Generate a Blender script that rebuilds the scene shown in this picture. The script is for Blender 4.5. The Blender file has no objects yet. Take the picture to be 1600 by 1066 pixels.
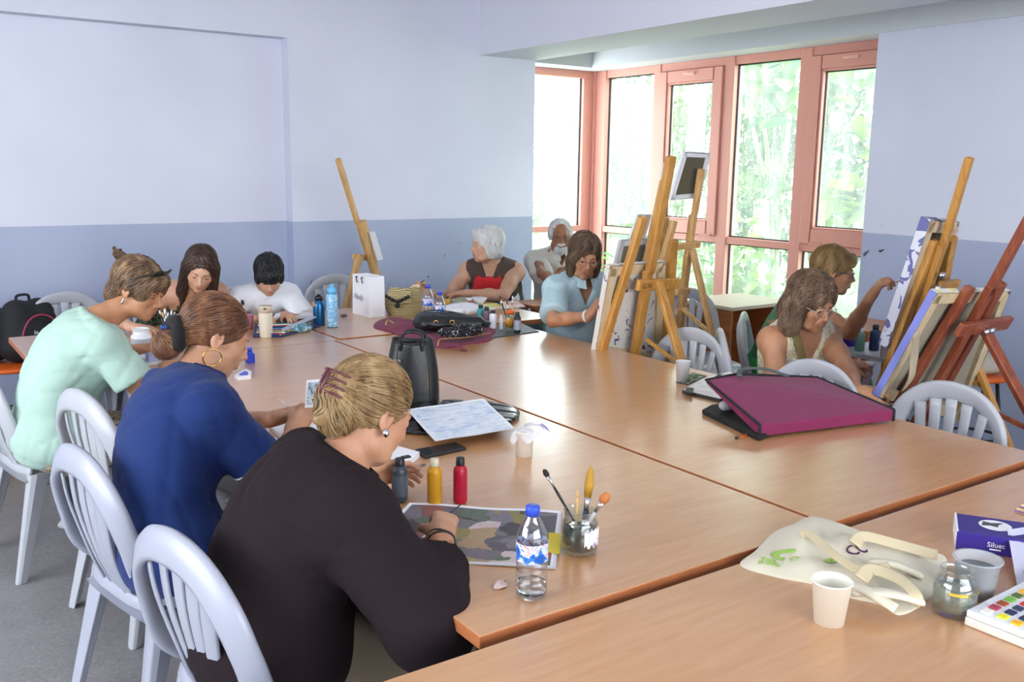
import bpy, bmesh, math, random
import numpy as np
from mathutils import Vector, Matrix, Euler

SC = bpy.context.scene
COL = SC.collection
random.seed(7)
PI = math.pi

# ------------------------------------------------------------------ camera
CR = np.array([0.82082786, -0.5710146, 0.01356299])
CU = np.array([0.09250479, 0.156332, 0.98336319])
CF = np.array([0.56363507, 0.80591726, -0.18114324])
FPX = 1465.9
EYE = np.array([0.0, 0.0, 1.62])
cam = bpy.data.cameras.new('camera')
cam.sensor_width = 36.0
cam.lens = FPX * 36.0 / 1600.0
cam.clip_end = 200
camo = bpy.data.objects.new('camera', cam)
camo.matrix_world = Matrix(((CR[0], CU[0], -CF[0], EYE[0]), (CR[1], CU[1], -CF[1], EYE[1]),
                            (CR[2], CU[2], -CF[2], EYE[2]), (0, 0, 0, 1)))
COL.objects.link(camo)
SC.camera = camo

# ------------------------------------------------------------------ exposure, world, sun, lights
SC.view_settings.view_transform = 'Standard'
SC.view_settings.look = 'None'
SC.view_settings.gamma = 1.0
SC.view_settings.use_curve_mapping = False
SC.view_settings.exposure = 0.26
try:
    SC.cycles.max_bounces = 7
    SC.cycles.diffuse_bounces = 4
    SC.cycles.glossy_bounces = 3
    SC.cycles.transparent_max_bounces = 12
    SC.cycles.transmission_bounces = 6
    SC.cycles.caustics_reflective = False
    SC.cycles.caustics_refractive = False
    SC.cycles.sample_clamp_indirect = 6.0
except Exception:
    pass
world = bpy.data.worlds.new('sky')
SC.world = world
world.use_nodes = True
wn = world.node_tree
wn.nodes.clear()
w_out = wn.nodes.new('ShaderNodeOutputWorld')
w_bg = wn.nodes.new('ShaderNodeBackground')
w_bg.inputs['Color'].default_value = (0.92, 0.97, 1.0, 1)
w_bg.inputs['Strength'].default_value = 9.0
wn.links.new(w_bg.outputs[0], w_out.inputs[0])

def light(name, kind, loc, rot, energy, color=(1, 1, 1), size=1.0, size_y=None, angle=None):
    l = bpy.data.lights.new(name, kind)
    l.energy = energy
    l.color = color
    if kind == 'AREA':
        l.size = size
        if size_y:
            l.shape = 'RECTANGLE'
            l.size_y = size_y
    if angle is not None:
        l.angle = angle
    o = bpy.data.objects.new(name, l)
    o.location = loc
    o.rotation_euler = rot
    COL.objects.link(o)
    return o

# sun from behind the building: it lights the garden and never reaches indoors
light('sun', 'SUN', (2, -2, 9), (math.radians(36), 0, math.radians(-52)), 4.5, (1.0, 0.96, 0.88), angle=0.02)
# daylight entering through the glazed bay (skylight just outside the panes)
for (nm, lc, rt, sx_, sy_) in (('bay_portal', (5.97, 5.45, 1.3), (0, math.radians(90), 0), 2.5, 3.3), ('bay_end_portal', (5.2, 7.17, 1.3), (math.radians(-90), 0, 0), 1.15, 2.5)):
    light(nm, 'AREA', lc, rt, 1, size=sx_, size_y=sy_).data.cycles.is_portal = True
# windows of the wall behind the photographer, then two added fill lamps
light('rear_window_daylight', 'AREA', (1.2, -2.9, 1.9), (math.radians(84), 0, 0), 24, (0.98, 0.98, 1.0), 4.5, 1.8)
light('left_fill_light', 'AREA', (-2.9, 2.6, 1.9), (0, math.radians(-84), 0), 14, (0.97, 0.98, 1.0), 1.8, 4.0)  # added fill from the left; the real room has no window there
light('ceiling_fill_light', 'AREA', (1.6, 3.0, 3.02), (0, 0, 0), 18, (1.0, 0.97, 0.93), 3.0, 3.0)  # added soft fill from above, not a ceiling fixture

# ------------------------------------------------------------------ helpers
def ray(px, py):
    return CR * (px - 800) + CU * (533 - py) + CF * FPX

def atz(px, py, z=0.75):
    """world point at height z seen at photograph pixel px, py"""
    d = ray(px, py)
    p = EYE + d * (z - EYE[2]) / d[2]
    return Vector(p)

def atx(px, py, x):
    d = ray(px, py)
    return Vector(EYE + d * (x / d[0]))

def aty(px, py, y):
    d = ray(px, py)
    return Vector(EYE + d * (y / d[1]))

def atd(px, py, t):
    return Vector(EYE + ray(px, py) / FPX * t)

def lin(c):
    """'#rrggbb' or 0-255 triple -> linear rgba"""
    if isinstance(c, str):
        c = [int(c[i:i + 2], 16) for i in (1, 3, 5)]
    out = []
    for v in c[:3]:
        v = v / 255.0
        out.append(v / 12.92 if v <= 0.04045 else ((v + 0.055) / 1.055) ** 2.4)
    return (out[0], out[1], out[2], 1.0)

class NT:
    def __init__(s, name):
        s.m = bpy.data.materials.new(name)
        s.m.use_nodes = True
        s.t = s.m.node_tree
        s.b = s.t.nodes['Principled BSDF']
        s.o = s.t.nodes['Material Output']
    def n(s, kind, **kw):
        nd = s.t.nodes.new(kind)
        for k, v in kw.items():
            if k in nd.inputs.keys():
                nd.inputs[k].default_value = v
            else:
                setattr(nd, k, v)
        return nd
    def l(s, a, b):
        s.t.links.new(a, b)
    def coord(s, kind='Object', scale=(1, 1, 1), rot=(0, 0, 0), loc=(0, 0, 0)):
        tc = s.n('ShaderNodeTexCoord')
        mp = s.n('ShaderNodeMapping')
        mp.inputs['Scale'].default_value = scale
        mp.inputs['Rotation'].default_value = rot
        mp.inputs['Location'].default_value = loc
        s.l(tc.outputs[kind], mp.inputs['Vector'])
        return mp.outputs[0]
    def noise(s, vec, scale, detail=3, rough=0.5, dist=0.0):
        nd = s.n('ShaderNodeTexNoise')
        nd.inputs['Scale'].default_value = scale
        nd.inputs['Detail'].default_value = detail
        nd.inputs['Roughness'].default_value = rough
        nd.inputs['Distortion'].default_value = dist
        if vec is not None:
            s.l(vec, nd.inputs['Vector'])
        return nd
    def ramp(s, fac, stops, interp='LINEAR'):
        r = s.n('ShaderNodeValToRGB')
        r.color_ramp.interpolation = interp
        els = r.color_ramp.elements
        while len(els) < len(stops):
            els.new(0.5)
        for e, (p, c) in zip(els, stops):
            e.position = p
            e.color = lin(c) if not (isinstance(c, tuple) and len(c) == 4) else c
        s.l(fac, r.inputs[0])
        return r.outputs[0]
    def bump(s, h, strength=0.3, dist=0.01):
        b = s.n('ShaderNodeBump')
        b.inputs['Strength'].default_value = strength
        b.inputs['Distance'].default_value = dist
        s.l(h, b.inputs['Height'])
        s.l(b.outputs[0], s.b.inputs['Normal'])

MATS = {}
def mat(name, color, rough=0.5, metal=0.0, spec=0.5, var=0.0, vscale=8, bump=0.0, bscale=200, coat=0.0, sheen=0.0,
        sss=0.0, trans=0.0, ior=1.45, alpha=1.0, emit=None, squash=(1, 1, 1)):
    if name in MATS:
        return MATS[name]
    k = NT(name)
    b = k.b
    c = lin(color)
    b.inputs['Base Color'].default_value = c
    b.inputs['Roughness'].default_value = rough
    b.inputs['Metallic'].default_value = metal
    b.inputs['Specular IOR Level'].default_value = spec
    b.inputs['Coat Weight'].default_value = coat
    b.inputs['Coat Roughness'].default_value = 0.1
    b.inputs['Sheen Weight'].default_value = sheen
    b.inputs['Transmission Weight'].default_value = trans
    b.inputs['IOR'].default_value = ior
    b.inputs['Alpha'].default_value = alpha
    if sss:
        b.inputs['Subsurface Weight'].default_value = sss
        b.inputs['Subsurface Radius'].default_value = (0.9, 0.35, 0.2)
        b.inputs['Subsurface Scale'].default_value = 0.012
    if emit:
        b.inputs['Emission Color'].default_value = lin(color)
        b.inputs['Emission Strength'].default_value = emit
    if var or bump:
        v = k.coord('Object', squash)
    if var:
        nz = k.noise(v, vscale, 4)
        d = [max(0, x * (1 - var)) for x in c[:3]] + [1]
        e = [min(1, x * (1 + var * 0.6)) for x in c[:3]] + [1]
        col = k.ramp(nz.outputs[0], [(0.3, tuple(d)), (0.7, tuple(e))])
        k.l(col, b.inputs['Base Color'])
    if bump:
        nb = k.noise(v, bscale, 2)
        k.bump(nb.outputs[0], bump, 0.004)
    MATS[name] = k.m
    return k.m

def tube_frames(path, closed=False):
    P = [Vector(p) for p in path]
    n = len(P)
    T = []
    for i in range(n):
        a = P[(i - 1) % n] if (closed or i > 0) else P[i]
        b = P[(i + 1) % n] if (closed or i < n - 1) else P[i]
        d = b - a
        T.append(d.normalized() if d.length > 1e-9 else Vector((0, 0, 1)))
    up = Vector((0, 0, 1)) if abs(T[0].z) < 0.9 else Vector((0, 1, 0))
    N = (up - T[0] * up.dot(T[0])).normalized()
    fr = []
    for i in range(n):
        N = (N - T[i] * N.dot(T[i]))
        if N.length < 1e-6:
            N = T[i].orthogonal()
        N.normalize()
        fr.append((P[i], T[i], N, T[i].cross(N)))
    return fr

def catmull(pts, per=6, closed=False):
    P = [Vector(p) for p in pts]
    n = len(P)
    out = []
    rng = n if closed else n - 1
    for i in range(rng):
        p0 = P[(i - 1) % n] if (closed or i > 0) else P[0] * 2 - P[1]
        p1 = P[i]
        p2 = P[(i + 1) % n]
        p3 = P[(i + 2) % n] if (closed or i + 2 < n) else P[-1] * 2 - P[-2]
        for j in range(per):
            t = j / per
            out.append(0.5 * ((2 * p1) + (p2 - p0) * t + (2 * p0 - 5 * p1 + 4 * p2 - p3) * t * t + (3 * p1 - p0 - 3 * p2 + p3) * t ** 3))
    if not closed:
        out.append(P[-1])
    return out

class G:
    """collects geometry for one mesh"""
    def __init__(s):
        s.v = []; s.f = []; s.mi = []; s.sm = []; s.cur = 0; s.X = None
    def add(s, vs, fs, smooth=False):
        o = len(s.v)
        if s.X is not None:
            vs = [s.X @ Vector(p) for p in vs]
        s.v.extend([tuple(p) for p in vs])
        for f in fs:
            s.f.append(tuple(i + o for i in f)); s.mi.append(s.cur); s.sm.append(smooth)
        return s
    def box(s, c, d, R=None, taper=1.0):
        vs = []
        for z in (-.5, .5):
            t = taper if z > 0 else 1.0
            for x, y in ((-.5, -.5), (.5, -.5), (.5, .5), (-.5, .5)):
                p = Vector((x * d[0] * t, y * d[1] * t, z * d[2]))
                if R is not None:
                    p = R @ p
                vs.append(p + Vector(c))
        return s.add(vs, [(3, 2, 1, 0), (4, 5, 6, 7), (0, 1, 5, 4), (1, 2, 6, 5), (2, 3, 7, 6), (3, 0, 4, 7)])
    def beam(s, a, b, w, t, up=(0, 0, 1)):
        a = Vector(a); b = Vector(b); T = (b - a).normalized(); U = Vector(up)
        S = T.cross(U).normalized(); U = S.cross(T)
        vs = []
        for p in (a, b):
            for x, y in ((-.5, -.5), (.5, -.5), (.5, .5), (-.5, .5)):
                vs.append(p + S * (x * w) + U * (y * t))
        return s.add(vs, [(3, 2, 1, 0), (4, 5, 6, 7), (0, 1, 5, 4), (1, 2, 6, 5), (2, 3, 7, 6), (3, 0, 4, 7)])
    def tube(s, path, r, n=8, closed=False, caps=True, flat=1.0):
        fr = tube_frames(path, closed)
        m = len(fr)
        rs = r if isinstance(r, (list, tuple)) else [r] * m
        vs = []
        for (p, T, N, B), rr in zip(fr, rs):
            for k in range(n):
                a = 2 * PI * k / n
                vs.append(p + N * (math.cos(a) * rr * flat) + B * (math.sin(a) * rr))
        fs = []
        for i in range(m if closed else m - 1):
            j = (i + 1) % m
            for k in range(n):
                l = (k + 1) % n
                fs.append((i * n + k, i * n + l, j * n + l, j * n + k))
        if caps and not closed:
            fs.append(tuple(reversed(range(n))))
            fs.append(tuple(range((m - 1) * n, m * n)))
        return s.add(vs, fs, True)
    def lathe(s, prof, n=24, c=(0, 0, 0), ax=None):
        vs = []; fs = []
        c = Vector(c)
        for (r, z) in prof:
            for k in range(n):
                a = 2 * PI * k / n
                p = Vector((r * math.cos(a), r * math.sin(a), z))
                if ax is not None:
                    p = ax @ p
                vs.append(p + c)
        m = len(prof)
        for i in range(m - 1):
            for k in range(n):
                l = (k + 1) % n
                fs.append((i * n + k, i * n + l, (i + 1) * n + l, (i + 1) * n + k))
        if prof[0][0] > 1e-5:
            fs.append(tuple(reversed(range(n))))
        if prof[-1][0] > 1e-5:
            fs.append(tuple(range((m - 1) * n, m * n)))
        return s.add(vs, fs, True)
    def prism(s, poly, z0, z1, smooth=False):
        n = len(poly)
        vs = [(x, y, z0) for x, y in poly] + [(x, y, z1) for x, y in poly]
        fs = [tuple(reversed(range(n))), tuple(range(n, 2 * n))]
        for i in range(n):
            j = (i + 1) % n
            fs.append((i, j, n + j, n + i))
        return s.add(vs, fs, smooth)
    def sweep(s, pts, normals, widths, th, smooth=True):
        """ribbon with rounded section: pts path, normals across-thickness direction, widths"""
        n = len(pts)
        vs = []; K = 8
        for i in range(n):
            a = pts[max(0, i - 1)]; b = pts[min(n - 1, i + 1)]
            T = (Vector(b) - Vector(a)).normalized()
            N = Vector(normals[i] if isinstance(normals, list) else normals)
            N = (N - T * N.dot(T)).normalized()
            W = T.cross(N)
            w = widths[i] if isinstance(widths, list) else widths
            t = th[i] if isinstance(th, list) else th
            for (x, y) in ((-.5, -.22), (-.36, -.5), (.36, -.5), (.5, -.22), (.5, .22), (.36, .5), (-.36, .5), (-.5, .22)):
                vs.append(Vector(pts[i]) + W * (x * w) + N * (y * t))
        fs = []
        for i in range(n - 1):
            for k in range(K):
                l = (k + 1) % K
                fs.append((i * K + k, i * K + l, (i + 1) * K + l, (i + 1) * K + k))
        fs.append(tuple(reversed(range(K))))
        fs.append(tuple(range((n - 1) * K, n * K)))
        return s.add(vs, fs, smooth)
    def grid(s, fn, nu, nv, smooth=True, thick=0.0, closed_u=False):
        vs = [Vector(fn(i / nu, j / nv)) for i in range(nu + 1) for j in range(nv + 1)]
        W = nv + 1
        fs = [(i * W + j, (i + 1) * W + j, (i + 1) * W + j + 1, i * W + j + 1) for i in range(nu) for j in range(nv)]
        if thick:
            nn = [Vector((0, 0, 0)) for _ in vs]
            for f in fs:
                c = (vs[f[2]] - vs[f[0]]).cross(vs[f[3]] - vs[f[1]])
                for k in f:
                    nn[k] += c
            lo = [v - (n_.normalized() if n_.length > 1e-12 else Vector((0, 0, 1))) * thick for v, n_ in zip(vs, nn)]
            o = len(vs)
            fs2 = fs + [tuple(reversed([k + o for k in f])) for f in fs]
            ring = [i * W for i in range(nu + 1)] + [nu * W + j for j in range(1, W)] + [i * W + nv for i in range(nu - 1, -1, -1)] + [j for j in range(nv - 1, 0, -1)]
            for a, b in zip(ring, ring[1:] + ring[:1]):
                fs2.append((a, a + o, b + o, b)[::-1])
            return s.add(vs + lo, fs2, smooth)
        return s.add(vs, fs, smooth)
    def ball(s, c, r, n=12, m=8, R=None):
        c = Vector(c)
        if not isinstance(r, (tuple, list)):
            r = (r, r, r)
        vs = []
        for i in range(m + 1):
            ph = PI * i / m
            for k in range(n):
                a = 2 * PI * k / n
                p = Vector((r[0] * math.sin(ph) * math.cos(a), r[1] * math.sin(ph) * math.sin(a), -r[2] * math.cos(ph)))
                if R is not None:
                    p = R @ p
                vs.append(p + c)
        fs = []
        for i in range(m):
            for k in range(n):
                l = (k + 1) % n
                fs.append((i * n + k, i * n + l, (i + 1) * n + l, (i + 1) * n + k))
        return s.add(vs, fs, True)
    def mesh(s, name, mats):
        me = bpy.data.meshes.new(name)
        me.from_pydata(s.v, [], s.f)
        if not isinstance(mats, (list, tuple)):
            mats = [mats]
        for m in mats:
            me.materials.append(m)
        me.polygons.foreach_set('use_smooth', s.sm)
        me.polygons.foreach_set('material_index', s.mi)
        me.update()
        return me

def clean(me, dist=1e-5):
    bm = bmesh.new(); bm.from_mesh(me)
    bmesh.ops.remove_doubles(bm, verts=bm.verts, dist=dist)
    bmesh.ops.recalc_face_normals(bm, faces=bm.faces)
    bm.to_mesh(me); bm.free()

def text_part(parent, body, size, M, m, ext=.0003, al='LEFT', shear=0.0, name='lettering', line=.9):
    fc = bpy.data.curves.new('tmp_text', 'FONT'); fc.body = body; fc.size = size; fc.extrude = ext; fc.align_x = al; fc.shear = shear; fc.space_line = line; fc.resolution_u = 4
    tmp = bpy.data.objects.new('tmp_text', fc)
    me = bpy.data.meshes.new_from_object(tmp); me.name = name
    bpy.data.objects.remove(tmp); bpy.data.curves.remove(fc)
    me.transform(M); me.materials.clear(); me.materials.append(m)
    o = bpy.data.objects.new(name, me); COL.objects.link(o); o.parent = parent
    return o

def part(name, g, mats, parent=None, loc=None, rot=None, bevel=0.0, seg=2, label=None, kind=None, weld=False, subsurf=0):
    me = g.mesh(name, mats) if isinstance(g, G) else g
    if weld:
        clean(me)
    o = bpy.data.objects.new(name, me)
    COL.objects.link(o)
    if parent is not None:
        o.parent = parent
    if loc is not None:
        o.location = loc
    if rot is not None:
        o.rotation_euler = rot
    if bevel:
        b = o.modifiers.new('bevel', 'BEVEL'); b.width = bevel; b.segments = seg; b.limit_method = 'ANGLE'; b.angle_limit = math.radians(40)
        b.harden_normals = False
    if subsurf:
        b = o.modifiers.new('subsurf', 'SUBSURF'); b.levels = subsurf; b.render_levels = subsurf
    if label:
        o['label'] = label
    if kind:
        o['kind'] = kind
    return o

def thing(name, label, cat, loc=(0, 0, 0), rz=0.0, group=None, rot=None):
    o = bpy.data.objects.new(name, None)
    o.empty_display_size = 0.05
    COL.objects.link(o)
    o.location = loc
    o.rotation_euler = rot if rot is not None else (0, 0, rz)
    o['label'] = label
    o['category'] = cat
    if group:
        o['group'] = group
    return o

def tag(o, label, cat, group=None, kind=None):
    o['label'] = label; o['category'] = cat
    if group: o['group'] = group
    if kind: o['kind'] = kind
    return o

def struct(name, g, mats, parent=None, bevel=0.0, label=None):
    o = part(name, g, mats, parent, bevel=bevel)
    if parent is None:
        o['kind'] = 'structure'
    if label:
        o['label'] = label
    return o

def dup(root, loc, rz, label, group=None):
    r = root.copy(); COL.objects.link(r); r.location = loc; r.rotation_euler = (0, 0, rz); r['label'] = label
    if group: r['group'] = group
    for ch in list(root.children):
        c = ch.copy(); COL.objects.link(c); c.parent = r
        for gch in ch.children:
            d = gch.copy(); COL.objects.link(d); d.parent = c
    return r

def RZ(a):
    return Matrix.Rotation(a, 3, 'Z')
def RX(a):
    return Matrix.Rotation(a, 3, 'X')
def RY(a):
    return Matrix.Rotation(a, 3, 'Y')
def zto(d):
    return Vector(d).to_track_quat('Z', 'Y').to_matrix()
# ------------------------------------------------------------------ room materials
def wall_mat():
    k = NT('painted_wall')
    v = k.coord('Object')
    sx = k.n('ShaderNodeSeparateXYZ'); k.l(v, sx.inputs[0])
    n1 = k.noise(v, 1.3, 4)
    mad = k.n('ShaderNodeMath', operation='MULTIPLY_ADD'); k.l(n1.outputs[0], mad.inputs[0]); mad.inputs[1].default_value = 0.006; k.l(sx.outputs[2], mad.inputs[2])
    gt = k.n('ShaderNodeMath', operation='GREATER_THAN'); k.l(mad.outputs[0], gt.inputs[0]); gt.inputs[1].default_value = 1.228
    up = k.ramp(n1.outputs[0], [(0.3, '#c4c6d7'), (0.7, '#cdcfde')])
    lo = k.ramp(n1.outputs[0], [(0.3, '#98a1bc'), (0.7, '#a3abc5')])
    mx = k.n('ShaderNodeMix', data_type='RGBA')
    k.l(gt.outputs[0], mx.inputs['Factor']); k.l(lo, mx.inputs['A']); k.l(up, mx.inputs['B'])
    k.l(mx.outputs['Result'], k.b.inputs['Base Color'])
    k.b.inputs['Roughness'].default_value = 0.55
    nb = k.noise(v, 60, 3)
    k.bump(nb.outputs[0], 0.12, 0.003)
    return k.m
M_WALL = wall_mat()
M_CEIL = mat('ceiling_paint', '#aeb0b6', 0.7, var=0.03, vscale=1)
M_LINTEL = mat('lintel_paint', '#c4c8cc', 0.6, var=0.03, vscale=1.2)
M_BEAM = mat('beam_paint', '#cfd0de', 0.6, var=0.02, vscale=1.2)

def floor_mat():
    k = NT('grey_terrazzo')
    v = k.coord('Object')
    n1 = k.noise(v, 3.0, 5, 0.6)
    n2 = k.n('ShaderNodeTexVoronoi'); n2.inputs['Scale'].default_value = 110; k.l(v, n2.inputs['Vector'])
    base = k.ramp(n1.outputs[0], [(0.3, '#727072'), (0.55, '#827f82'), (0.75, '#918f91')])
    sp = k.ramp(n2.outputs['Color'], [(0.0, '#5b595a'), (0.25, '#8b898a'), (0.8, '#9f9d9e'), (1.0, '#bdbbbc')])
    mx = k.n('ShaderNodeMix', data_type='RGBA'); mx.inputs['Factor'].default_value = 0.35
    k.l(base, mx.inputs['A']); k.l(sp, mx.inputs['B'])
    k.l(mx.outputs['Result'], k.b.inputs['Base Color'])
    k.b.inputs['Roughness'].default_value = 0.42
    return k.m
M_FLOOR = floor_mat()

def wood_mat(name, cols, rough=0.4, scale=(2, 18, 18), nscale=3.0, coat=0.0, bump=0.05):
    k = NT(name)
    v = k.coord('Object', scale=scale)
    n1 = k.noise(v, nscale, 5, 0.55, 0.6)
    c = k.ramp(n1.outputs[0], [(0.25, cols[0]), (0.5, cols[1]), (0.75, cols[2])])
    k.l(c, k.b.inputs['Base Color'])
    k.b.inputs['Roughness'].default_value = rough
    k.b.inputs['Coat Weight'].default_value = coat
    k.b.inputs['Coat Roughness'].default_value = 0.12
    if bump:
        k.bump(n1.outputs[0], bump, 0.004)
    return k.m

def table_mat(name, rot=0.0):
    k = NT(name)
    v = k.coord('Object', scale=(1.0, 9, 9), rot=(0, 0, rot))
    v2 = k.coord('Object')
    n1 = k.noise(v, 5.0, 6, 0.6, 0.4)
    n2 = k.noise(v2, 1.6, 4, 0.6)
    n3 = k.noise(v2, 7.0, 5, 0.65)
    c = k.ramp(n1.outputs[0], [(0.3, '#bf8b5d'), (0.5, '#c59264'), (0.7, '#cb9a6e')])
    k.l(c, k.b.inputs['Base Color'])
    rr = k.n('ShaderNodeMapRange'); k.l(n3.outputs[0], rr.inputs['Value']); rr.inputs['To Min'].default_value = 0.24; rr.inputs['To Max'].default_value = 0.38
    k.l(rr.outputs[0], k.b.inputs['Roughness'])
    k.b.inputs['Specular IOR Level'].default_value = 1.0
    k.b.inputs['Coat Weight'].default_value = .8
    k.b.inputs['Coat Roughness'].default_value = .25
    k.bump(n2.outputs[0], 0.015, 0.02)
    return k.m
M_TABLE = table_mat('beech_laminate_along', PI / 2)
M_TABLE_X = table_mat('beech_laminate_across', 0)
M_EDGE = wood_mat('laminate_edge_band', ['#9c5a31', '#a9653a', '#b57142'], 0.45)
M_GAP = mat('table_underside', '#3a2618', 0.7)
M_FRAME = mat('salmon_aluminium', '#cc8f80', 0.42, spec=0.5, var=0.04, vscale=2)
M_GASKET = mat('black_gasket', '#23262a', 0.6)
M_STEEL = mat('table_leg_grey', '#85878c', 0.35, metal=0.6)
M_DARKLEG = mat('dark_panel', '#2c2a2c', 0.6)

def glass_mat(name='window_glass', dirt=0.09, tint=(0.93, 0.98, 0.96, 1), f0=.03, fk=.45, fp=4.0):
    k = NT(name)
    k.t.nodes.remove(k.b)
    tr = k.n('ShaderNodeBsdfTransparent'); tr.inputs[0].default_value = tint
    gl = k.n('ShaderNodeBsdfGlossy'); gl.inputs['Roughness'].default_value = 0.03
    df = k.n('ShaderNodeBsdfTranslucent'); df.inputs[0].default_value = (0.9, 0.95, 0.95, 1)
    lw = k.n('ShaderNodeLayerWeight'); lw.inputs['Blend'].default_value = .5
    pw = k.n('ShaderNodeMath', operation='POWER'); k.l(lw.outputs['Facing'], pw.inputs[0]); pw.inputs[1].default_value = fp
    fr = k.n('ShaderNodeMath', operation='MULTIPLY_ADD'); k.l(pw.outputs[0], fr.inputs[0]); fr.inputs[1].default_value = fk; fr.inputs[2].default_value = f0
    v = k.coord('Object', scale=(1, 3, 0.6))
    nz = k.noise(v, 2.2, 4, 0.6)
    mr = k.n('ShaderNodeMapRange'); k.l(nz.outputs[0], mr.inputs['Value'])
    mr.inputs['From Min'].default_value = 0.35; mr.inputs['From Max'].default_value = 0.75
    mr.inputs['To Min'].default_value = dirt * 0.5; mr.inputs['To Max'].default_value = dirt * 1.5
    m1 = k.n('ShaderNodeMixShader'); k.l(mr.outputs[0], m1.inputs[0]); k.l(tr.outputs[0], m1.inputs[1]); k.l(df.outputs[0], m1.inputs[2])
    m2 = k.n('ShaderNodeMixShader'); k.l(fr.outputs[0], m2.inputs[0]); k.l(m1.outputs[0], m2.inputs[1]); k.l(gl.outputs[0], m2.inputs[2])
    k.l(m2.outputs[0], k.o.inputs[0])
    return k.m
M_GLASS = glass_mat()

# ------------------------------------------------------------------ room shell
XL, XW, XF = -3.0, 5.6, 5.85
YN, YW, YB, YF = -3.0, 6.4, 6.8, 7.05
ZC, ZH, ZREC = 3.1, 2.52, 2.482
WEND = 4.67
def slab(name, x0, x1, y0, y1, z0, z1, m, **kw):
    g = G(); g.box(((x0 + x1) / 2, (y0 + y1) / 2, (z0 + z1) / 2), (x1 - x0, y1 - y0, z1 - z0))
    return struct(name, g, m, **kw)
slab('floor', XL - .2, XF + .1, YN - .2, YF + .1, -0.12, 0.0, M_FLOOR)
slab('ceiling', XL - .2, XF + .1, YN - .2, YF + .1, ZC, ZC + .15, M_CEIL)
g = G()
g.box(((2.56 + WEND) / 2, YW + .2, ZC / 2), (WEND - 2.56, .4, ZC))
g.box(((XL + 2.56) / 2, YW + .26, ZREC / 2), (2.56 - XL, .28, ZREC))
g.box(((XL + 2.56) / 2, YW + .2, (ZC + ZREC) / 2), (2.56 - XL, .4, ZC - ZREC))
struct('wall_back', g, M_WALL)
g = G()
g.box((XW + .17, (YN + 3.88) / 2, ZH / 2), (.34, 3.88 - YN, ZH))
struct('wall_right', g, M_WALL)
g = G()
g.box((XW + .165, (YN + YF) / 2, (ZC + ZH) / 2), (.37, YF - YN + .3, ZC - ZH))
g.box(((WEND + XW) / 2, YB + .17, (ZC + ZH) / 2), (XW - WEND - .02, .37, ZC - ZH))
struct('trim_lintel', g, M_LINTEL)
g = G(); g.box(((4.135 + WEND) / 2, (YN + YW) / 2, (ZC + 2.485) / 2), (WEND - 4.135, YW - YN, ZC - 2.485))
g.box(((WEND + 4.2) / 2, YW + .2, 2.9), (.47, .399, .39))
struct('trim_beam', g, M_BEAM)
# unseen left wall and wall behind the photographer; the rear one has a window, the left an added opening for light
g = G()
for (y0, y1, z0, z1) in ((YN, .4, 0, ZC), (4.8, YW + .4, 0, ZC), (.4, 4.8, 0, .95), (.4, 4.8, 2.75, ZC)):
    g.box((XL - .1, (y0 + y1) / 2, (z0 + z1) / 2), (.2, y1 - y0, z1 - z0))
struct('wall_left', g, M_WALL)
g = G()
for (x0, x1, z0, z1) in ((XL, -1.2, 0, ZC), (3.6, XW, 0, ZC), (-1.2, 3.6, 0, .95), (-1.2, 3.6, 2.8, ZC)):
    g.box(((x0 + x1) / 2, YN - .1, (z0 + z1) / 2), (x1 - x0, .2, z1 - z0))
struct('wall_front', g, M_WALL)

# marks on the walls (scuffs and dark dabs of paint)
def scuff(px, py, kind, sz, ang, c='#2e3138'):
    m = mat('wall_mark_' + c[1:], c, 0.7)
    p = atx(px, py, XW) if kind == 'x' else aty(px, py, YW)
    g = G()
    n = 10
    poly = []
    for i in range(n):
        a = 2 * PI * i / n
        rr = 1 + 0.25 * math.sin(a * 3 + px)
        poly.append((math.cos(a) * sz * rr, math.sin(a) * sz * .35 * rr))
    ca, sa = math.cos(ang), math.sin(ang)
    vs = []
    for d in (0.0005, 0.0015):
        for (a, b) in poly:
            u, w = a * ca - b * sa, a * sa + b * ca
            vs.append((p.x - d, p.y - u, p.z + w) if kind == 'x' else (p.x + u, p.y - d, p.z + w))
    fs = [tuple(range(n)), tuple(range(n, 2 * n))] + [(i, (i + 1) % n, n + (i + 1) % n, n + i) for i in range(n)]
    g.add(vs, fs)
    return g, m
wb = [o for o in COL.objects if o.name == 'wall_right'][0]
wk = [o for o in COL.objects if o.name == 'wall_back'][0]
for a in ((1377, 392, 'x', .022, .35), (1353, 396, 'x', .03, .8, '#4a5160'), (1379, 352, 'x', .008, .2, '#9a9fb0')):
    g, m = scuff(*a); part('paint_mark', g, m, wb)
for a in ((486, 441, 'y', .008, 1.2), (695, 400, 'y', .012, 1.4, '#6c7690'), (717, 380, 'y', .012, .2, '#7d86a0'), (89, 471, 'y', .012, 1.2, '#e9e9ee'), (457, 389, 'y', .01, .2, '#b0b4c4')):
    g, m = scuff(*a); part('paint_mark', g, m, wk)

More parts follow.
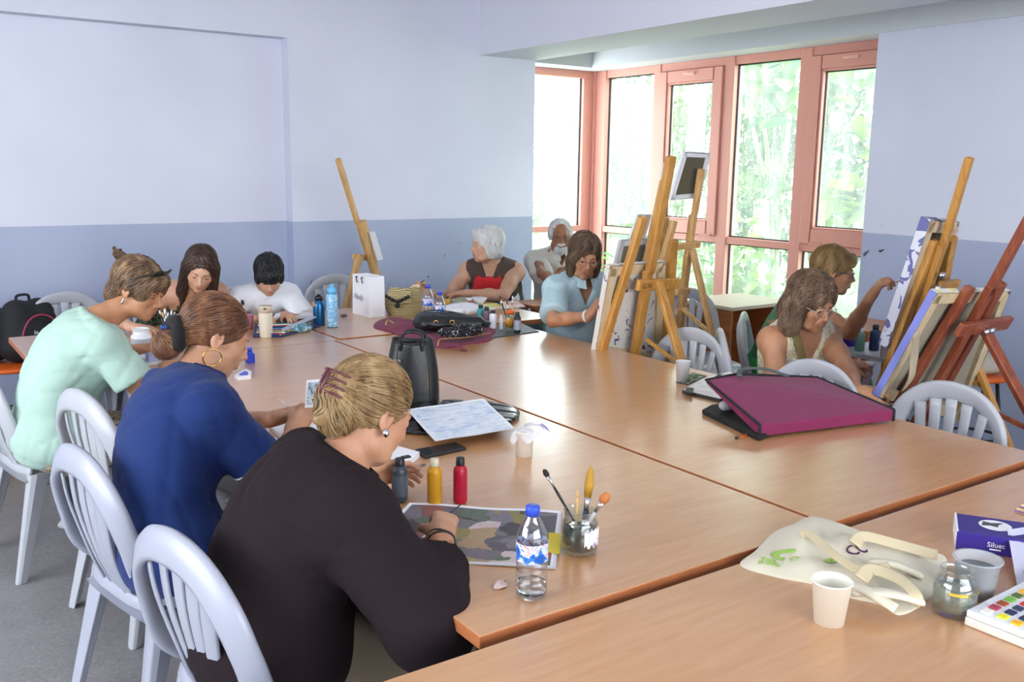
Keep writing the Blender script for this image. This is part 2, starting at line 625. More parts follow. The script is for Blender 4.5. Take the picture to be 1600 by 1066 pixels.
# ------------------------------------------------------------------ windows
D0 = XF
def frame_x(g, y0, y1, z0, z1, x0=None, x1=None):
    x0 = XF if x0 is None else x0; x1 = XF + .09 if x1 is None else x1
    g.box(((x0 + x1) / 2, (y0 + y1) / 2, (z0 + z1) / 2), (x1 - x0, y1 - y0, z1 - z0))
def pane_x(parent, y0, y1, z0, z1, x, name='pane'):
    g = G(); g.box((x, (y0 + y1) / 2, (z0 + z1) / 2), (.006, y1 - y0, z1 - z0))
    part(name, g, M_GLASS, parent)
def gasket_x(parent, y0, y1, z0, z1, x):
    g = G(); w = .010
    for (a, b, c, d) in ((y0, y0 + w, z0, z1), (y1 - w, y1, z0, z1), (y0 + w, y1 - w, z0, z0 + w), (y0 + w, y1 - w, z1 - w, z1)):
        g.box((x, (a + b) / 2, (c + d) / 2), (.014, b - a, d - c))
    part('gasket', g, M_GASKET, parent)
ZT0, ZT1 = 1.035, 1.09
MULL = [(6.89, 7.05), (6.165, 6.245), (5.325, 5.43), (4.585, 4.685), (3.82, 3.88)]
def window_mesh(y0, y1):
    g = G()
    frame_x(g, y0, y1, 2.455, ZH)                 # head
    frame_x(g, y0, y1, ZT0, ZT1)                  # transom
    frame_x(g, y0, y1, 0.0, .07)                  # sill
    return g
wi = 1
bays = [(MULL[i + 1][1], MULL[i][0]) for i in range(4)]
sash = {1: 1, 3: 1}
for i, (y0, y1) in enumerate(bays):
    root = struct('window_%d' % wi, window_mesh(y0, y1), M_FRAME, bevel=.004); wi += 1
    g = G(); a, b = MULL[i]; frame_x(g, a, b, 0.0, ZH, XF - .01, XF + .1)
    part('mullion', g, M_FRAME, root, bevel=.004)
    if i == 3:
        g = G(); a, b = MULL[4]; frame_x(g, a, b, 0.0, ZH, XF - .01, XF + .1); part('mullion', g, M_FRAME, root, bevel=.004)
    pane_x(root, y0, y1, .07, ZT0, XF + .05); gasket_x(root, y0, y1, .07, ZT0, XF + .045)
    if i in sash:
        s = .1
        g = G()
        for (a, b, c, d) in ((y0, y0 + s, ZT1, 2.455), (y1 - s, y1, ZT1, 2.455), (y0 + s, y1 - s, ZT1, ZT1 + s + .015), (y0 + s, y1 - s, 2.455 - s, 2.455)):
            frame_x(g, a + .006, b - .006, c + .006 * (c == ZT1), d - .006 * (d == 2.455), XF - .028, XF + .06)
        for (a, b, c, d) in ((y0 + s, y0 + s + .016, ZT1 + s + .015, 2.455 - s), (y1 - s - .016, y1 - s, ZT1 + s + .015, 2.455 - s), (y0 + s, y1 - s, ZT1 + s + .015, ZT1 + s + .031), (y0 + s, y1 - s, 2.455 - s - .016, 2.455 - s)):
            frame_x(g, a, b, c, d, XF - .018, XF + .05)
        part('sash', g, M_FRAME, root, bevel=.004)
        pane_x(root, y0 + s, y1 - s, ZT1 + s, 2.455 - s, XF + .03); gasket_x(root, y0 + s + .014, y1 - s - .014, ZT1 + s + .029, 2.455 - s - .014, XF + .022)
        g = G(); yc = (y0 + y1) / 2
        g.box((XF - .036, yc, 2.415), (.016, .13, .022)); g.box((XF - .046, yc - .03, 2.412), (.012, .07, .012))
        part('handle', g, mat('handle_pale', '#d9a99b', 0.4), root, bevel=.003)
        for yy in (y0 + .1, y1 - .16):
            g = G(); g.box((XF - .034, yy, ZT1 + .008), (.014, .12, .014)); part('hinge', g, M_FRAME, root, bevel=.003)
    else:
        pane_x(root, y0, y1, ZT1, 2.455, XF + .05); gasket_x(root, y0, y1, ZT1, 2.455, XF + .045)
# end window of the bay (faces the back)
g = G()
for (x0, x1, z0, z1) in ((WEND, XF, 2.455, ZH), (WEND + .08, 5.71, ZT0, ZT1), (WEND, XF, 0, .07), (WEND, WEND + .08, .07, 2.455), (5.71, XF, .07, 2.455)):
    g.box(((x0 + x1) / 2, YF + .045, (z0 + z1) / 2), (x1 - x0, .09, z1 - z0))
root = struct('window_5', g, M_FRAME, bevel=.004)
for (z0, z1) in ((.07, ZT0), (ZT1, 2.455)):
    g = G(); g.box(((WEND + .08 + 5.71) / 2, YF + .05, (z0 + z1) / 2), (5.71 - WEND - .08, .006, z1 - z0)); part('pane', g, M_GLASS, root)
    g = G(); g.box((5.705, YF + .044, (z0 + z1) / 2), (.012, .014, z1 - z0)); part('gasket', g, M_GASKET, root)
g = G(); g.box((XF + .04, YF + .06, ZH / 2), (.1, .12, ZH)); g.box((XF - .012, YF - .012, ZH / 2), (.03, .03, ZH)); part('corner_post', g, M_FRAME, root, bevel=.004)

# ------------------------------------------------------------------ tables
def table(name, label, x0, x1, y0, y1, m, legs, z=.75, th=.028, group=None, along='y'):
    t = thing(name, label, 'table', ((x0 + x1) / 2, (y0 + y1) / 2, 0), group=group)
    w, d = x1 - x0, y1 - y0
    g = G(); g.cur = 0; g.box((0, 0, z - th / 2), (w, d, th))
    g.mi = [1, 0, 1, 1, 1, 1]
    part('tabletop', g, [m, M_EDGE], t, bevel=.0025)
    g = G()
    for (a, b, c, e) in ((-w / 2 + .06, w / 2 - .06, -d / 2 + .06, -d / 2 + .08), (-w / 2 + .06, w / 2 - .06, d / 2 - .08, d / 2 - .06), (-w / 2 + .06, -w / 2 + .08, -d / 2 + .08, d / 2 - .08), (w / 2 - .08, w / 2 - .06, -d / 2 + .08, d / 2 - .08)):
        g.box(((a + b) / 2, (c + e) / 2, z - th - .03), (b - a, e - c, .06))
    part('apron', g, M_STEEL, t)
    for (lx, ly) in legs:
        g = G(); X_ = lx * (w / 2 - .09); Y_ = ly * (d / 2 - .1)
        g.tube([(X_, Y_, .03), (X_, Y_, z - th)], .027, 14)
        l = part('leg', g, M_STEEL, t)
        g = G(); g.lathe([(.02, 0), (.045, .004), (.045, .012), (.03, .03), (.02, .035)], 14, (X_, Y_, 0)); part('foot_cap', g, mat('foot_cap_grey', '#b9babd', .4), l)
    return t
L4 = [(-1, -1), (1, -1), (-1, 1), (1, 1)]
table('meeting_table', 'long orange-brown table with the blonde woman and blue-shirt woman seated along it', .896, 1.936, 1.375, 4.335, M_TABLE, L4 + [(-1, 0), (1, 0)])
table('meeting_table', 'long orange-brown table carrying the magenta portfolio, parallel to the one with the black bag', 1.948, 3.02, 1.378, 4.335, M_TABLE, L4 + [(-1, 0), (1, 0)])
table('meeting_table', 'orange-brown table at the far left with colour pencils, brushes cup and drink bottles', .58, 1.97, 4.34, 5.24, M_TABLE_X, L4)
table('meeting_table', 'orange-brown table under the white gift bag and straw bag in front of the white-haired woman', 1.984, 3.39, 4.378, 5.33, M_TABLE_X, L4)
table('meeting_table', 'wide nearest table with the cream tote bag and watercolour box on it', .6, 3.3, .32, 1.335, M_TABLE_X, L4)
# ------------------------------------------------------------------ garden outside the glazed bay
def leaf_mat(name, c1, c2):
    k = NT(name)
    oi = k.n('ShaderNodeObjectInfo')
    v = k.coord('Object')
    nz = k.noise(v, 3.0, 3)
    ad = k.n('ShaderNodeMath', operation='ADD'); k.l(oi.outputs['Random'], ad.inputs[0]); k.l(nz.outputs[0], ad.inputs[1])
    ml = k.n('ShaderNodeMath', operation='MULTIPLY'); k.l(ad.outputs[0], ml.inputs[0]); ml.inputs[1].default_value = .55
    c = k.ramp(ml.outputs[0], [(0.25, c1), (0.8, c2)])
    k.l(c, k.b.inputs['Base Color'])
    k.b.inputs['Roughness'].default_value = .45
    tl = k.n('ShaderNodeBsdfTranslucent'); k.l(c, tl.inputs[0])
    m = k.n('ShaderNodeMixShader'); m.inputs[0].default_value = .45
    k.l(k.b.outputs[0], m.inputs[1]); k.l(tl.outputs[0], m.inputs[2]); k.l(m.outputs[0], k.o.inputs[0])
    return k.m
M_LEAF = leaf_mat('broad_leaf', '#3a5a38', '#7d9a3c')
M_LEAF2 = leaf_mat('bush_leaf', '#3e5c40', '#7c9650')
M_LEAF3 = leaf_mat('pale_leaf', '#4c6f58', '#88a568')
M_PALM = leaf_mat('palm_leaf', '#3e5c4a', '#748a4c')
M_BARK = mat('bark', '#8d8a78', .8, var=.25, vscale=12)
M_GRASS = mat('lawn', '#5f8048', .9, var=.25, vscale=3)
slab('trim_garden_ground', XF + .1, 24, -6, 26, -.35, -.25, M_GRASS)
rg = random.Random(11)
def leaf_geo(L, W, fold=.15, n=4, droop=.2):
    g = G(); vs = []; 
    for i in range(n + 1):
        t = i / n
        w = W * math.sin(PI * (t ** .75)) ** .8 * (1 if t < 1 else 0) * .5
        z = -droop * L * t * t
        vs += [(-w, t * L, z + fold * w), (0, t * L, z), (w, t * L, z + fold * w)]
    fs = []
    for i in range(n):
        a = i * 3
        fs += [(a, a + 1, a + 4, a + 3), (a + 1, a + 2, a + 5, a + 4)]
    g.add(vs, fs, True)
    return g
def rot_any(r, tilt=1.0):
    return Euler((r.uniform(-1.2, .6) * tilt, r.uniform(-.5, .5), r.uniform(0, 2 * PI)))
# broad-leaved tree standing just outside the right-hand panes
def broad_tree(label, base, blobs, nleaf, lsize, seed, stuffn=0, m=M_LEAF, name='broadleaf_tree'):
    r = random.Random(seed)
    t = thing(name, label, 'tree', base)
    B = Vector(base)
    g = G()
    for (c, rad) in blobs:
        c_ = Vector(c) - B
        mid = Vector((c_.x * .35, c_.y * .35, c_.z * .55))
        g.tube(catmull([(0, 0, 0), mid, c_], 4), [.05 - .035 * i / 8 for i in range(9)], 6)
    part('trunk', g, M_BARK, t)
    lm = leaf_geo(1.0, .85).mesh('leaf', m)
    tot = sum(q[1] ** 2 for q in blobs)
    for (c, rad) in blobs:
        for _ in range(int(nleaf * rad ** 2 / tot)):
            d = Vector((r.gauss(0, 1), r.gauss(0, 1), r.gauss(0, 1))).normalized() * rad * r.uniform(.55, 1)
            o = bpy.data.objects.new('leaf', lm); COL.objects.link(o); o.parent = t
            o.location = Vector(c) - B + d; o.rotation_euler = rot_any(r)
            s = lsize * r.uniform(.6, 1.25); o.scale = (s, s, s)
    if stuffn:
        foliage_mass(t, [(Vector(c) - B, rad) for c, rad in blobs], stuffn, lsize * .6, seed + 5, m)
    return t
def foliage_mass(parent, blobs, n, size, seed, m, name='foliage', sx=.5):
    rs = np.random.RandomState(seed)
    tot = sum(q[1] ** 2 for q in blobs)
    V = []; F = []
    base = np.array([(-.5 * sx, .35, .05), (0, 0, 0), (.5 * sx, .35, .05), (0, 1, -.15)])
    for (c, rad) in blobs:
        k = int(n * rad ** 2 / tot)
        d = rs.normal(size=(k, 3)); d /= np.linalg.norm(d, axis=1)[:, None]
        p = np.array(c)[None] + d * rad * rs.uniform(.45, 1.05, (k, 1))
        a = rs.uniform(0, 2 * PI, k); b = rs.uniform(-1.4, .5, k); s = size * rs.uniform(.6, 1.3, k)
        ca, sa, cb, sb = np.cos(a), np.sin(a), np.cos(b), np.sin(b)
        L = base[None] * s[:, None, None]
        x, y, z = L[..., 0], L[..., 1], L[..., 2]
        y2 = y * cb[:, None] - z * sb[:, None]; z2 = y * sb[:, None] + z * cb[:, None]
        X_ = x * ca[:, None] - y2 * sa[:, None]; Y_ = x * sa[:, None] + y2 * ca[:, None]
        q = np.stack([X_, Y_, z2], -1) + p[:, None]
        V.append(q.reshape(-1, 3))
    V = np.concatenate(V)
    nq = len(V) // 4
    F = np.arange(nq * 4).reshape(-1, 4)
    me = bpy.data.meshes.new(name)
    me.from_pydata(V.tolist(), [], F.tolist()); me.materials.append(m)
    o = bpy.data.objects.new(name, me); COL.objects.link(o); o.parent = parent; o['kind'] = 'stuff'
    return o
def shrub(label, base, blobs, n, size, seed, m, name='garden_shrub', group=None):
    t = thing(name, label, 'shrub', base, group=group)
    B = Vector(base); g = G()
    for (c, rad) in blobs:
        c_ = Vector(c) - B
        g.tube([(0, 0, 0), c_ * .5 + Vector((0, 0, .05)), c_], [.03, .02, .01], 5)
    part('stem', g, M_BARK, t)
    foliage_mass(t, [(Vector(c) - B, rad) for c, rad in blobs], n, size, seed, m)
    return t
broad_tree('broad-leaved tree with big pale leaves behind the right-hand opening window', (7.9, 5.3, -.25),
           [((7.6, 5.3, 1.7), .45), ((7.7, 5.6, 1.2), .4), ((7.6, 5.1, 2.3), .45), ((7.9, 5.6, 2.8), .5), ((7.7, 5.0, .8), .35)], 230, .23, 3)
broad_tree('broad-leaved tree hanging over the top of the wide fixed pane', (9.6, 7.9, -.25),
           [((8.0, 6.9, 2.45), .4), ((8.2, 7.4, 2.75), .4), ((8.3, 6.7, 2.95), .45)], 110, .26, 8, m=M_LEAF3)
broad_tree('low climbing plant with lobed leaves behind the lower middle pane', (7.4, 6.9, -.25),
           [((7.4, 6.5, .8), .38), ((7.4, 7.0, .6), .38), ((7.3, 6.25, .35), .3)], 170, .15, 21, m=M_LEAF, name='climbing_plant')
def weeping(label, base, top, n, seed, m):
    r = random.Random(seed); B = Vector(base)
    t = thing('weeping_tree', label, 'tree', base)
    g = G(); g.tube(catmull([(0, 0, 0), (.05, .1, 1.2), (0, 0, top)], 4), .05, 6); part('trunk', g, M_BARK, t)
    V = G()
    for _ in range(n):
        a = r.uniform(0, 2 * PI); R = r.uniform(.1, 1.15)
        x, y = R * math.cos(a), R * math.sin(a); z = top - R * .3 + r.uniform(-.1, .1); L = r.uniform(.5, 1.9)
        k = 0
        while k < L:
            s = .1; dx, dy = r.uniform(-.05, .05), r.uniform(-.05, .05)
            V.add([(x - .01, y, z - k), (x + dx, y + dy, z - k - s), (x + .012, y + .01, z - k - s * .3)], [(0, 1, 2)])
            k += .045
        V.add([(x, y, z), (x + .004, y, z - L), (x, y + .006, z - L)], [(0, 1, 2)])
    part('hanging_foliage', V, m, t, kind='stuff')
weeping('weeping tree with hanging thin leaves behind the wide fixed pane', (10.8, 9.2, -.25), 3.6, 360, 5, M_PALM)
weeping('weeping tree with hanging thin leaves behind the end pane of the bay', (7.3, 11.7, -.25), 3.3, 300, 15, M_LEAF3)
# palm
t = thing('palm', 'fan palm with stiff narrow fronds behind the wide fixed pane', 'palm', (8.9, 7.55, -.25))
g = G(); g.tube([(0, 0, 0), (.02, 0, .8), (0, .03, 1.55)], [.12, .11, .09], 10); part('trunk', g, M_BARK, t)
for i in range(18):
    a = i * 2.4; el = rg.uniform(-.3, 1.1); L = rg.uniform(.45, .65)
    d = Vector((math.cos(a) * math.cos(el), math.sin(a) * math.cos(el), math.sin(el)))
    c = Vector((0, .03, 1.5)); tip = c + d * L * .6
    g = G(); g.tube([c, tip], .008, 5)
    S = d.cross(Vector((0, 0, 1))).normalized(); U = S.cross(d)
    for k in range(15):
        b = (k - 7) / 7 * 1.3
        e = (d * math.cos(b) + S * math.sin(b)); P = tip + e * .34 - Vector((0, 0, .06 * abs(b)))
        w = S * math.cos(b) * .012 - d * math.sin(b) * .012
        g.add([tip, tip + e * .17 + w, P, tip + e * .17 - w], [(0, 1, 2, 3)])
    part('frond', g, M_PALM, t)
shrub('tall loose shrub behind the first narrow pane beside the bay corner', (8.6, 10.0, -.25), [((8.6, 10, .7), .7), ((8.3, 9.7, 1.6), .5), ((8.8, 10.3, 2.2), .6)], 1000, .13, 31, M_LEAF3)
shrub('light shrub behind the end pane near the old man', (5.8, 9.4, -.25), [((5.8, 9.4, .6), .7), ((5.5, 9.8, 1.6), .7), ((6.2, 9.9, 2.2), .8)], 1100, .12, 32, M_LEAF3)
shrub('round bush behind the left-hand opening window', (8.0, 8.4, -.25), [((8.0, 8.4, .6), .6), ((8.1, 8.2, 1.5), .4), ((8.0, 8.4, 2.3), .45)], 1000, .13, 33, M_LEAF2)
shrub('distant bush far behind the right-hand panes', (11.5, 7.2, -.25), [((11.5, 6.9, 1.2), 1.5), ((11.8, 7.3, 2.8), 1.3), ((11.5, 8.9, 1.4), 1.5), ((12, 9.6, 3.2), 1.3), ((11.8, 8.4, 4.2), 1.2)], 7500, .2, 34, M_LEAF2)
shrub('distant pale bush far behind the left-hand panes', (11.5, 11.5, -.25), [((11.5, 11.5, 1.2), 1.6), ((10, 13, 1.2), 1.6), ((12, 12, 3.2), 1.4), ((8.5, 14, 1.4), 1.6)], 6000, .2, 35, M_LEAF3)
# potted plant at the glass behind the light-blue polo woman
t = thing('potted_plant', 'bright green potted plant by the bay corner behind the easels', 'plant', (5.2, 6.25, 0))
g = G(); g.lathe([(.0, 0), (.1, 0), (.13, .26), (.14, .26), (.14, .29), (.12, .29), (.11, .24), (0, .24)], 18); part('pot', g, mat('dark_pot', '#2b2f33', .5), t)
g = G(); g.tube([(0, 0, .2), (.01, 0, .7)], .01, 6); part('stem', g, mat('green_stem', '#5b8a3c', .5), t)
M_POT = leaf_mat('potted_leaf', '#57a845', '#8fd06a')
for i in range(26):
    lf = part('leaf', leaf_geo(.22, .1, droop=.5), M_POT, t, loc=(0, 0, .45 + .018 * i), rot=(rg.uniform(.1, .9), 0, i * 2.4))
# ------------------------------------------------------------------ monobloc chairs
M_PLASTIC = mat('white_plastic', '#b0b2ba', .36, var=.03, vscale=5, coat=.05)
M_PLASTIC_L = mat('lilac_grey_plastic', '#a2a5b4', .38, var=.04, vscale=5, coat=.1)
def chair_proto(m, label, loc, rz, nsl=5, arch=1.0):
    t = thing('plastic_chair', label, 'chair', loc, rz, 'white plastic stacking chairs')
    zs = .435
    # seat: dished slab with rolled front edge and skirt
    def sf(u, v):
        x = (u - .5) * 2; y = (v - .5) * 2
        w = .215 - .02 * (y < 0) * abs(y)
        X_ = x * w * (1 - .06 * max(0, y) ** 4); Y_ = y * .205 * (1 - .05 * x * x)
        z = zs - .014 * (1 - x * x) * (1 - y * y) - .03 * max(0, y - .6) ** 2 * 4
        e = max(abs(x), abs(y)) ** 14
        return (X_ + x * .006 * e, Y_ + y * .006 * e, z - .045 * e)
    g = G(); g.grid(sf, 16, 16, True, -.006)
    part('seat', g, m, t)
    # back hoop
    ctl = [(-.207, -.02, zs - .02), (-.212, -.12, zs + .015), (-.218, -.205, zs + .09), (-.218, -.245, zs + .2), (-.185, -.272, zs + .305), (-.105, -.285, zs + .375 * arch), (0, -.288, zs + .395 * arch)]
    ctl = ctl + [(-x, y, z) for x, y, z in reversed(ctl[:-1])]
    P = catmull(ctl, 6)
    n = len(P)
    W = []; N = []
    for i, p in enumerate(P):
        f = abs(i / (n - 1) * 2 - 1)
        W.append(.078 - .024 * f)
        nn = Vector((p.x * 1.6, -.62 - .1 * f, .18)).normalized() if p.z > zs + .15 else Vector((math.copysign(.75, p.x), -.45, .1))
        N.append(nn)
    for _ in range(6):
        N = [(N[max(0, i - 1)] + N[i] + N[min(n - 1, i + 1)]).normalized() for i in range(n)]
    g = G(); g.sweep(P, N, W, .024)
    part('back_hoop', g, m, t)
    # splats
    for k in range(nsl):
        f = (k - (nsl - 1) / 2) / ((nsl - 1) / 2)
        xt = f * .125; xb = f * .078
        zt = zs + (.368 - .035 * f * f) * arch
        pts = catmull([(xt, -.278, zt), ((xt * .6 + xb * .4) * 1.05, -.268, zs + .24), (xb, -.235, zs + .1), (xb, -.19, zs - .01)], 4)
        wd = [.045 - .015 * i / (len(pts) - 1) for i in range(len(pts))]
        g = G(); g.sweep(pts, [(f * .35, -1, .2)] * len(pts), wd, .009)
        part('splat', g, m, t)
    g = G(); g.sweep(catmull([(-.205, -.175, zs - .005), (-.1, -.2, zs - .005), (.1, -.2, zs - .005), (.205, -.175, zs - .005)], 4), (0, -1, .3), .035, .014)
    part('rear_rail', g, m, t)
    for sx in (-1, 1):
        for sy in (-1, 1):
            top = Vector((sx * .195, sy * .165, zs - .015)); bot = Vector((sx * .232, sy * (.215 if sy > 0 else .262), 0))
            g = G()
            out = Vector((sx, sy, 0)).normalized(); sd = Vector((-out.y, out.x, 0))
            vs = []; K = 7
            secs = [(0, 1.0), (.12, .92), (.5, .72), (1, .52)]
            for q, w in secs:
                c = top.lerp(bot, q)
                a = .048 * w
                # L shaped angle section: outer corner with two flanges
                for (ux, uy) in ((-1, -.9), (-.72, -1.05), (0, -.05 + .16), (.72, -1.05), (1, -.9), (.42, .36), (0, .62), (-.42, .36)):
                    vs.append(c + sd * (ux * a) + out * (uy * a * .8))
            fs = []
            for i in range(len(secs) - 1):
                for k in range(8):
                    l = (k + 1) % 8
                    fs.append((i * 8 + k, i * 8 + l, (i + 1) * 8 + l, (i + 1) * 8 + k))
            fs.append(tuple(range(8))[::-1]); fs.append(tuple(range(24, 32)))
            g.add(vs, fs)
            part('leg', g, m, t, bevel=.004)
    return t
def ang(dx, dy):
    """rotation so that local +Y points along dx, dy"""
    return math.atan2(-dx, dy)
ch1 = chair_proto(M_PLASTIC, 'white plastic chair at the left edge that the woman in the mint T-shirt sits on', (.62, 4.16, 0), ang(1, .15), 5)
ch2 = chair_proto(M_PLASTIC_L, 'lilac-grey plastic chair with tall narrow back under the blue-shirt woman', (.71, 2.72, 0), ang(1, .2), 5)
dup(ch1, (.84, 3.42, 0), ang(1, .25), 'empty pale grey plastic chair between the mint and blue women')
dup(ch2, (.76, 1.98, 0), ang(1, .22), 'lilac-grey plastic chair nearest the camera under the blonde woman')
WC = [((2.99, 1.84, 0), ang(-1, .03), 'white plastic chair at the table edge right of the magenta portfolio'),
      ((2.90, 2.36, 0), ang(-1, 0), 'white plastic chair with arched top directly behind the magenta portfolio'),
      ((3.03, 3.17, 0), ang(-1, -.05), 'empty white plastic chair behind the frosted cup at the table edge'),
      ((3.62, 2.92, 0), ang(.75, -.65), 'white plastic chair of the curly-haired woman in the patterned sleeveless top'),
      ((4.35, 4.1, 0), ang(-.3, -1), 'greyish plastic chair seen edge-on in front of the brown cabinet'),
      ((2.72, 5.85, 0), ang(-.1, -1), 'empty white plastic chair against the wall beside the white gift bag'),
      ((1.42, 5.7, 0), ang(.0, -1), 'white plastic chair of the dark-haired woman in the strappy dress'),
      ((1.95, 5.55, 0), ang(.0, -1), 'white plastic chair of the boy in the white T-shirt'),
      ((1.02, 5.75, 0), ang(.15, -1), 'empty white plastic chair behind the shoulder of the mint-shirt woman'),
      ((3.85, 5.72, 0), ang(-.5, -1), 'white plastic chair of the white-haired woman'),
      ((3.72, 4.43, 0), ang(.75, -.6), 'white plastic chair of the woman in the light-blue polo'),
      ((4.62, 5.72, 0), ang(-.2, -1), 'white plastic chair of the old man at the bay window'),
      ((4.1, 3.2, 0), ang(.6, -.8), 'white plastic chair of the short-haired woman painting at the canvas')]
for loc, a, lb in WC:
    dup(ch1, loc, a, lb)
# ------------------------------------------------------------------ implicit modelling: smooth unions of round cones and ellipsoids, meshed as one surface
def V3(v):
    return np.array([float(v[0]), float(v[1]), float(v[2])])

class Cone:
    """round cone a->b with radii ra, rb; flat squeezes along direction fl"""
    def __init__(s, a, b, ra, rb, k=.02, m=0, fl=None, fs=1.0, op='u'):
        s.a, s.b, s.ra, s.rb, s.k, s.m, s.op = V3(a), V3(b), ra, rb, k, m, op
        s.fl = None if fl is None else V3(fl) / np.linalg.norm(V3(fl)); s.fs = fs
        s.c = (s.a + s.b) / 2; s.R = np.linalg.norm(s.b - s.a) / 2 + max(ra, rb) * max(1, fs)
    def d(s, P):
        P = P - s.a; ab = s.b - s.a
        t = np.clip(P @ ab / max(1e-12, ab @ ab), 0, 1)
        q = P - t[..., None] * ab
        if s.fl is not None:
            w = q @ s.fl
            q = q + s.fl * (w * (1 / s.fs - 1))[..., None]
            return (np.linalg.norm(q, axis=-1) - (s.ra + (s.rb - s.ra) * t)) * min(1, s.fs)
        return np.linalg.norm(q, axis=-1) - (s.ra + (s.rb - s.ra) * t)

class Ell:
    def __init__(s, c, r, R=None, k=.02, m=0, op='u'):
        s.c, s.r, s.k, s.m, s.op = V3(c), V3(r), k, m, op
        s.M = None if R is None else np.array(R)   # columns: local axes in world
        s.R = max(s.r)
    def d(s, P):
        P = P - s.c
        if s.M is not None:
            P = P @ s.M
        k0 = np.linalg.norm(P / s.r, axis=-1) + 1e-9
        k1 = np.linalg.norm(P / (s.r * s.r), axis=-1) + 1e-9
        return k0 * (k0 - 1) / k1

def field(prims, P, grow=0.0, mats=False):
    D = None; M = None
    for p in prims:
        if p.op == 's':
            if D is None:
                continue
            d = -p.d(P); k = p.k
            h = np.maximum(k - np.abs(D - d), 0) / k
            D = np.maximum(D, d) + h * h * k * .25
            continue
        d = p.d(P) - grow
        if D is None:
            D = d
            if mats: M = np.full(D.shape, p.m, dtype=np.int8)
            continue
        if mats and p.m:
            M = np.where(d < D, p.m, M)
        k = p.k
        h = np.maximum(k - np.abs(D - d), 0) / k
        D = np.minimum(D, d) - h * h * k * .25
    if D is None:
        D = np.ones(P.shape[:-1])
        if mats: M = np.zeros(D.shape, np.int8)
    return (D, M) if mats else D

def near(prims, c, r):
    return [p for p in prims if np.linalg.norm(p.c - c) < p.R + r + .06]

def surface_nets(F, org, h):
    """F: 3D samples, returns verts, quads"""
    ins = F < 0
    nx, ny, nz = F.shape
    c8 = [(i, j, k) for i in (0, 1) for j in (0, 1) for k in (0, 1)]
    cnt = np.zeros((nx - 1, ny - 1, nz - 1), np.int8)
    for (i, j, k) in c8:
        cnt += ins[i:nx - 1 + i, j:ny - 1 + j, k:nz - 1 + k]
    act = (cnt > 0) & (cnt < 8)
    ix = np.argwhere(act)
    if len(ix) == 0:
        return np.zeros((0, 3)), np.zeros((0, 4), int)
    idx = np.full(act.shape, -1, np.int64); idx[act] = np.arange(len(ix))
    S = np.zeros((len(ix), 3)); N = np.zeros(len(ix))
    vals = {c: F[ix[:, 0] + c[0], ix[:, 1] + c[1], ix[:, 2] + c[2]] for c in c8}
    for a in c8:
        for ax in range(3):
            if a[ax] == 1: continue
            b = list(a); b[ax] = 1; b = tuple(b)
            fa, fb = vals[a], vals[b]
            m = (fa < 0) != (fb < 0)
            t = np.where(m, fa / np.where(m, fa - fb, 1), 0)
            pt = np.tile(np.array(a, float), (len(ix), 1)); pt[:, ax] += t
            S += pt * m[:, None]; N += m
    verts = org + (ix + S / N[:, None]) * h
    quads = []
    for ax in range(3):
        sl0 = [slice(0, None)] * 3; sl1 = [slice(0, None)] * 3
        sl0[ax] = slice(0, -1); sl1[ax] = slice(1, None)
        a = ins[tuple(sl0)]; b = ins[tuple(sl1)]
        e = np.argwhere(a != b)
        o1, o2 = (ax + 1) % 3, (ax + 2) % 3
        ok = (e[:, o1] > 0) & (e[:, o2] > 0) & (e[:, o1] < F.shape[o1] - 1) & (e[:, o2] < F.shape[o2] - 1)
        e = e[ok]
        def cell(d1, d2):
            q = e.copy(); q[:, o1] -= d1; q[:, o2] -= d2
            return idx[q[:, 0], q[:, 1], q[:, 2]]
        q = np.stack([cell(1, 1), cell(0, 1), cell(0, 0), cell(1, 0)], 1)
        fl = a[e[:, 0], e[:, 1], e[:, 2]]
        q[~fl] = q[~fl][:, ::-1]
        quads.append(q)
    return verts, np.concatenate(quads)

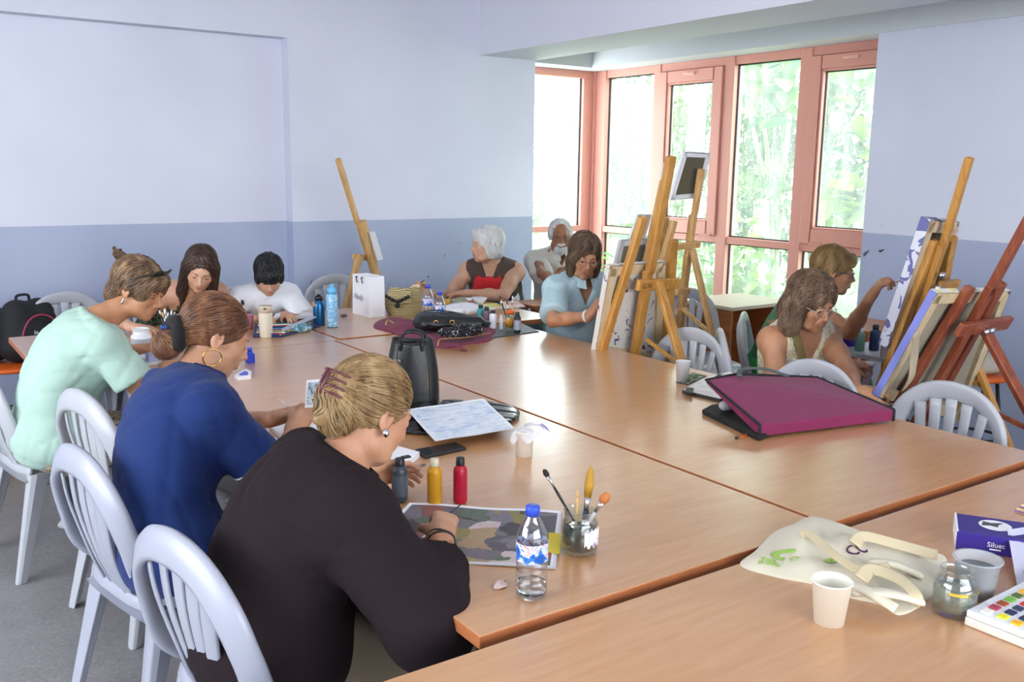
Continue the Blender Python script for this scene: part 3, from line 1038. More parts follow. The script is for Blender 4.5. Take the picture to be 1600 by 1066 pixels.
def polyg(prims, lo, hi, h, fn=None, grow=0.0, skip=None, mats=False):
    """sample and mesh prims inside box; fn(P, D) -> D post-processing; skip: list of boxes whose faces are left out"""
    lo = np.array(lo, float); hi = np.array(hi, float)
    n = np.maximum(3, np.ceil((hi - lo) / h).astype(int) + 1)
    c = (lo + hi) / 2; r = np.linalg.norm(hi - lo) / 2
    pr = near(prims, c, r)
    # block evaluation: only blocks close to the surface get full sampling
    B = 8
    nb = -(-n // B)
    F = np.ones(tuple(nb * B + 1), np.float32)
    cen = np.stack(np.meshgrid(*[np.arange(k) for k in nb], indexing='ij'), -1).reshape(-1, 3)
    P = lo + (cen * B + B / 2) * h
    Dc = field(pr, P, grow)
    if fn is not None: Dc = fn(P, Dc)
    R = B * h * .87 + .02
    g = np.stack(np.meshgrid(np.arange(B + 1), np.arange(B + 1), np.arange(B + 1), indexing='ij'), -1).reshape(-1, 3)
    F4 = F
    act = cen[np.abs(Dc) < R * 1.35]
    for q in cen[Dc < -R * 1.35]:
        F4[q[0] * B:q[0] * B + B + 1, q[1] * B:q[1] * B + B + 1, q[2] * B:q[2] * B + B + 1] = -1
    CH = 96
    # sort by blocks so that nearby ones are evaluated together with few primitives
    for i in range(0, len(act), CH):
        a = act[i:i + CH]
        pts = lo + (a[:, None, :] * B + g[None]) * h
        lo_, hi_ = pts.reshape(-1, 3).min(0), pts.reshape(-1, 3).max(0)
        cc = (lo_ + hi_) / 2; rr = np.linalg.norm(hi_ - lo_) / 2
        pl = near(pr, cc, rr) or pr
        D = field(pl, pts, grow)
        if fn is not None: D = fn(pts, D)
        D = D.reshape(-1, B + 1, B + 1, B + 1)
        for q, dd in zip(a, D):
            F4[q[0] * B:q[0] * B + B + 1, q[1] * B:q[1] * B + B + 1, q[2] * B:q[2] * B + B + 1] = dd
    F4 = F4[:n[0], :n[1], :n[2]]
    v, f = surface_nets(F4, lo, h)
    if skip and len(f):
        fc = v[f].mean(1)
        keep = np.ones(len(f), bool)
        for (a, b) in skip:
            keep &= ~np.all((fc > np.array(a) + h * .5) & (fc < np.array(b) - h * .5), axis=1)
        f = f[keep]
    mi = None
    if mats and len(f):
        _, M = field(near(prims, c, r), v[f].mean(1), grow, True)
        mi = M
    return v, f, mi

def bbox(prims, pad=.03):
    lo = np.min([p.c - p.R for p in prims], 0) - pad; hi = np.max([p.c + p.R for p in prims], 0) + pad
    return lo, hi

def join_np(parts):
    V = []; F = []; M = []; o = 0
    for v, f, m in parts:
        V.append(v); F.append(f + o); M.append(m if m is not None else np.zeros(len(f), int)); o += len(v)
    return np.concatenate(V), np.concatenate(F), np.concatenate(M)

def np_mesh(name, v, f, mats, mi=None, org=(0, 0, 0), smooth=True):
    used = np.unique(f)
    mp = np.zeros(len(v), np.int64); mp[used] = np.arange(len(used))
    v = v[used] - np.array(org); f = mp[f]
    me = bpy.data.meshes.new(name)
    me.vertices.add(len(v)); me.vertices.foreach_set('co', v.astype(np.float32).ravel())
    k = f.shape[1]
    me.loops.add(f.size); me.loops.foreach_set('vertex_index', f.astype(np.int32).ravel())
    me.polygons.add(len(f)); me.polygons.foreach_set('loop_start', np.arange(0, f.size, k, dtype=np.int32))
    me.polygons.foreach_set('loop_total', np.full(len(f), k, np.int32))
    for m in (mats if isinstance(mats, (list, tuple)) else [mats]):
        me.materials.append(m)
    if mi is not None:
        me.polygons.foreach_set('material_index', mi.astype(np.int32))
    me.polygons.foreach_set('use_smooth', np.full(len(f), smooth, bool))
    me.update(calc_edges=True); me.validate()
    return me

def sdf_obj(name, prims, h, m, parent, org, grow=0.0, fn=None, pad=.03, mats=False, label=None, kind=None, box_=None):
    lo, hi = box_ or bbox(prims, pad + grow)
    v, f, mi = polyg(prims, lo, hi, h, fn, grow, mats=mats)
    me = np_mesh(name, v, f, m, mi, org)
    o = bpy.data.objects.new(name, me); COL.objects.link(o); o.parent = parent
    if label: o['label'] = label
    if kind: o['kind'] = kind
    return o
# ------------------------------------------------------------------ people
def skin_mat(name, c, c2=None):
    k = NT(name)
    v = k.coord('Object')
    nz = k.noise(v, 14, 4, .6)
    c2 = c2 or c
    a = lin(c); b = lin(c2)
    cc = k.ramp(nz.outputs[0], [(.3, tuple([x * .9 for x in b[:3]] + [1])), (.7, a)])
    k.l(cc, k.b.inputs['Base Color'])
    k.b.inputs['Roughness'].default_value = .5
    k.b.inputs['Specular IOR Level'].default_value = .4
    k.b.inputs['Subsurface Weight'].default_value = .12
    k.b.inputs['Subsurface Radius'].default_value = (1, .35, .2)
    k.b.inputs['Subsurface Scale'].default_value = .01
    nb = k.noise(v, 160, 2)
    k.bump(nb.outputs[0], .12, .002)
    return k.m
def hair_mat(name, cols):
    k = NT(name)
    v = k.coord('Object', scale=(1, 1, .35))
    nz = k.noise(v, 26, 4, .6)
    c = k.ramp(nz.outputs[0], [(.28, cols[0]), (.5, cols[1]), (.74, cols[2])])
    k.l(c, k.b.inputs['Base Color'])
    k.b.inputs['Roughness'].default_value = .42
    k.b.inputs['Specular IOR Level'].default_value = .45
    return k.m
def cloth_mat(name, c, rough=.85, var=.08, weave=.25, sheen=.08):
    return mat(name, c, rough, spec=.2, var=var, vscale=6, bump=weave, bscale=700, sheen=sheen)
def pattern_mat(name, stops, scale=30, kind='noise', rough=.85, dist=1.0, squash=(1, 1, 1)):
    k = NT(name)
    v = k.coord('Object', scale=squash)
    if kind == 'noise':
        nz = k.noise(v, scale, 3, .5, dist); f = nz.outputs[0]
    else:
        nn = k.noise(v, scale * .5, 2); 
        mx = k.n('ShaderNodeMix', data_type='VECTOR'); mx.inputs['Factor'].default_value = .06
        k.l(v, mx.inputs['A']); k.l(nn.outputs['Color'], mx.inputs['B'])
        vo = k.n('ShaderNodeTexVoronoi'); vo.inputs['Scale'].default_value = scale; k.l(mx.outputs['Result'], vo.inputs['Vector'])
        sp = k.n('ShaderNodeSeparateColor'); k.l(vo.outputs['Color'], sp.inputs[0]); f = sp.outputs[0]
    c = k.ramp(f, stops, 'CONSTANT')
    k.l(c, k.b.inputs['Base Color']); k.b.inputs['Roughness'].default_value = rough
    k.b.inputs['Specular IOR Level'].default_value = .2
    return k.m
M_LIP = skin_mat('lip', '#aa685c')
M_LIPRED = skin_mat('lip_red', '#a5353c')
M_EYEW = mat('eye_white', '#c9c3bc', .3)
M_IRIS = mat('iris_dark', '#3a2a20', .2)
M_LENS = glass_mat('spectacle_lens', 0.02, (.97, .97, .97, 1))
M_GOLD = mat('gold', '#d8b36a', .25, metal=1.0)
M_SILVER = mat('silver', '#cfd1d4', .25, metal=1.0)

class FlatCone(Cone):
    """cone with a flat cut end at b (a sleeve or trouser leg)"""
    def d(s, P):
        dd = (s.b - s.a) / np.linalg.norm(s.b - s.a)
        return np.maximum(Cone.d(s, P), (P - s.b) @ dd)
class Lid(Ell):
    def __init__(s, c, r, n, off, **kw):
        Ell.__init__(s, c, r, **kw); s.n = V3(n) / np.linalg.norm(V3(n)); s.off = off
    def d(s, P):
        return np.maximum(Ell.d(s, P), s.off - (P - s.c) @ s.n)

def wrinkle(P, amp=.004, seed=0, sc=1.0, axis=None):
    rs = np.random.RandomState(seed)
    o = 0
    for i in range(6):
        w = rs.normal(size=3); w /= np.linalg.norm(w)
        lam = rs.uniform(.07, .15) * sc
        ph = rs.uniform(0, 6.28)
        w2 = rs.normal(size=3) * 9; w3 = rs.normal(size=3) * 7
        mask = np.clip(np.sin(P @ w3 + ph * 2) * 1.6, 0, 1)
        o = o + mask * (.25 - (1 - np.abs(np.sin((P @ w) * PI / lam + ph + .9 * np.sin(P @ w2 + ph)))) ** 5)
    return -o * amp * .75

def unit(v):
    v = V3(v); return v / (np.linalg.norm(v) + 1e-12)
def ik(s, w, l1, l2, hint):
    s, w = V3(s), V3(w); d = w - s; D = np.linalg.norm(d)
    if D > (l1 + l2) * .995:
        k = D / ((l1 + l2) * .995); l1 *= k; l2 *= k
    a = (l1 * l1 - l2 * l2 + D * D) / (2 * D)
    h = math.sqrt(max(0, l1 * l1 - a * a))
    u = d / D; hv = V3(hint); hv = unit(hv - u * (hv @ u))
    return s + u * a + hv * h

def hand_prims(w, d, n, side, curl=(.5, .7, .5), s=1.0, pinch=False, spread=.06):
    """w wrist, d direction to the knuckles, n palm normal, side thumb side"""
    w, d, n, side = V3(w), unit(d), V3(n), V3(side)
    n = unit(n - d * (n @ d)); sd = unit(np.cross(d, n)); sd = sd * (1 if sd @ side > 0 else -1)
    pr = []
    k = .006
    for o, r1, r2 in ((.018, .019, .017), (.006, .021, .018), (-.006, .021, .018), (-.018, .018, .0155)):
        pr.append(Cone(w + sd * o * .55 * s + d * .01 * s, w + d * .082 * s + sd * o * 1.2 * s, r1 * .82 * s, r2 * .72 * s, .012))
    pr.append(Cone(w - d * .02 * s, w + d * .02 * s, .024 * s, .024 * s, .02, fl=n, fs=.72))
    base = (.026, .009, -.009, -.025); L = (.070, .078, .072, .056)
    tips = []
    for i in range(4):
        b = w + d * (.086 - .004 * (i == 3) - .003 * (i == 0)) * s + sd * base[i] * s
        c = curl
        if pinch:
            c = ((.75, .85, .4), (.8, .95, .5), (.95, 1.1, .6), (1.05, 1.15, .6))[i]
        dd = unit(d + sd * (spread * (1.5 - i)))
        a = 0; p = b; r = (.0088, .009, .0086, .0076)[i] * s
        for j, (fr, cc) in enumerate(zip((.46, .30, .24), c)):
            a += cc
            q = p + (dd * math.cos(a) + n * math.sin(a)) * L[i] * fr * s
            pr.append(Cone(p, q, r * (1 - .1 * j), r * (.93 - .1 * j), .003)); p = q
        tips.append(p)
    tb = w + d * .022 * s + sd * .022 * s + n * .006 * s
    if pinch:
        t2 = tips[0] + n * -.004 * s + sd * .006 * s
        t1 = (tb + t2) / 2 + sd * .020 * s + d * .004
    else:
        t1 = tb + (d * .62 + sd * .62 + n * .35) * .042 * s; t2 = t1 + (d * .85 + sd * .2 + n * .45) * .032 * s
    pr.append(Cone(tb - d * .01 * s, tb + (t1 - tb) * .6, .016 * s, .0125 * s, .01))
    pr.append(Cone(tb + (t1 - tb) * .5, t1, .012 * s, .0105 * s, .004)); pr.append(Cone(t1, t2, .0105 * s, .0085 * s, .003))
    return pr, tips, t2

def head_prims(H, Q, s=1.0, male=False, lid=.5, jaw=1.0, mouth=0.0, old=0.0, child=False):
    """H centre, Q columns: right, forward, up"""
    def W(p): return H + Q @ (np.array(p, float) * s)
    E_ = lambda c, r, k=.02, m=0, op='u': Ell(W(c), np.array(r) * s, Q, k, m, op)
    C_ = lambda a, b, ra, rb, k=.01, m=0, op='u': Cone(W(a), W(b), ra * s, rb * s, k, m, op=op)
    j = jaw
    pr = [E_((0, -.018, .030), (.073, .090, .082)), E_((0, .028, -.022), (.058, .060, .082), .03),
          E_((0, .026, -.066), (.048 * j, .052, .042), .03), E_((0, .066, -.094), (.021 * j, .018, .018), .022),
          E_((.036, .056, -.024), (.024, .024, .022), .02), E_((-.036, .056, -.024), (.024, .024, .022), .02),
          E_((.044 * j, .012, -.068), (.018, .03, .02), .025), E_((-.044 * j, .012, -.068), (.018, .03, .02), .025),
          C_((-.032, .074, .020), (.032, .074, .020), .0105, .0105, .014),
          C_((0, .082, .012), (0, .103, -.024), .0062, .0092, .010), E_((0, .104, -.028), (.0105, .0105, .0088), .006),
          E_((.0105, .094, -.032), (.0075, .009, .0065), .006), E_((-.0105, .094, -.032), (.0075, .009, .0065), .006),
          E_((0, .080, -.050), (.027, .016, .022), .014)]
    pr += [E_((x * .031, .094, .003), (.0165, .014, .0115), .010, 0, 's') for x in (1, -1)]
    ex, ey, ez = .031, .0715, .002
    for x in (1, -1):
        c = W((x * ex, ey, ez))
        up = unit(Q @ np.array([0, .55 - lid * 1.1, 1.0]))
        pr.append(Lid(c, np.array([.0150, .0146, .0140]) * s, up, (.0058 - .0125 * lid) * s, R=Q, k=.003))
        dn = unit(Q @ np.array([0, .35, -1.0]))
        pr.append(Lid(c, np.array([.0148, .0142, .0138]) * s, dn, .0056 * s, R=Q, k=.003))
    o = mouth
    for x in (1, -1):
        pr.append(C_((x * .021, .082, -.0595), (x * .005, .0935, -.0560), .0035, .0052, .004, 1))
        pr.append(C_((x * .020, .081, -.0610), (0, .0920, -.0660 - o), .0036, .0064, .004, 1))
    if o:
        pr.append(E_((0, .092, -.061 - o * .5), (.012, .008, .0035 + o * .4), .002, 0, 's'))
    for x in (1, -1):
        pr.append(E_((x * .076, -.010, -.002), (.0085, .0185, .029), .008))
        pr.append(E_((x * .084, -.006, .002), (.006, .010, .016), .005, 0, 's'))
        pr.append(E_((x * .075, -.004, -.026), (.006, .009, .010), .006))
    if old:
        for x in (1, -1):
            pr.append(C_((x * .022, .088, -.034), (x * .032, .078, -.062), .0028, .0022, .006, 0, 's'))
            pr.append(E_((x * .04, .045, -.085), (.014, .02, .014), .02))
    return pr, W

def frame_q(f, up=(0, 0, 1), roll=0.0):
    f = unit(f); up = V3(up); r = unit(np.cross(f, up)); u = np.cross(r, f)
    if roll:
        c, s_ = math.cos(roll), math.sin(roll); r, u = r * c + u * s_, -r * s_ + u * c
    return np.stack([r, f, u], 1)

def grad(prims, P, grow=0.0, e=.002):
    D0 = field(prims, P, grow)
    g = np.stack([field(prims, P + np.eye(3)[i] * e, grow) - D0 for i in range(3)], -1) / e
    return D0, g / (np.linalg.norm(g, axis=-1, keepdims=True) + 1e-9)

def strand_mesh(name, prims, seeds, flow, Hc, Q, steps, ds, m, parent, org, rad=.0011, lift=.0015, rs=None, jitter=.12, wave=0.0, label=None):
    """strands traced along a flow over the hair volume; seeds: world points"""
    P = seeds.copy(); n = len(P)
    jit = rs.normal(size=(n, 3)) * jitter
    ph = rs.uniform(0, 6.28, n); wl = rs.uniform(.02, .045, n)
    D, g = grad(prims, P); P = P - g * (D - lift)[:, None]
    path = [P.copy()]; nor = [g.copy()]
    lens = rs.randint(max(3, int(steps * .6)), steps + 1, n)
    lf = rs.uniform(.3, 1.8, n) * lift
    for i in range(steps):
        loc = (P - Hc) @ Q
        f = flow(loc) @ Q.T + jit
        f = f - g * np.sum(f * g, -1, keepdims=True)
        f /= np.linalg.norm(f, axis=-1, keepdims=True) + 1e-9
        if wave:
            sd = np.cross(f, g); f = f + sd * (wave * np.sin(ph + i * ds / wl * 6.28))[:, None]
        mv = (i < lens)[:, None]
        Pn = P + f * ds
        D, g2 = grad(prims, Pn)
        Pn = Pn - g2 * np.clip(D - lf, -.01, .004)[:, None]
        P = np.where(mv, Pn, P + f * 1e-5); g = g2
        path.append(P.copy()); nor.append(g.copy())
    A = np.stack(path, 1); N = np.stack(nor, 1)
    T = np.gradient(A, axis=1); T /= np.linalg.norm(T, axis=-1, keepdims=True) + 1e-9
    S = np.cross(T, N)
    m_ = A.shape[1]
    r = rad * np.clip(np.minimum(np.arange(m_) + .6, (m_ - np.arange(m_)) * .8) / 2.2, .25, 1)
    rr = r[None, :, None] * rs.uniform(.6, 1.5, (n, 1, 1))
    V = np.stack([A + S * rr * 1.5, A + N * rr, A - S * rr * 1.5], 2).reshape(n, m_ * 3, 3)
    base = (np.arange(n) * m_ * 3)[:, None]
    F = []
    for i in range(m_ - 1):
        for a, b in ((0, 1), (1, 2), (2, 0)):
            F.append(np.stack([base[:, 0] + i * 3 + a, base[:, 0] + i * 3 + b, base[:, 0] + i * 3 + 3 + b, base[:, 0] + i * 3 + 3 + a], 1))
    me = np_mesh(name, V.reshape(-1, 3), np.concatenate(F), m, None, org)
    o = bpy.data.objects.new(name, me); COL.objects.link(o); o.parent = parent; o['kind'] = 'stuff'
    if label: o['label'] = label
    return o

def person(label, sp):
    s = sp.get('s', 1.0); male = sp.get('male', False)
    pel = V3(sp['pel']); H = V3(sp['head'])
    pf = unit(list(sp['pf']) + [0]) if len(sp['pf']) == 2 else unit(sp['pf'])
    cf = unit(list(sp.get('cf', sp['pf'])) + [0])[:3]
    Q = frame_q(sp['hf'], sp.get('hup', (0, 0, 1)), sp.get('roll', 0))
    hu, hf = Q[:, 2], Q[:, 1]
    t = thing('person', label, 'person', (pel[0], pel[1], 0))
    org = (pel[0], pel[1], 0)
    up0 = unit(H - pel)
    nb = H - hu * .075 * s - up0 * .085 * s - hf * .022 * s + V3(sp.get('nbo', (0, 0, 0)))
    ctrl = (pel + nb) / 2 - cf * sp.get('hunch', .06) + V3((0, 0, .03))
    B = lambda u: pel * (1 - u) ** 2 + ctrl * 2 * u * (1 - u) + nb * u * u
    dB = lambda u: unit((ctrl - pel) * (1 - u) + (nb - ctrl) * u)
    latp = unit(np.cross(pf, (0, 0, 1))); latc = unit(np.cross(cf, (0, 0, 1)))
    lat = lambda u: unit(latp * (1 - u) + latc * u)
    w = sp.get('w', 1.0); dp = sp.get('dp', w)
    tor = []
    for u, rx, ry, rz, k in ((0.0, .170, .118, .10, .05), (.25, .148, .112, .11, .06), (.5, .150, .112, .12, .06), (.74, .160, .112, .11, .06), (.90, .140, .085, .075, .06)):
        d = dB(u); l = lat(u); l = unit(l - d * (l @ d)); f = np.cross(d, l)
        tor.append(Ell(B(u), (rx * w * s, ry * dp * s, rz * s), np.stack([l, -f, d], 1), k))
    dch = dB(.74); lch = lat(.8); fch = unit(np.cross(np.cross(lch, dch) * -1, (0, 0, 0)) if False else np.cross(dch, lch))
    if fch @ cf < 0: fch = -fch
    bust = sp.get('bust', .062)
    if bust:
        for x in (-1, 1):
            tor.append(Ell(B(.66) + lch * x * .072 * s + fch * .082 * s * dp, (bust * s,) * 3, None, .05))
    belly = sp.get('belly', 0)
    if belly:
        tor.append(Ell(B(.28) + fch * .06 * s, (.13 * s * w, belly * s, .11 * s), np.stack([lch, fch, dch], 1), .06))
    sw = sp.get('sw', .168 if not male else .19) * s
    sc = B(.93) - dch * .012
    sh = {}
    for x, nm in ((1, 'R'), (-1, 'L')):
        sh[nm] = sc + lch * x * sw + fch * (.015 + sp.get('sf' + nm, 0)) * s + V3(sp.get('so' + nm, (0, 0, 0)))
    yoke = [Cone(sh['R'], sh['L'], .052 * s, .052 * s, .05)]
    for nm in 'RL':
        yoke.append(Cone(nb + hu * .02, sh[nm] * .8 + nb * .2, .040 * s, .040 * s, .05))
        yoke.append(Ell(sh[nm], (.054 * s * sp.get('arm', 1),) * 3, None, .04))
    neck = [Cone(nb - dB(1) * .02, H - hu * .045 * s - hf * .012 * s, .054 * s * sp.get('nk', 1), .050 * s * sp.get('nk', 1), .03)]
    l1, l2 = .275 * s, .245 * s
    arms = []; hands = {}; el = {}; wr = {}
    am = sp.get('arm', 1.0)
    for x, nm in ((1, 'R'), (-1, 'L')):
        wv = V3(sp['w' + nm])
        e = ik(sh[nm], wv, l1, l2, sp.get('e' + nm, (lch * x * .6 + V3((0, 0, -1)) - fch * .3)))
        el[nm] = e; wr[nm] = wv
        mid = e * .6 + wv * .4
        arms += [Cone(sh[nm], sh[nm] * .45 + e * .55, .046 * s * am, .044 * s * am, .03), Cone(sh[nm] * .45 + e * .55, e, .044 * s * am, .035 * s * am, .02),
                 Cone(e, mid, .036 * s * am, .037 * s * am, .02), Cone(mid, wv, .036 * s * am, .0235 * s, .02)]
        hd = sp.get('d' + nm); hd = unit(wv - e) if hd is None else unit(hd)
        pn = sp.get('n' + nm, (0, 0, -1))
        side = np.cross(hd, unit(pn)) * x
        hp, tips, tt = hand_prims(wv + hd * .008, hd, pn, side, sp.get('c' + nm, (.35, .5, .35)), s * (1.08 if male else .98), sp.get('p' + nm, False))
        hands[nm] = (hp, tips, tt)
    t_tips = {k: (v[1], v[2]) for k, v in hands.items()}
    hd_pr, W = head_prims(H, Q, s * sp.get('hs', 1.0), male, sp.get('lid', .6), sp.get('jaw', 1.0), sp.get('mouth', 0), sp.get('old', 0))
    # legs
    hips, knees, ank = {}, {}, {}
    for x, nm in ((1, 'R'), (-1, 'L')):
        hips[nm] = pel + latp * x * .085 * s - V3((0, 0, .02))
        knees[nm] = V3(sp['k' + nm]) if 'k' + nm in sp else V3((pel[0], pel[1], 0)) + pf * .44 * s + latp * x * .11 + V3((0, 0, .49))
        ank[nm] = V3(sp['a' + nm]) if 'a' + nm in sp else V3((knees[nm][0], knees[nm][1], .085)) - pf * sp.get('ab', .02)
    legs = []
    for nm in 'RL':
        legs += [Cone(hips[nm], knees[nm], .082 * s * w, .056 * s, .04), Cone(knees[nm], knees[nm] * .65 + ank[nm] * .35, .053 * s, .053 * s, .03), Cone(knees[nm] * .65 + ank[nm] * .35, ank[nm], .053 * s, .036 * s, .03)]
        legs += [Cone(ank[nm], ank[nm] + pf * .13 * s - V3((0, 0, .05)), .034 * s, .026 * s, .03, fl=(0, 0, 1), fs=.8)]
    hv = sp.get('h', .0034)      # head sampling step
    hb = .135 * s + .005
    boxes = [(H - hb, H + hb)]
    hbx = []
    for nm in 'RL':
        pr_ = hands[nm][0]; lo, hi = bbox(pr_, .004)
        hbx.append((lo, hi))
    allp = tor + yoke + neck + arms + legs + hd_pr + hands['R'][0] + hands['L'][0]
    pieces = []
    lo, hi = bbox(tor + yoke + neck + arms + legs, .02)
    pieces.append(polyg(allp, lo, hi, .0135, skip=boxes + hbx, mats=False))
    pieces.append(polyg(allp, boxes[0][0], boxes[0][1], hv, mats=True))
    for b in hbx:
        pieces.append(polyg(allp, b[0], b[1], sp.get('hh', .0034), mats=False))
    v, f, mi = join_np(pieces)
    sk = sp['skin']
    me = np_mesh('body', v, f, [sk, sp.get('lipm', M_LIP)], mi, org)
    body = bpy.data.objects.new('body', me); COL.objects.link(body); body.parent = t
    # eyes, brows
    hs = s * sp.get('hs', 1.0)
    for x in (-1, 1):
        g = G(); c = W((x * .031, .0715, .002))
        g.ball(c - org, .0132 * hs, 14, 10)
        gz = unit(Q @ np.array([0, 1, -.35 * sp.get('lid', .6)]))
        g.cur = 1; g.ball(V3(c) - org + gz * .0085 * hs, .0062 * hs, 10, 8)
        part('eye', g, [M_EYEW, M_IRIS], t)
        g = G(); ld = sp.get('lid', .6); nv = np.array([0, .55 - ld * 1.1, 1.0]); nv /= np.linalg.norm(nv); e2 = np.cross(nv, (1, 0, 0)); e2 = e2 if e2[1] > 0 else -e2
        of = .0058 - .0125 * ld; rr_ = math.sqrt(.0152 ** 2 - of ** 2)
        g.tube([tuple(W(np.array([x * .031, .0715, .002]) + nv * of + rr_ * (np.array([math.cos(a), 0, 0]) + e2 * math.sin(a))) - org) for a in [PI * (.14 + .72 * k / 10) for k in range(11)]], [.0005 * hs + .0010 * hs * math.sin(PI * k / 10) for k in range(11)], 6)
        part('eyelash', g, mat('lash_dark', '#2a1d18', .6), t)
        g = G()
        pts = [W((x * (.014 + .034 * q), .0880 - .018 * q * q, .0205 + .006 * math.sin(q * 2.6))) - org for q in (0, .25, .5, .75, 1)]
        g.tube(catmull([tuple(p) for p in pts], 3), [.0026 * hs * (1.3 - .9 * i / 12) for i in range(13)], 6, flat=.6)
        part('eyebrow', g, sp.get('brow') or mat('brow_brown', '#46342a', .8), t)
    # hair
    hr = sp['hair']
    def LP(q):
        kind = q[0]; kw = q[-1] if isinstance(q[-1], dict) else {}
        if kind == 'E':
            R = Q if 'rot' not in kw else Q @ np.array(Euler(kw['rot']).to_matrix())
            return Ell(W(q[1]), np.array(q[2]) * hs, R, kw.get('k', .02), 0, kw.get('op', 'u'))
        return Cone(W(q[1]), W(q[2]), q[3] * hs, q[4] * hs, kw.get('k', .02), 0, op=kw.get('op', 'u'))
    for hi_, st in enumerate(hr):
        hp = [LP(q) for q in st['prims']]
        lo, hi = bbox([p for p in hp if p.op == 'u'], .01)
        am_ = st.get('amp', .0016)
        def hfn(P, D, st=st, am_=am_):
            Lc = (P - H) @ Q
            fr = st.get('fr', 260)
            a = np.arctan2(Lc[..., 0], Lc[..., 2] + .35 + .0 * Lc[..., 1]) * 1.0
            return D + am_ * np.sin(Lc[..., 0] * fr * 1.1 + 9 * np.sin(Lc[..., 1] * 20) + 5 * np.sin(Lc[..., 2] * 24)) + am_ * .8 * np.sin(Lc[..., 1] * fr * .55 + 7 * np.sin(Lc[..., 2] * 31 + 1))
        vv, ff, _ = polyg(hp, lo, hi, st.get('h', max(hv, .0036)), hfn)
        hm = sp['hairm'] if 'm' not in st else st['m']
        ho = bpy.data.objects.new(st.get('name', 'hair'), np_mesh(st.get('name', 'hair'), vv, ff, hm, None, org)); COL.objects.link(ho); ho.parent = t
        if st.get('n', 0):
            rs = np.random.RandomState(17 + hi_)
            used = np.unique(ff); sd = vv[used][rs.randint(0, len(used), st['n'])]
            strand_mesh('strand', hp, sd, st['flow'], H, Q, st.get('steps', 9), st.get('ds', .012) * hs, hm, ho, org, st.get('rad', .0013), st.get('lift', .002), rs, st.get('jit', .12), st.get('wave', 0))
    info = dict(t=t, W=W, Q=Q, H=H, sh=sh, el=el, wr=wr, hands=t_tips, B=B, dB=dB, nb=nb, lch=lch, fch=fch, dch=dch, org=org, tor=tor, yoke=yoke, arms=arms, legs=legs, knees=knees, hips=hips, ank=ank, s=s, hu=hu, hf=hf, neck=neck, pel=pel, pf=pf, latp=latp, allp=allp, hs=hs, sp=sp)
    return info

def garment(I, name, m, grow=.012, sleeve=.5, hem=-.06, neckcut=.0, hole=.0, vneck=0.0, amp=.004, seed=1, h=.009, sl_r=1.25, strap=False, trim=None, label=None, armh=.84, flare=0.0, nofn=False, scoop=None):
    s = I['s']; pr = list(I['tor'])
    if not strap:
        pr += [Cone(p.a, p.b, p.ra, p.rb, p.k) if isinstance(p, Cone) else p for p in I['yoke'] if sleeve > 0 or isinstance(p, Cone)]
        for nm in 'RL':
            a, e, w = I['sh'][nm], I['el'][nm], I['wr'][nm]
            ar = I['sp'].get('arm', 1.0)
            if sleeve <= 1:
                if sleeve > 0:
                    b = a + (e - a) * sleeve
                    pr.append(FlatCone(a, b, .052 * s * ar, .050 * s * sl_r * ar, .03))
            else:
                pr.append(Cone(a, e, .054 * s * sl_r * ar, .050 * s * sl_r * ar, .05))
                b = e + (w - e) * (sleeve - 1)
                pr.append(FlatCone(e, b, .050 * s * sl_r * ar, .036 * s * sl_r, .04))
    if flare:
        pr.append(Ell(I['pel'] + V3((0, 0, .0)), ((.17 + flare) * s * I['sp'].get('w', 1), (.125 + flare) * s * I['sp'].get('w', 1), .12 * s), np.stack([I['latp'], I['pf'], V3((0, 0, 1))], 1), .05))
    nb, hu = I['nb'], unit(I['hu'] + I['dB'](1))
    fch, dch, pel = I['fch'], I['dch'], I['pel']
    ax0 = unit(I['dB'](.1))
    def fn(P, D):
        if amp: D = D + wrinkle(P, amp, seed)
        ndir = unit(hu * .6 + I['dB'](1) * .8 - fch * .25)
        q = P - nb; z = q @ ndir
        rad = np.linalg.norm(q - z[..., None] * ndir, axis=-1)
        D = np.maximum(D, np.minimum(z + .06, (.060 + hole) * s - rad))
        D = np.maximum(D, z - (.045 + neckcut))
        if scoop:
            c = I['B'](scoop[0]) + fch * scoop[1]
            D = np.maximum(D, scoop[2] - np.linalg.norm((P - c) * 1.0, axis=-1))
        if sleeve == 0 and not strap:
            mid = (I['sh']['R'] + I['sh']['L']) / 2; half = np.linalg.norm(I['sh']['R'] - I['sh']['L']) / 2
            D = np.maximum(D, np.where((P - mid) @ dch > -.12, np.abs((P - mid) @ I['lch']) - half * armh, -1))
        if vneck:
            q = P - (nb + fch * .07)
            x = q @ I['lch']; z = q @ dch; y = q @ fch
            wv = (vneck + z) * .45 - np.abs(x)
            D = np.maximum(D, np.where(y > -.03, np.minimum(wv, .02), -1))
        D = np.maximum(D, -((P - pel) @ ax0 - hem))
        if strap:
            D = np.maximum(D, (P - I['B'](strap)) @ dch)
        return D
    o = sdf_obj(name, pr, h, m, I['t'], I['org'], grow * s, fn, .03, label=label)
    if trim is not None:
        for nm in 'RL':
            ring_around(I, I['sh'][nm], I['el'][nm], sleeve - .015, (.050 * sl_r * ar + grow) * s + .0015, .0042, trim, 'cuff_stripe')
    return o

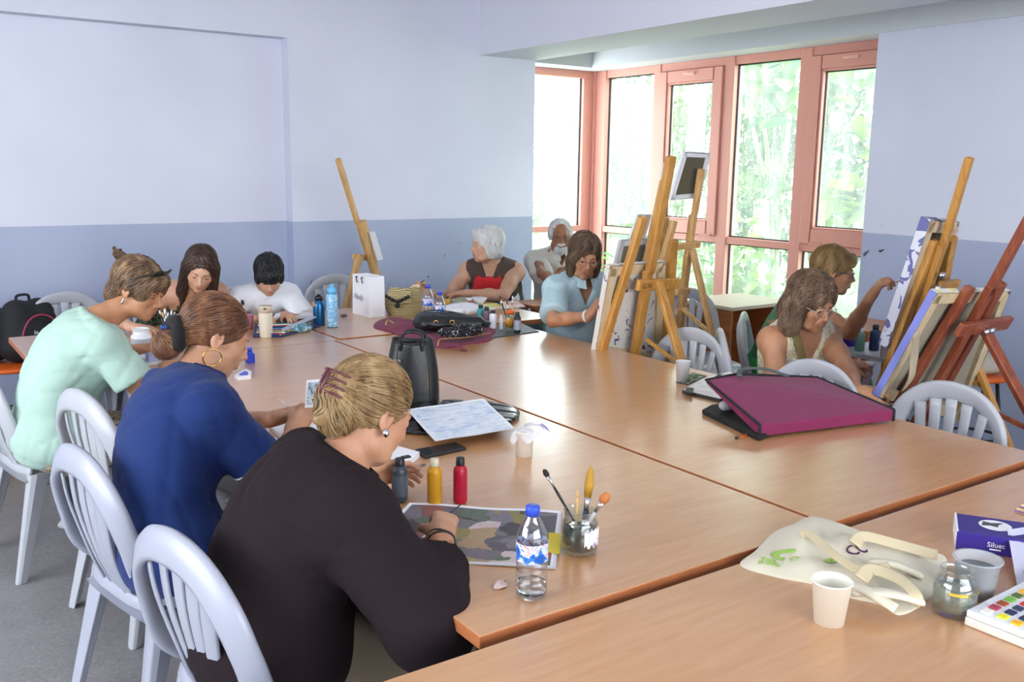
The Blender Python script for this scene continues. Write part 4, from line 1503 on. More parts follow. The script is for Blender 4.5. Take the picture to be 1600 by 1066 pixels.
def trousers(I, m, grow=.012, cut=1.0, amp=.003, seed=3, h=.012, name='trousers'):
    s = I['s']; w = I['sp'].get('w', 1)
    pr = [I['tor'][0], Ell(I['pel'], (.165 * s * w, .12 * s * w, .1 * s), np.stack([I['latp'], I['pf'], V3((0, 0, 1))], 1), .05)]
    for nm in 'RL':
        a, k, n = I['hips'][nm], I['knees'][nm], I['ank'][nm]
        if cut <= 1:
            pr.append(FlatCone(a, a + (k - a) * cut, .086 * s * w, (.086 + (.062 - .086) * cut) * s * 1.08, .05))
        else:
            pr.append(Cone(a, k, .086 * s * w, .062 * s, .05)); b = k + (n - k) * (cut - 1)
            pr.append(FlatCone(k, b, .062 * s, .05 * s, .04))
    def fn(P, D):
        D = D + wrinkle(P, amp, seed)
        return np.maximum(D, (P - I['pel']) @ V3((0, 0, 1)) - .09)
    return sdf_obj(name, pr, h, m, I['t'], I['org'], grow * s, fn, .03)

def shoes(I, m, name='shoe'):
    for nm in 'RL':
        a = I['ank'][nm]; f = I['pf']
        b = V3((a[0], a[1], .04)) - f * .03; e = V3((a[0], a[1], .033)) + f * .16 * I['s']
        pr = [Cone(b, e, .042, .036, .02, fl=(0, 0, 1), fs=.85), Cone(a - V3((0, 0, .02)), b, .042, .04, .03), Cone(b * .4 + e * .6, e, .043, .038, .02, fl=(0, 0, 1), fs=.7)]
        def fn(P, D): return np.maximum(np.maximum(D, .002 - P[..., 2]), P[..., 2] - .10)
        sdf_obj(name, pr, .008, m, I['t'], I['org'], 0, fn)

def glasses(I, m, r=.0215, flat=.8, thick=.0011, up=0.0, dark=None):
    W, org, hs = I['W'], V3(I['org']), I['hs']
    t = I['t']
    g = G()
    for x in (-1, 1):
        pts = [W((x * .033 + r * math.cos(a), .0985 - abs(r * math.cos(a) * x + .0) * .12 - (.006 if math.cos(a) * x > .5 else 0), -.002 + up + flat * r * math.sin(a))) - org for a in [2 * PI * k / 20 for k in range(20)]]
        g.tube([tuple(p) for p in pts], thick * hs, 6, closed=True)
        g.tube([tuple(W(q) - org) for q in ((x * .0545, .092, .004 + up), (x * .070, .080, .006 + up), (x * .078, .03, .005 + up), (x * .080, -.012, .003 + up))], thick * hs, 6)
    g.tube([tuple(W(q) - org) for q in ((-.0115, .098, .001 + up), (0, .101, .004 + up), (.0115, .098, .001 + up))], thick * hs, 6)
    gl = part('glasses', g, m, t)
    for x in (-1, 1):
        g = G()
        c = W((x * .033, .097, -.002 + up)) - org
        ring = [W((x * .033 + r * .96 * math.cos(a), .0975 - abs(math.cos(a)) * .003, -.002 + up + flat * r * .96 * math.sin(a))) - org for a in [2 * PI * k / 20 for k in range(20)]]
        g.add([tuple(c)] + [tuple(p) for p in ring], [(0, k + 1, (k + 1) % 20 + 1) for k in range(20)], True)
        part('lens', g, dark or M_LENS, gl)
    return gl

def seg_tube(I, name, pts, r, m, n=8, closed=False, per=5, label=None, parent=None):
    g = G(); g.tube(catmull([tuple(V3(p) - V3(I['org'])) for p in pts], per, closed), r, n, closed)
    return part(name, g, m, parent or I['t'], label=label)

def ring_around(I, a, b, q, r, th, m, name, tilt=0.0, label=None):
    """bracelet / watch strap around the limb a->b at fraction q"""
    a, b = V3(a), V3(b); c = a + (b - a) * q; T = Vector(unit(b - a)); N = T.orthogonal().normalized(); Bn = T.cross(N)
    pts = [Vector(c) + (N * math.cos(k * PI / 10) + Bn * math.sin(k * PI / 10)) * r + T * (tilt * math.cos(k * PI / 10)) for k in range(20)]
    g = G(); g.tube([p - Vector(I['org']) for p in pts], th, 6, closed=True)
    return part(name, g, m, I['t'], label=label)

# flows in head coordinates (x right, y forward, z up)
def nrm(a):
    return a / (np.linalg.norm(a, axis=-1, keepdims=True) + 1e-9)
def flow_to(pt):
    pt = np.array(pt)
    return lambda L: nrm(pt - L)
def flow_down(px=0.0, back=.15, out=.5):
    def f(L):
        x = L[:, 0] - px
        return nrm(np.stack([np.sign(x) * (.25 + out * (L[:, 2] > .03)), np.full(len(x), -back) , -.6 - 3 * np.clip(.08 - L[:, 2], -.04, .2)], -1))
    return f
# ------------------------------------------------------------------ the painters
SK_A = skin_mat('skin_light', '#c49678', '#b98468')
SK_B = skin_mat('skin_tan', '#bf8d6c', '#b07b5b')
SK_C = skin_mat('skin_fair', '#c9a086', '#bd8c74')
SK_M = skin_mat('skin_brown', '#9a6a4d', '#8b5b40')
CAP = ('E', (0, -.022, .036), (.081, .099, .089))
FACE = ('E', (0, .088, -.032), (.060, .058, .080), {'op': 's', 'k': .02})
SHOE = mat('dark_shoe', '#2a2a2c', .5)
def P3(px, py, z): return tuple(atz(px, py, z))
def PD(px, py, d): return tuple(atd(px, py, d))

# woman 5: dark brown sweater, nearest
hm_blond = hair_mat('blond_hair', ['#624a2c', '#937650', '#b89d76'])
I5 = person('woman in dark brown sweater with blonde hair twisted up, painting nearest the camera', dict(
    pel=(.70, 1.93, .56), pf=(1, -.1), cf=(1, -.15), head=(.94, 1.905, 1.062), hf=(.95, .12, -.5), hunch=.12, w=1.06, bust=.06,
    wR=P3(690, 838, .80), wL=P3(572, 748, .80), eR=(-.2, -.8, -.6), skin=SK_A, hairm=hm_blond, lid=.9, old=1, h=.003,
    pR=True, nR=(.2, .6, -.75), dR=(.55, .75, .1), dL=(.9, -.1, .05), nL=(.1, -.9, -.2), cL=(.5, .6, .4), soR=(0, 0, -.01),
    hair=[dict(prims=[CAP, FACE, ('E', (0, -.085, -.035), (.05, .038, .05)), ('E', (.0, -.108, .02), (.03, .022, .055))], flow=flow_to((0, -.15, .03)), n=1700, steps=11, rad=.0012, lift=.003),
          dict(name='hair_twist', prims=[('C', (.0, -.118, -.05), (.0, -.125, .0), .024, .022), ('C', (0, -.125, .0), (.01, -.115, .055), .022, .012)], flow=lambda L: nrm(np.stack([np.sin(L[:, 2] * 90), .3 * np.cos(L[:, 2] * 90), np.ones(len(L))], -1)), n=160, steps=6, rad=.0016, lift=.003)]))
g = G(); W5 = I5['W']; o5 = V3(I5['org'])
for x in (-1, 1):
    for k in range(4):
        z = .0 + k * .016
        g.tube(catmull([tuple(W5(q) - o5) for q in ((x * .004, -.150, z), (x * .022, -.146, z + .004), (x * .036, -.125, z + .003), (x * .038, -.108, z))], 4), .0028, 6)
    g.tube([tuple(W5(q) - o5) for q in ((x * .005, -.152, -.005), (x * .005, -.154, .02), (x * .006, -.150, .055))], .004, 6)
part('hair_claw', g, mat('maroon_claw', '#5e2f38', .25), I5['t'])
garment(I5, 'sweater', cloth_mat('dark_brown_knit', '#231a1e', .95, .06, .25, 0), .022, 1.62, -.07, .005, amp=.006, sl_r=1.32, flare=.03, seed=5)
trousers(I5, cloth_mat('khaki_cotton', '#8a7c66'), cut=1.9)
shoes(I5, SHOE)
ring_around(I5, I5['el']['R'], I5['wr']['R'], .93, .030, .0028, mat('black_cord', '#1d1b1d', .6), 'bracelet', .008)
ring_around(I5, I5['el']['R'], I5['wr']['R'], .99, .0285, .0022, mat('black_cord', '#1d1b1d', .6), 'bracelet', -.006)
for x in (1, -1):
    g = G(); g.ball(W5((x * .083, -.004, -.034)) - o5, (.008, .010, .011), 10, 8); part('earring', g, M_SILVER, I5['t'], label='silver stud earring')

# woman 4: blue polo shirt
hm_aub = hair_mat('auburn_hair', ['#37211a', '#66402b', '#936a46'])
I4 = person('woman in royal blue polo shirt with low bun, black scrunchie and hoop earring', dict(
    pel=(.655, 2.55, .56), pf=(1, -.05), cf=(.93, .1), head=(.855, 2.765, 1.115), hf=(.97, -.12, -.5), hunch=.13, w=1.0, bust=.065,
    wR=P3(462, 665, .82), wL=P3(425, 655, .82), eR=(.1, -.6, -1), eL=(0, .8, -.4), skin=SK_A, hairm=hm_aub, lid=.9, h=.003,
    pR=True, pL=True, nR=(.2, .8, -.4), dR=(.6, .5, .25), dL=(.8, -.3, .2), nL=(.2, -.6, -.5),
    hair=[dict(prims=[CAP, FACE, ('E', (0, -.085, -.02), (.055, .03, .04)), ('E', (0, -.118, -.080), (.050, .040, .042))], flow=flow_to((0, -.15, -.06)), n=1700, steps=11, rad=.0012, lift=.002)]))
W4 = I4['W']; o4 = V3(I4['org'])
g = G(); pts = []
for k in range(16):
    a = 2 * PI * k / 16
    pts.append(tuple(W4((.052 * math.cos(a), -.108 - .020 * math.sin(a), -.038 + .034 * math.sin(a))) - o4))
g.tube(pts, [.0185 + .004 * math.sin(k * 2.3) for k in range(16)], 10, closed=True)
part('scrunchie', g, mat('black_velvet', '#121214', .9, sheen=.05, bump=.4, bscale=120), I4['t'])
for x in (1, -1):
    g = G(); c = W4((x * .088, -.004, -.055)) - o4
    q = I4['Q']
    g.tube([tuple(c + q @ np.array([.004 * math.sin(a), .026 * math.cos(a), .026 * math.sin(a)])) for a in [2 * PI * k / 22 for k in range(22)]], .0023, 8, closed=True)
    part('hoop_earring', g, M_GOLD, I4['t'])
WHT = cloth_mat('white_rib', '#dfe3ea', .8, 0, 0)
garment(I4, 'polo_shirt', cloth_mat('royal_blue_pique', '#1b3066', .8), .014, .70, -.10, -.01, amp=.006, sl_r=1.3, flare=.012, seed=9, hole=.002, trim=WHT)
def collar(I, m, r=.066, h=.035, w=.006, name='collar', lift=.022, back=1.0, stripe=None):
    nb = V3(I['nb']); hu = unit(I['hu'] * .6 + I['dB'](1) * .8 - I['fch'] * .25); f = I['fch']; f = unit(f - hu * (f @ hu)); l = np.cross(f, hu); s = I['s']
    org = V3(I['org'])
    def fn(u, v):
        a = -PI / 2 + (u - .5) * 2 * PI * .93
        d = f * math.sin(a + PI) * -1 if False else (f * -math.cos((u - .5) * 2 * PI * .93) + l * math.sin((u - .5) * 2 * PI * .93))
        front = abs(u - .5) * 2
        R = r + v * .022 + (.012 * v * front)
        z = lift + (1 - v) * .030 - v * h * front * .7
        return nb + (d * R + hu * z) * s + f * .012 - org
    g = G(); g.grid(fn, 30, 5, True, .004)
    c = part(name, g, m, I['t'])
    if stripe:
        g = G(); g.tube([tuple(fn(k / 30, 1.0)) for k in range(31)], .0035, 6); part('stripe', g, stripe, c)
    return c
collar(I4, mats_ := cloth_mat('royal_blue_pique', '#1b3066', .8), stripe=WHT)
trousers(I4, cloth_mat('pale_denim', '#8e9db4', .9, .15), cut=1.0)
shoes(I4, SHOE)

# woman 1: mint T-shirt
hm_mix = hair_mat('streaked_brown_hair', ['#453228', '#6f5540', '#a88a66'])
I1 = person('woman in pale mint-green T-shirt with sunglasses pushed up in streaked hair', dict(
    pel=(.57, 3.95, .56), nbo=(-.085, -.02, .0), pf=(1, .1), cf=(1, .02), head=(.915, 3.92, 1.125), hf=(.66, -.68, -.42), hunch=.12, w=1.04, bust=.065, belly=.09,
    wR=P3(262, 572, .80), wL=P3(205, 548, .81), eR=(-.3, -1, -.9), eL=(-.6, .9, -.3), skin=SK_B, hairm=hm_mix, lid=.8, h=.0032,
    dR=(.95, .1, 0), nR=(0, .3, -1), dL=(.6, -.2, .1), nL=(0, -.5, -.8),
    hair=[dict(prims=[('E', (0, -.024, .036), (.085, .102, .092)), ('E', (0, .086, -.040), (.060, .058, .072), {'op': 's', 'k': .02}), ('E', (0, -.075, -.045), (.075, .045, .06)), ('E', (0, .066, .062), (.062, .034, .034)),
                      ('E', (.06, .045, .02), (.022, .03, .04)), ('E', (-.06, .045, .02), (.022, .03, .04))], flow=flow_down(.0, .4, .2), n=1700, steps=9, rad=.0014, lift=.003, jit=.2),
          dict(name='ponytail', prims=[('C', (0, -.090, .070), (0, -.112, .082), .012, .010), ('C', (0, -.112, .082), (.012, -.145, .105), .008, .002), ('C', (0, -.112, .082), (-.025, -.140, .095), .008, .002), ('C', (0, -.112, .082), (.03, -.130, .09), .008, .002)], flow=lambda L: nrm(np.tile(np.array([[0, -.8, .6]]), (len(L), 1))), n=260, steps=6, rad=.0010, lift=.003, jit=.3)]))
W1 = I1['W']; o1 = V3(I1['org'])
g = G()
for x in (-1, 1):
    ring = [tuple(W1((x * (.034 + .027 * math.cos(a)), .078 + .008 * math.sin(a) - .35 * abs(.034 + .027 * math.cos(a)) * .6, .098 + .02 * math.sin(a))) - o1) for a in [2 * PI * k / 18 for k in range(18)]]
    g.tube(ring, .0028, 6, closed=True)
    g.tube([tuple(W1(q) - o1) for q in ((x * .06, .066, .10), (x * .080, .04, .085), (x * .088, -.02, .03), (x * .086, -.035, .012))], .0024, 6)
g.tube([tuple(W1(q) - o1) for q in ((-.01, .082, .10), (0, .084, .103), (.01, .082, .10))], .0026, 6)
sg = part('sunglasses', g, mat('black_plastic', '#17181a', .3), I1['t'])
for x in (-1, 1):
    g = G()
    ring = [tuple(W1((x * (.034 + .027 * math.cos(a)), .078 + .008 * math.sin(a) - .35 * abs(.034 + .027 * math.cos(a)) * .6, .098 + .02 * math.sin(a))) - o1) for a in [2 * PI * k / 18 for k in range(18)]]
    c = tuple(W1((x * .034, .076, .100)) - o1); g.add([c] + ring, [(0, k + 1, (k + 1) % 18 + 1) for k in range(18)], True)
    part('lens', g, mat('dark_lens', '#23302f', .08), sg)
for x in (1, -1):
    g = G(); g.tube([tuple(W1((x * .084, -.004, -.032 - .006 * k)) - o1) for k in range(6)], [.003, .005, .003, .006, .004, .002], 8); part('earring', g, M_SILVER, I1['t'])
M_MINT = cloth_mat('mint_jersey', '#a9c6ba', .85)
garment(I1, 'tshirt', M_MINT, .014, .64, -.09, -.01, amp=.007, sl_r=1.28, flare=.015, seed=21, hole=.004)
trousers(I1, pattern_mat('leaf_print_cotton', [(0, '#a99d86'), (.42, '#c9bba7'), (.52, '#6f6f58'), (.60, '#c9bba7'), (.7, '#8c7f6a')], 26, dist=1.5), cut=1.3)
shoes(I1, SHOE)

# woman 2: strappy dress
hm_dark = hair_mat('dark_brown_hair', ['#221614', '#3a2722', '#573b31'])
I2 = person('young woman with long dark brown hair in a dark flowered strappy dress', dict(
    pel=(1.33, 5.52, .56), pf=(.1, -1), cf=(.1, -1), head=(1.52, 5.14, 1.06), hf=(-.28, -.84, -.55), roll=.18, hunch=.08, w=.92, bust=.06,
    wR=(1.12, 5.0, .79), wL=(1.62, 5.0, .79), eR=(-1, .3, -.2), skin=SK_C, hairm=hm_dark, lid=.95, h=.0036, hh=.005, dR=(.6, -.6, 0), dL=(-.5, -.8, 0),
    hair=[dict(prims=[('E', (0, -.024, .036), (.084, .100, .092)), ('E', (0, .088, -.034), (.052, .058, .088), {'op': 's', 'k': .015}),
                      ('C', (.072, .02, .03), (.078, .045, -.14), .026, .026, {'k': .03}), ('C', (-.072, .02, .03), (-.078, .045, -.14), .026, .026, {'k': .03}), ('C', (.078, .045, -.14), (.07, .07, -.22), .026, .008), ('C', (-.078, .045, -.14), (-.07, .07, -.20), .026, .008),
                      ('E', (0, -.07, -.07), (.08, .045, .13))], flow=flow_down(0, .0, .5), n=1300, steps=10, ds=.02, rad=.0016, lift=.002, jit=.07)]))
M_DRESS = pattern_mat('dark_floral', [(0, '#23281f'), (.5, '#2c3226'), (.56, '#7d8468'), (.62, '#262b22'), (.72, '#a9a890')], 70, dist=.6)
garment(I2, 'dress', M_DRESS, .010, 0, -.12, strap=.80, amp=.002, h=.011, seed=2)
for x in (-1, 1):
    a = I2['B'](.78) + I2['lch'] * x * .075 + I2['fch'] * .115; b = I2['B'](1.0) + I2['lch'] * x * .075 + I2['dch'] * .035 ; c = I2['B'](.8) + I2['lch'] * x * .06 - I2['fch'] * .11
    seg_tube(I2, 'strap', [a, (a + b) / 2 + I2['fch'] * .02, b, c], .006, M_DRESS)
seg_tube(I2, 'necklace', [I2['nb'] + I2['lch'] * q * .06 + I2['fch'] * (.085 - abs(q) * .05) - I2['dch'] * (.02 - .045 * abs(q)) for q in (-1, -.6, -.2, .2, .6, 1)], .0018, M_GOLD)
trousers(I2, M_DRESS, cut=1.0, name='skirt')

# boy 3
hm_blk = hair_mat('black_hair', ['#0e0e12', '#1c1c22', '#2e2e36'])
I3 = person('boy with thick black hair in a white T-shirt bent over an open book', dict(
    pel=(1.93, 5.50, .55), pf=(0, -1), cf=(0, -1), head=(1.915, 5.17, 1.0), hf=(-.22, -.78, -.58), s=.86, hs=1.06, hunch=.05, w=.9, bust=0,
    wR=P3(405, 497, .79), wL=P3(445, 492, .79), eR=(-.8, .3, -.4), eL=(.8, .3, -.4), skin=SK_C, hairm=hm_blk, lid=.95, h=.0036, hh=.005, pR=True, dR=(.2, -.9, .1), nR=(.3, 0, -.9), dL=(0, -.9, 0),
    hair=[dict(prims=[('E', (0, -.022, .040), (.088, .104, .094)), ('E', (0, .088, -.045), (.060, .058, .075), {'op': 's', 'k': .012}), ('E', (0, .070, .050), (.066, .038, .045)), ('E', (.066, .03, .0), (.018, .03, .03)), ('E', (-.066, .03, .0), (.018, .03, .03))],
               flow=lambda L: nrm(np.stack([L[:, 0] * 3, L[:, 1] * 4 + .15, -.25 - np.clip(.1 - L[:, 2], 0, .2) * 6], -1)), n=1300, steps=7, rad=.0016, lift=.003, jit=.2)]))
M_WTEE = cloth_mat('white_jersey', '#dfe2ea', .85, .03)
garment(I3, 'tshirt', M_WTEE, .016, .75, -.07, amp=.005, sl_r=1.4, h=.010, seed=4)
trousers(I3, cloth_mat('navy_cotton', '#39425a'), cut=1.8)

# woman 6: white hair, red apron
hm_white = hair_mat('white_hair', ['#b9babd', '#d9dadb', '#efefef'])
I6 = person('white-haired woman in red and white apron over a brown sleeveless top, looking left', dict(
    pel=(3.82, 5.62, .56), pf=(-.6, -.8), cf=(-.72, -.62), head=(3.53, 5.37, 1.10), hf=(-.97, .2, -.04), hunch=.05, w=1.14, bust=.075, belly=.1, nk=1.1, arm=1.15,
    wR=PD(668, 458, 6.25), wL=(3.30, 5.24, .80), eR=(-.2, .2, -1), eL=(.6, -.9, -.6), skin=SK_C, hairm=hm_white, brow=mat('brow_grey', '#8d8782', .8), lid=.2, old=1, h=.0038, hh=.006, pR=True, dR=(-.7, .1, .5), nR=(.5, -.4, -.5), dL=(-.9, .35, 0),
    hair=[dict(prims=[('E', (0, -.024, .040), (.092, .108, .098)), ('E', (0, .094, -.034), (.058, .058, .080), {'op': 's', 'k': .02}), ('E', (0, .064, .085), (.062, .034, .03)), ('E', (.064, -.02, -.03), (.028, .05, .055)), ('E', (-.064, -.02, -.03), (.028, .05, .055)), ('E', (0, -.07, -.05), (.07, .045, .05))],
               flow=flow_down(.02, .25, .4), n=1100, steps=8, rad=.0018, lift=.003)]))
garment(I6, 'blouse', cloth_mat('brown_cotton', '#50423e'), .012, 0, -.08, vneck=.07, amp=.004, h=.011, seed=6, hole=.004, armh=1.06)
def apron(I, mats, top=.80, w0=.085, w1=.17, zlo=-.08, bands=(), grow=.024, h=.009):
    pr = I['tor']; fch, dch, lch = I['fch'], I['dch'], I['lch']; c1 = I['B'](.45)
    def fn(P, D):
        q = P - c1; z = q @ dch; x = np.abs(q @ lch); y = q @ fch
        zt = (I['B'](top) - c1) @ dch
        wv = w0 + (w1 - w0) * np.clip((zt - z) / .22, 0, 1)
        return np.maximum(np.maximum(np.maximum(D, x - wv), z - zt), np.maximum(.02 - y, zlo - .2 - z))
    lo, hi = bbox(pr, .05)
    v, f, _ = polyg(pr, lo, hi, h, fn, grow * I['s'])
    zc = (v[f].mean(1) - c1) @ dch
    mi = np.zeros(len(f), int)
    for k, zb in enumerate(bands): mi[zc < zb] = k + 1
    o = bpy.data.objects.new('apron', np_mesh('apron', v, f, mats, mi, I['org'])); COL.objects.link(o); o.parent = I['t']
    return o
ap = apron(I6, [cloth_mat('red_apron', '#c62f35'), cloth_mat('navy_ruffle', '#27305e'), pattern_mat('blue_white_print', [(0, '#dfe4ef'), (.55, '#e6e9f2'), (.6, '#6b7fc0'), (.68, '#e2e6f0')], 40)], bands=(.135, .105), top=.97, w0=.10)
for x in (-1, 1):
    a = I6['B'](.80) + I6['lch'] * x * .07 + I6['fch'] * .14; b = I6['B'](1.0) + I6['lch'] * x * .065 + I6['dch'] * .03 + I6['fch'] * .03; c = I6['B'](.98) + I6['lch'] * x * .04 - I6['fch'] * .06
    g = G(); pp = catmull([tuple(q - V3(I6['org'])) for q in (a, (a + b) / 2 + I6['fch'] * .035, b, c)], 5); g.sweep(pp, tuple(I6['fch']), .024, .004); part('strap', g, MATS['red_apron'], ap)
seg_tube(I6, 'necklace', [I6['nb'] + I6['lch'] * q * .065 + I6['fch'] * (.10 - abs(q) * .05) - I6['dch'] * (.04 - .065 * abs(q)) for q in (-1, -.6, -.2, .2, .6, 1)], .004, M_SILVER)
trousers(I6, cloth_mat('dark_cotton', '#34343c'), cut=1.9)

# man 7
I7 = person('old man with white hair, beard and spectacles in an off-white shirt', dict(
    pel=(4.42, 5.72, .56), pf=(-.3, -.95), cf=(-.25, -.95), head=(4.225, 5.445, 1.14), hf=(-.50, -.86, -.12), male=True, hunch=.05, w=1.06, bust=0, belly=.09,
    wR=PD(866, 440, 6.45), wL=(4.42, 5.2, .82), eR=(-.9, -.1, -.6), skin=SK_M, hairm=hm_white, brow=mat('brow_grey', '#8d8782', .8), lid=.4, old=1, jaw=1.1, h=.0038, hh=.006, pR=True, dR=(.5, -.3, .5), nR=(.2, .6, -.4), dL=(-.5, -.7, .1),
    hair=[dict(prims=[('E', (0, -.030, .034), (.080, .094, .088)), ('E', (0, .092, .0), (.068, .066, .105), {'op': 's', 'k': .02}), ('E', (.070, .0, .01), (.014, .04, .035)), ('E', (-.070, .0, .01), (.014, .04, .035))], flow=flow_down(.0, .6, .3), n=700, steps=6, rad=.0016, lift=.003, jit=.2),
          dict(name='beard', prims=[('E', (0, .072, -.096), (.032, .026, .03)), ('E', (.03, .05, -.085), (.02, .03, .025)), ('E', (-.03, .05, -.085), (.02, .03, .025)), ('C', (-.026, .086, -.052), (0, .096, -.046), .006, .008), ('C', (.026, .086, -.052), (0, .096, -.046), .006, .008), ('E', (0, .094, -.062), (.014, .01, .004), {'op': 's', 'k': .004})],
               flow=lambda L: nrm(np.tile(np.array([[0, .2, -1.]]), (len(L), 1))), n=350, steps=3, ds=.008, rad=.0012, lift=.003, jit=.3)]))
glasses(I7, mat('thin_dark_rim', '#4a3f38', .3))
M_WSH = cloth_mat('off_white_linen', '#d8d4cc', .85, .04)
garment(I7, 'shirt', M_WSH, .018, .95, -.08, amp=.006, sl_r=1.35, h=.011, seed=8, vneck=.04)
collar(I7, M_WSH)
trousers(I7, cloth_mat('beige_cotton', '#9b9182'), cut=1.9)

# woman 8: light blue polo
hm_br = hair_mat('brown_bob_hair', ['#33251c', '#564031', '#7a6149'])
I8 = person('woman with brown bob and glasses in a light blue polo, behind the nearest window-side easel', dict(
    pel=(3.40, 4.24, .56), pf=(0, -1), cf=(-.1, -1), head=(3.30, 4.03, 1.145), hf=(-.40, -.86, -.30), roll=.08, sw=.155, hunch=.05, w=1.0, bust=.07, belly=.08,
    wR=PD(921, 494, 4.86), wL=(3.62, 3.86, .66), eR=(-.8, -.2, -.7), eL=(.8, 0, -.6), skin=SK_B, hairm=hm_br, lid=.75, mouth=.004, old=1, h=.0034, hh=.0045, pR=True, dR=(.35, -.35, .8), nR=(.8, -.2, -.4), dL=(-.2, -.8, .2),
    hair=[dict(prims=[('E', (0, -.024, .040), (.090, .106, .096)), ('E', (-.012, .092, -.038), (.054, .060, .086), {'op': 's', 'k': .016}), ('E', (.068, .008, -.045), (.026, .055, .072)), ('E', (-.068, .008, -.045), (.026, .055, .072)), ('E', (0, -.065, -.055), (.082, .05, .07)), ('C', (.02, .07, .095), (.075, .05, .0), .024, .02)],
               flow=flow_down(-.035, .05, .6), n=1500, steps=10, rad=.0016, lift=.002, jit=.08)]))
glasses(I8, mat('thin_silver_rim', '#8d8078', .25, metal=.8), .0215, .75)
M_LB = cloth_mat('light_blue_pique', '#b4cfda', .85, .04)
garment(I8, 'polo_shirt', M_LB, .016, .78, -.08, amp=.005, sl_r=1.22, h=.009, seed=10, vneck=.10, hole=.002)
collar(I8, M_LB)
trousers(I8, cloth_mat('grey_cotton', '#5b5f6b'), cut=1.9)
ring_around(I8, I8['el']['R'], I8['wr']['R'], .93, .028, .007, mat('white_band', '#e8e8e8', .4), 'watch_strap')
seg_tube(I8, 'necklace', [I8['nb'] + I8['lch'] * q * .06 + I8['fch'] * (.09 - abs(q) * .05) - I8['dch'] * (.03 - .055 * abs(q)) for q in (-1, -.6, -.2, .2, .6, 1)], .0012, M_GOLD)

# woman 9: wavy hair, patterned top
hm_wavy = hair_mat('wavy_brown_hair', ['#4a372b', '#735946', '#9a8068'])
I9 = person('woman with frizzy shoulder-length hair and clear glasses in a patterned sleeveless top', dict(
    pel=(3.60, 2.80, .56), pf=(.1, -1), cf=(-.2, -1), head=(3.43, 2.60, 1.055), hf=(-.14, -.92, -.34), hunch=.08, w=1.02, bust=.075, nk=1.05, arm=1.1,
    wR=(3.40, 2.40, .66), wL=PD(1338, 612, 3.75), eR=(-.5, -.1, -1), eL=(.9, .2, -.5), skin=SK_B, hairm=hm_wavy, lid=.8, old=1, h=.0032, hh=.0045, pL=True, dL=(.6, -.6, .1), nL=(-.3, .3, -.8), dR=(.3, -.9, 0),
    hair=[dict(prims=[('E', (0, -.026, .040), (.094, .108, .096)), ('E', (-.016, .096, -.030), (.066, .064, .090), {'op': 's', 'k': .015}), ('E', (.086, -.012, -.05), (.036, .058, .085)), ('E', (-.074, -.028, -.05), (.028, .050, .080)), ('E', (0, -.075, -.055), (.095, .055, .09)), ('E', (.102, .01, -.10), (.03, .045, .04)), ('E', (-.08, -.02, -.10), (.026, .04, .04))],
               flow=flow_down(-.02, .05, .6), n=3400, steps=11, rad=.0013, lift=.006, jit=.4, wave=1.0, amp=.004)]))
glasses(I9, mat('clear_rim', '#d6c9bd', .15, alpha=.8), .0235, .88, .0014)
M_PAT = pattern_mat('cream_yellow_print', [(0, '#8c8a86'), (.36, '#cfc9b8'), (.50, '#d8d2c2'), (.56, '#b9a24a'), (.64, '#d4cdbc'), (.72, '#8d8b88')], 55, dist=1.2, squash=(1, 1, .5))
garment(I9, 'top', M_PAT, .012, .0, -.08, amp=.004, h=.009, seed=12, vneck=.13, hole=.0)
g = G(); b9 = I9; pp = catmull([tuple(q - V3(b9['org'])) for q in (b9['B'](.62) - b9['lch'] * -.02 + b9['fch'] * .165, b9['B'](.84) + b9['lch'] * .07 + b9['fch'] * .15, b9['B'](1.0) + b9['lch'] * .085 + b9['dch'] * .045 + b9['fch'] * .04, b9['B'](.85) + b9['lch'] * .07 - b9['fch'] * .13)], 6)
g.sweep(pp, tuple(b9['fch'] + b9['dch'] * .4), .036, .004); part('bag_strap', g, cloth_mat('olive_webbing', '#77693f'), b9['t'], label='olive webbing strap')
trousers(I9, cloth_mat('dark_cotton2', '#3b3d48'), cut=1.9)

# woman 10: short hair, arm raised
hm_sh = hair_mat('light_brown_hair', ['#5b4530', '#87693f', '#ab8d5f'])
I10 = person('short-haired woman in glasses raising a brush to the tall white canvas', dict(
    pel=(4.02, 3.28, .57), pf=(.6, -.8), cf=(.62, -.78), head=(4.125, 3.01, 1.12), hf=(.66, -.74, -.16), hunch=.05, w=1.08, bust=.07, nk=1.05, arm=1.05,
    wR=PD(1359, 466, 4.34), wL=PD(1322, 570, 4.35), eR=(.1, -.3, -1), eL=(.3, .6, -.8), skin=SK_B, hairm=hm_sh, lid=.3, old=1, h=.0034, hh=.0045, pR=True, dR=CR * .42 + CU * .8 - CF * .45, nR=CR * .8 - CU * .4, dL=(.8, -.6, .0), nL=(0, .3, -.9), cL=(.8, .8, .5),
    hair=[dict(prims=[('E', (0, -.024, .040), (.086, .104, .094)), ('E', (0, .094, -.036), (.060, .060, .082), {'op': 's', 'k': .02}), ('C', (-.03, .075, .082), (.05, .072, .06), .024, .018), ('E', (0, -.075, -.035), (.062, .035, .045))], flow=flow_down(-.03, .45, .5), n=1300, steps=7, rad=.0015, lift=.003, jit=.15)]))
glasses(I10, mat('purple_rim', '#4c4468', .3), .0225, .72, .0018)
garment(I10, 'top', cloth_mat('green_top', '#3d6b48'), .012, .0, -.08, amp=.004, h=.010, seed=14, hole=.02)
apron(I10, [cloth_mat('bright_green_apron', '#2f8a46')], top=.95)
trousers(I10, MATS['bright_green_apron'], cut=1.6, name='apron_skirt')
for x in (1, -1):
    g = G(); g.ball(I10['W']((x * .083, -.004, -.034)) - V3(I10['org']), (.006, .007, .009), 8, 6); part('earring', g, M_GOLD, I10['t'])
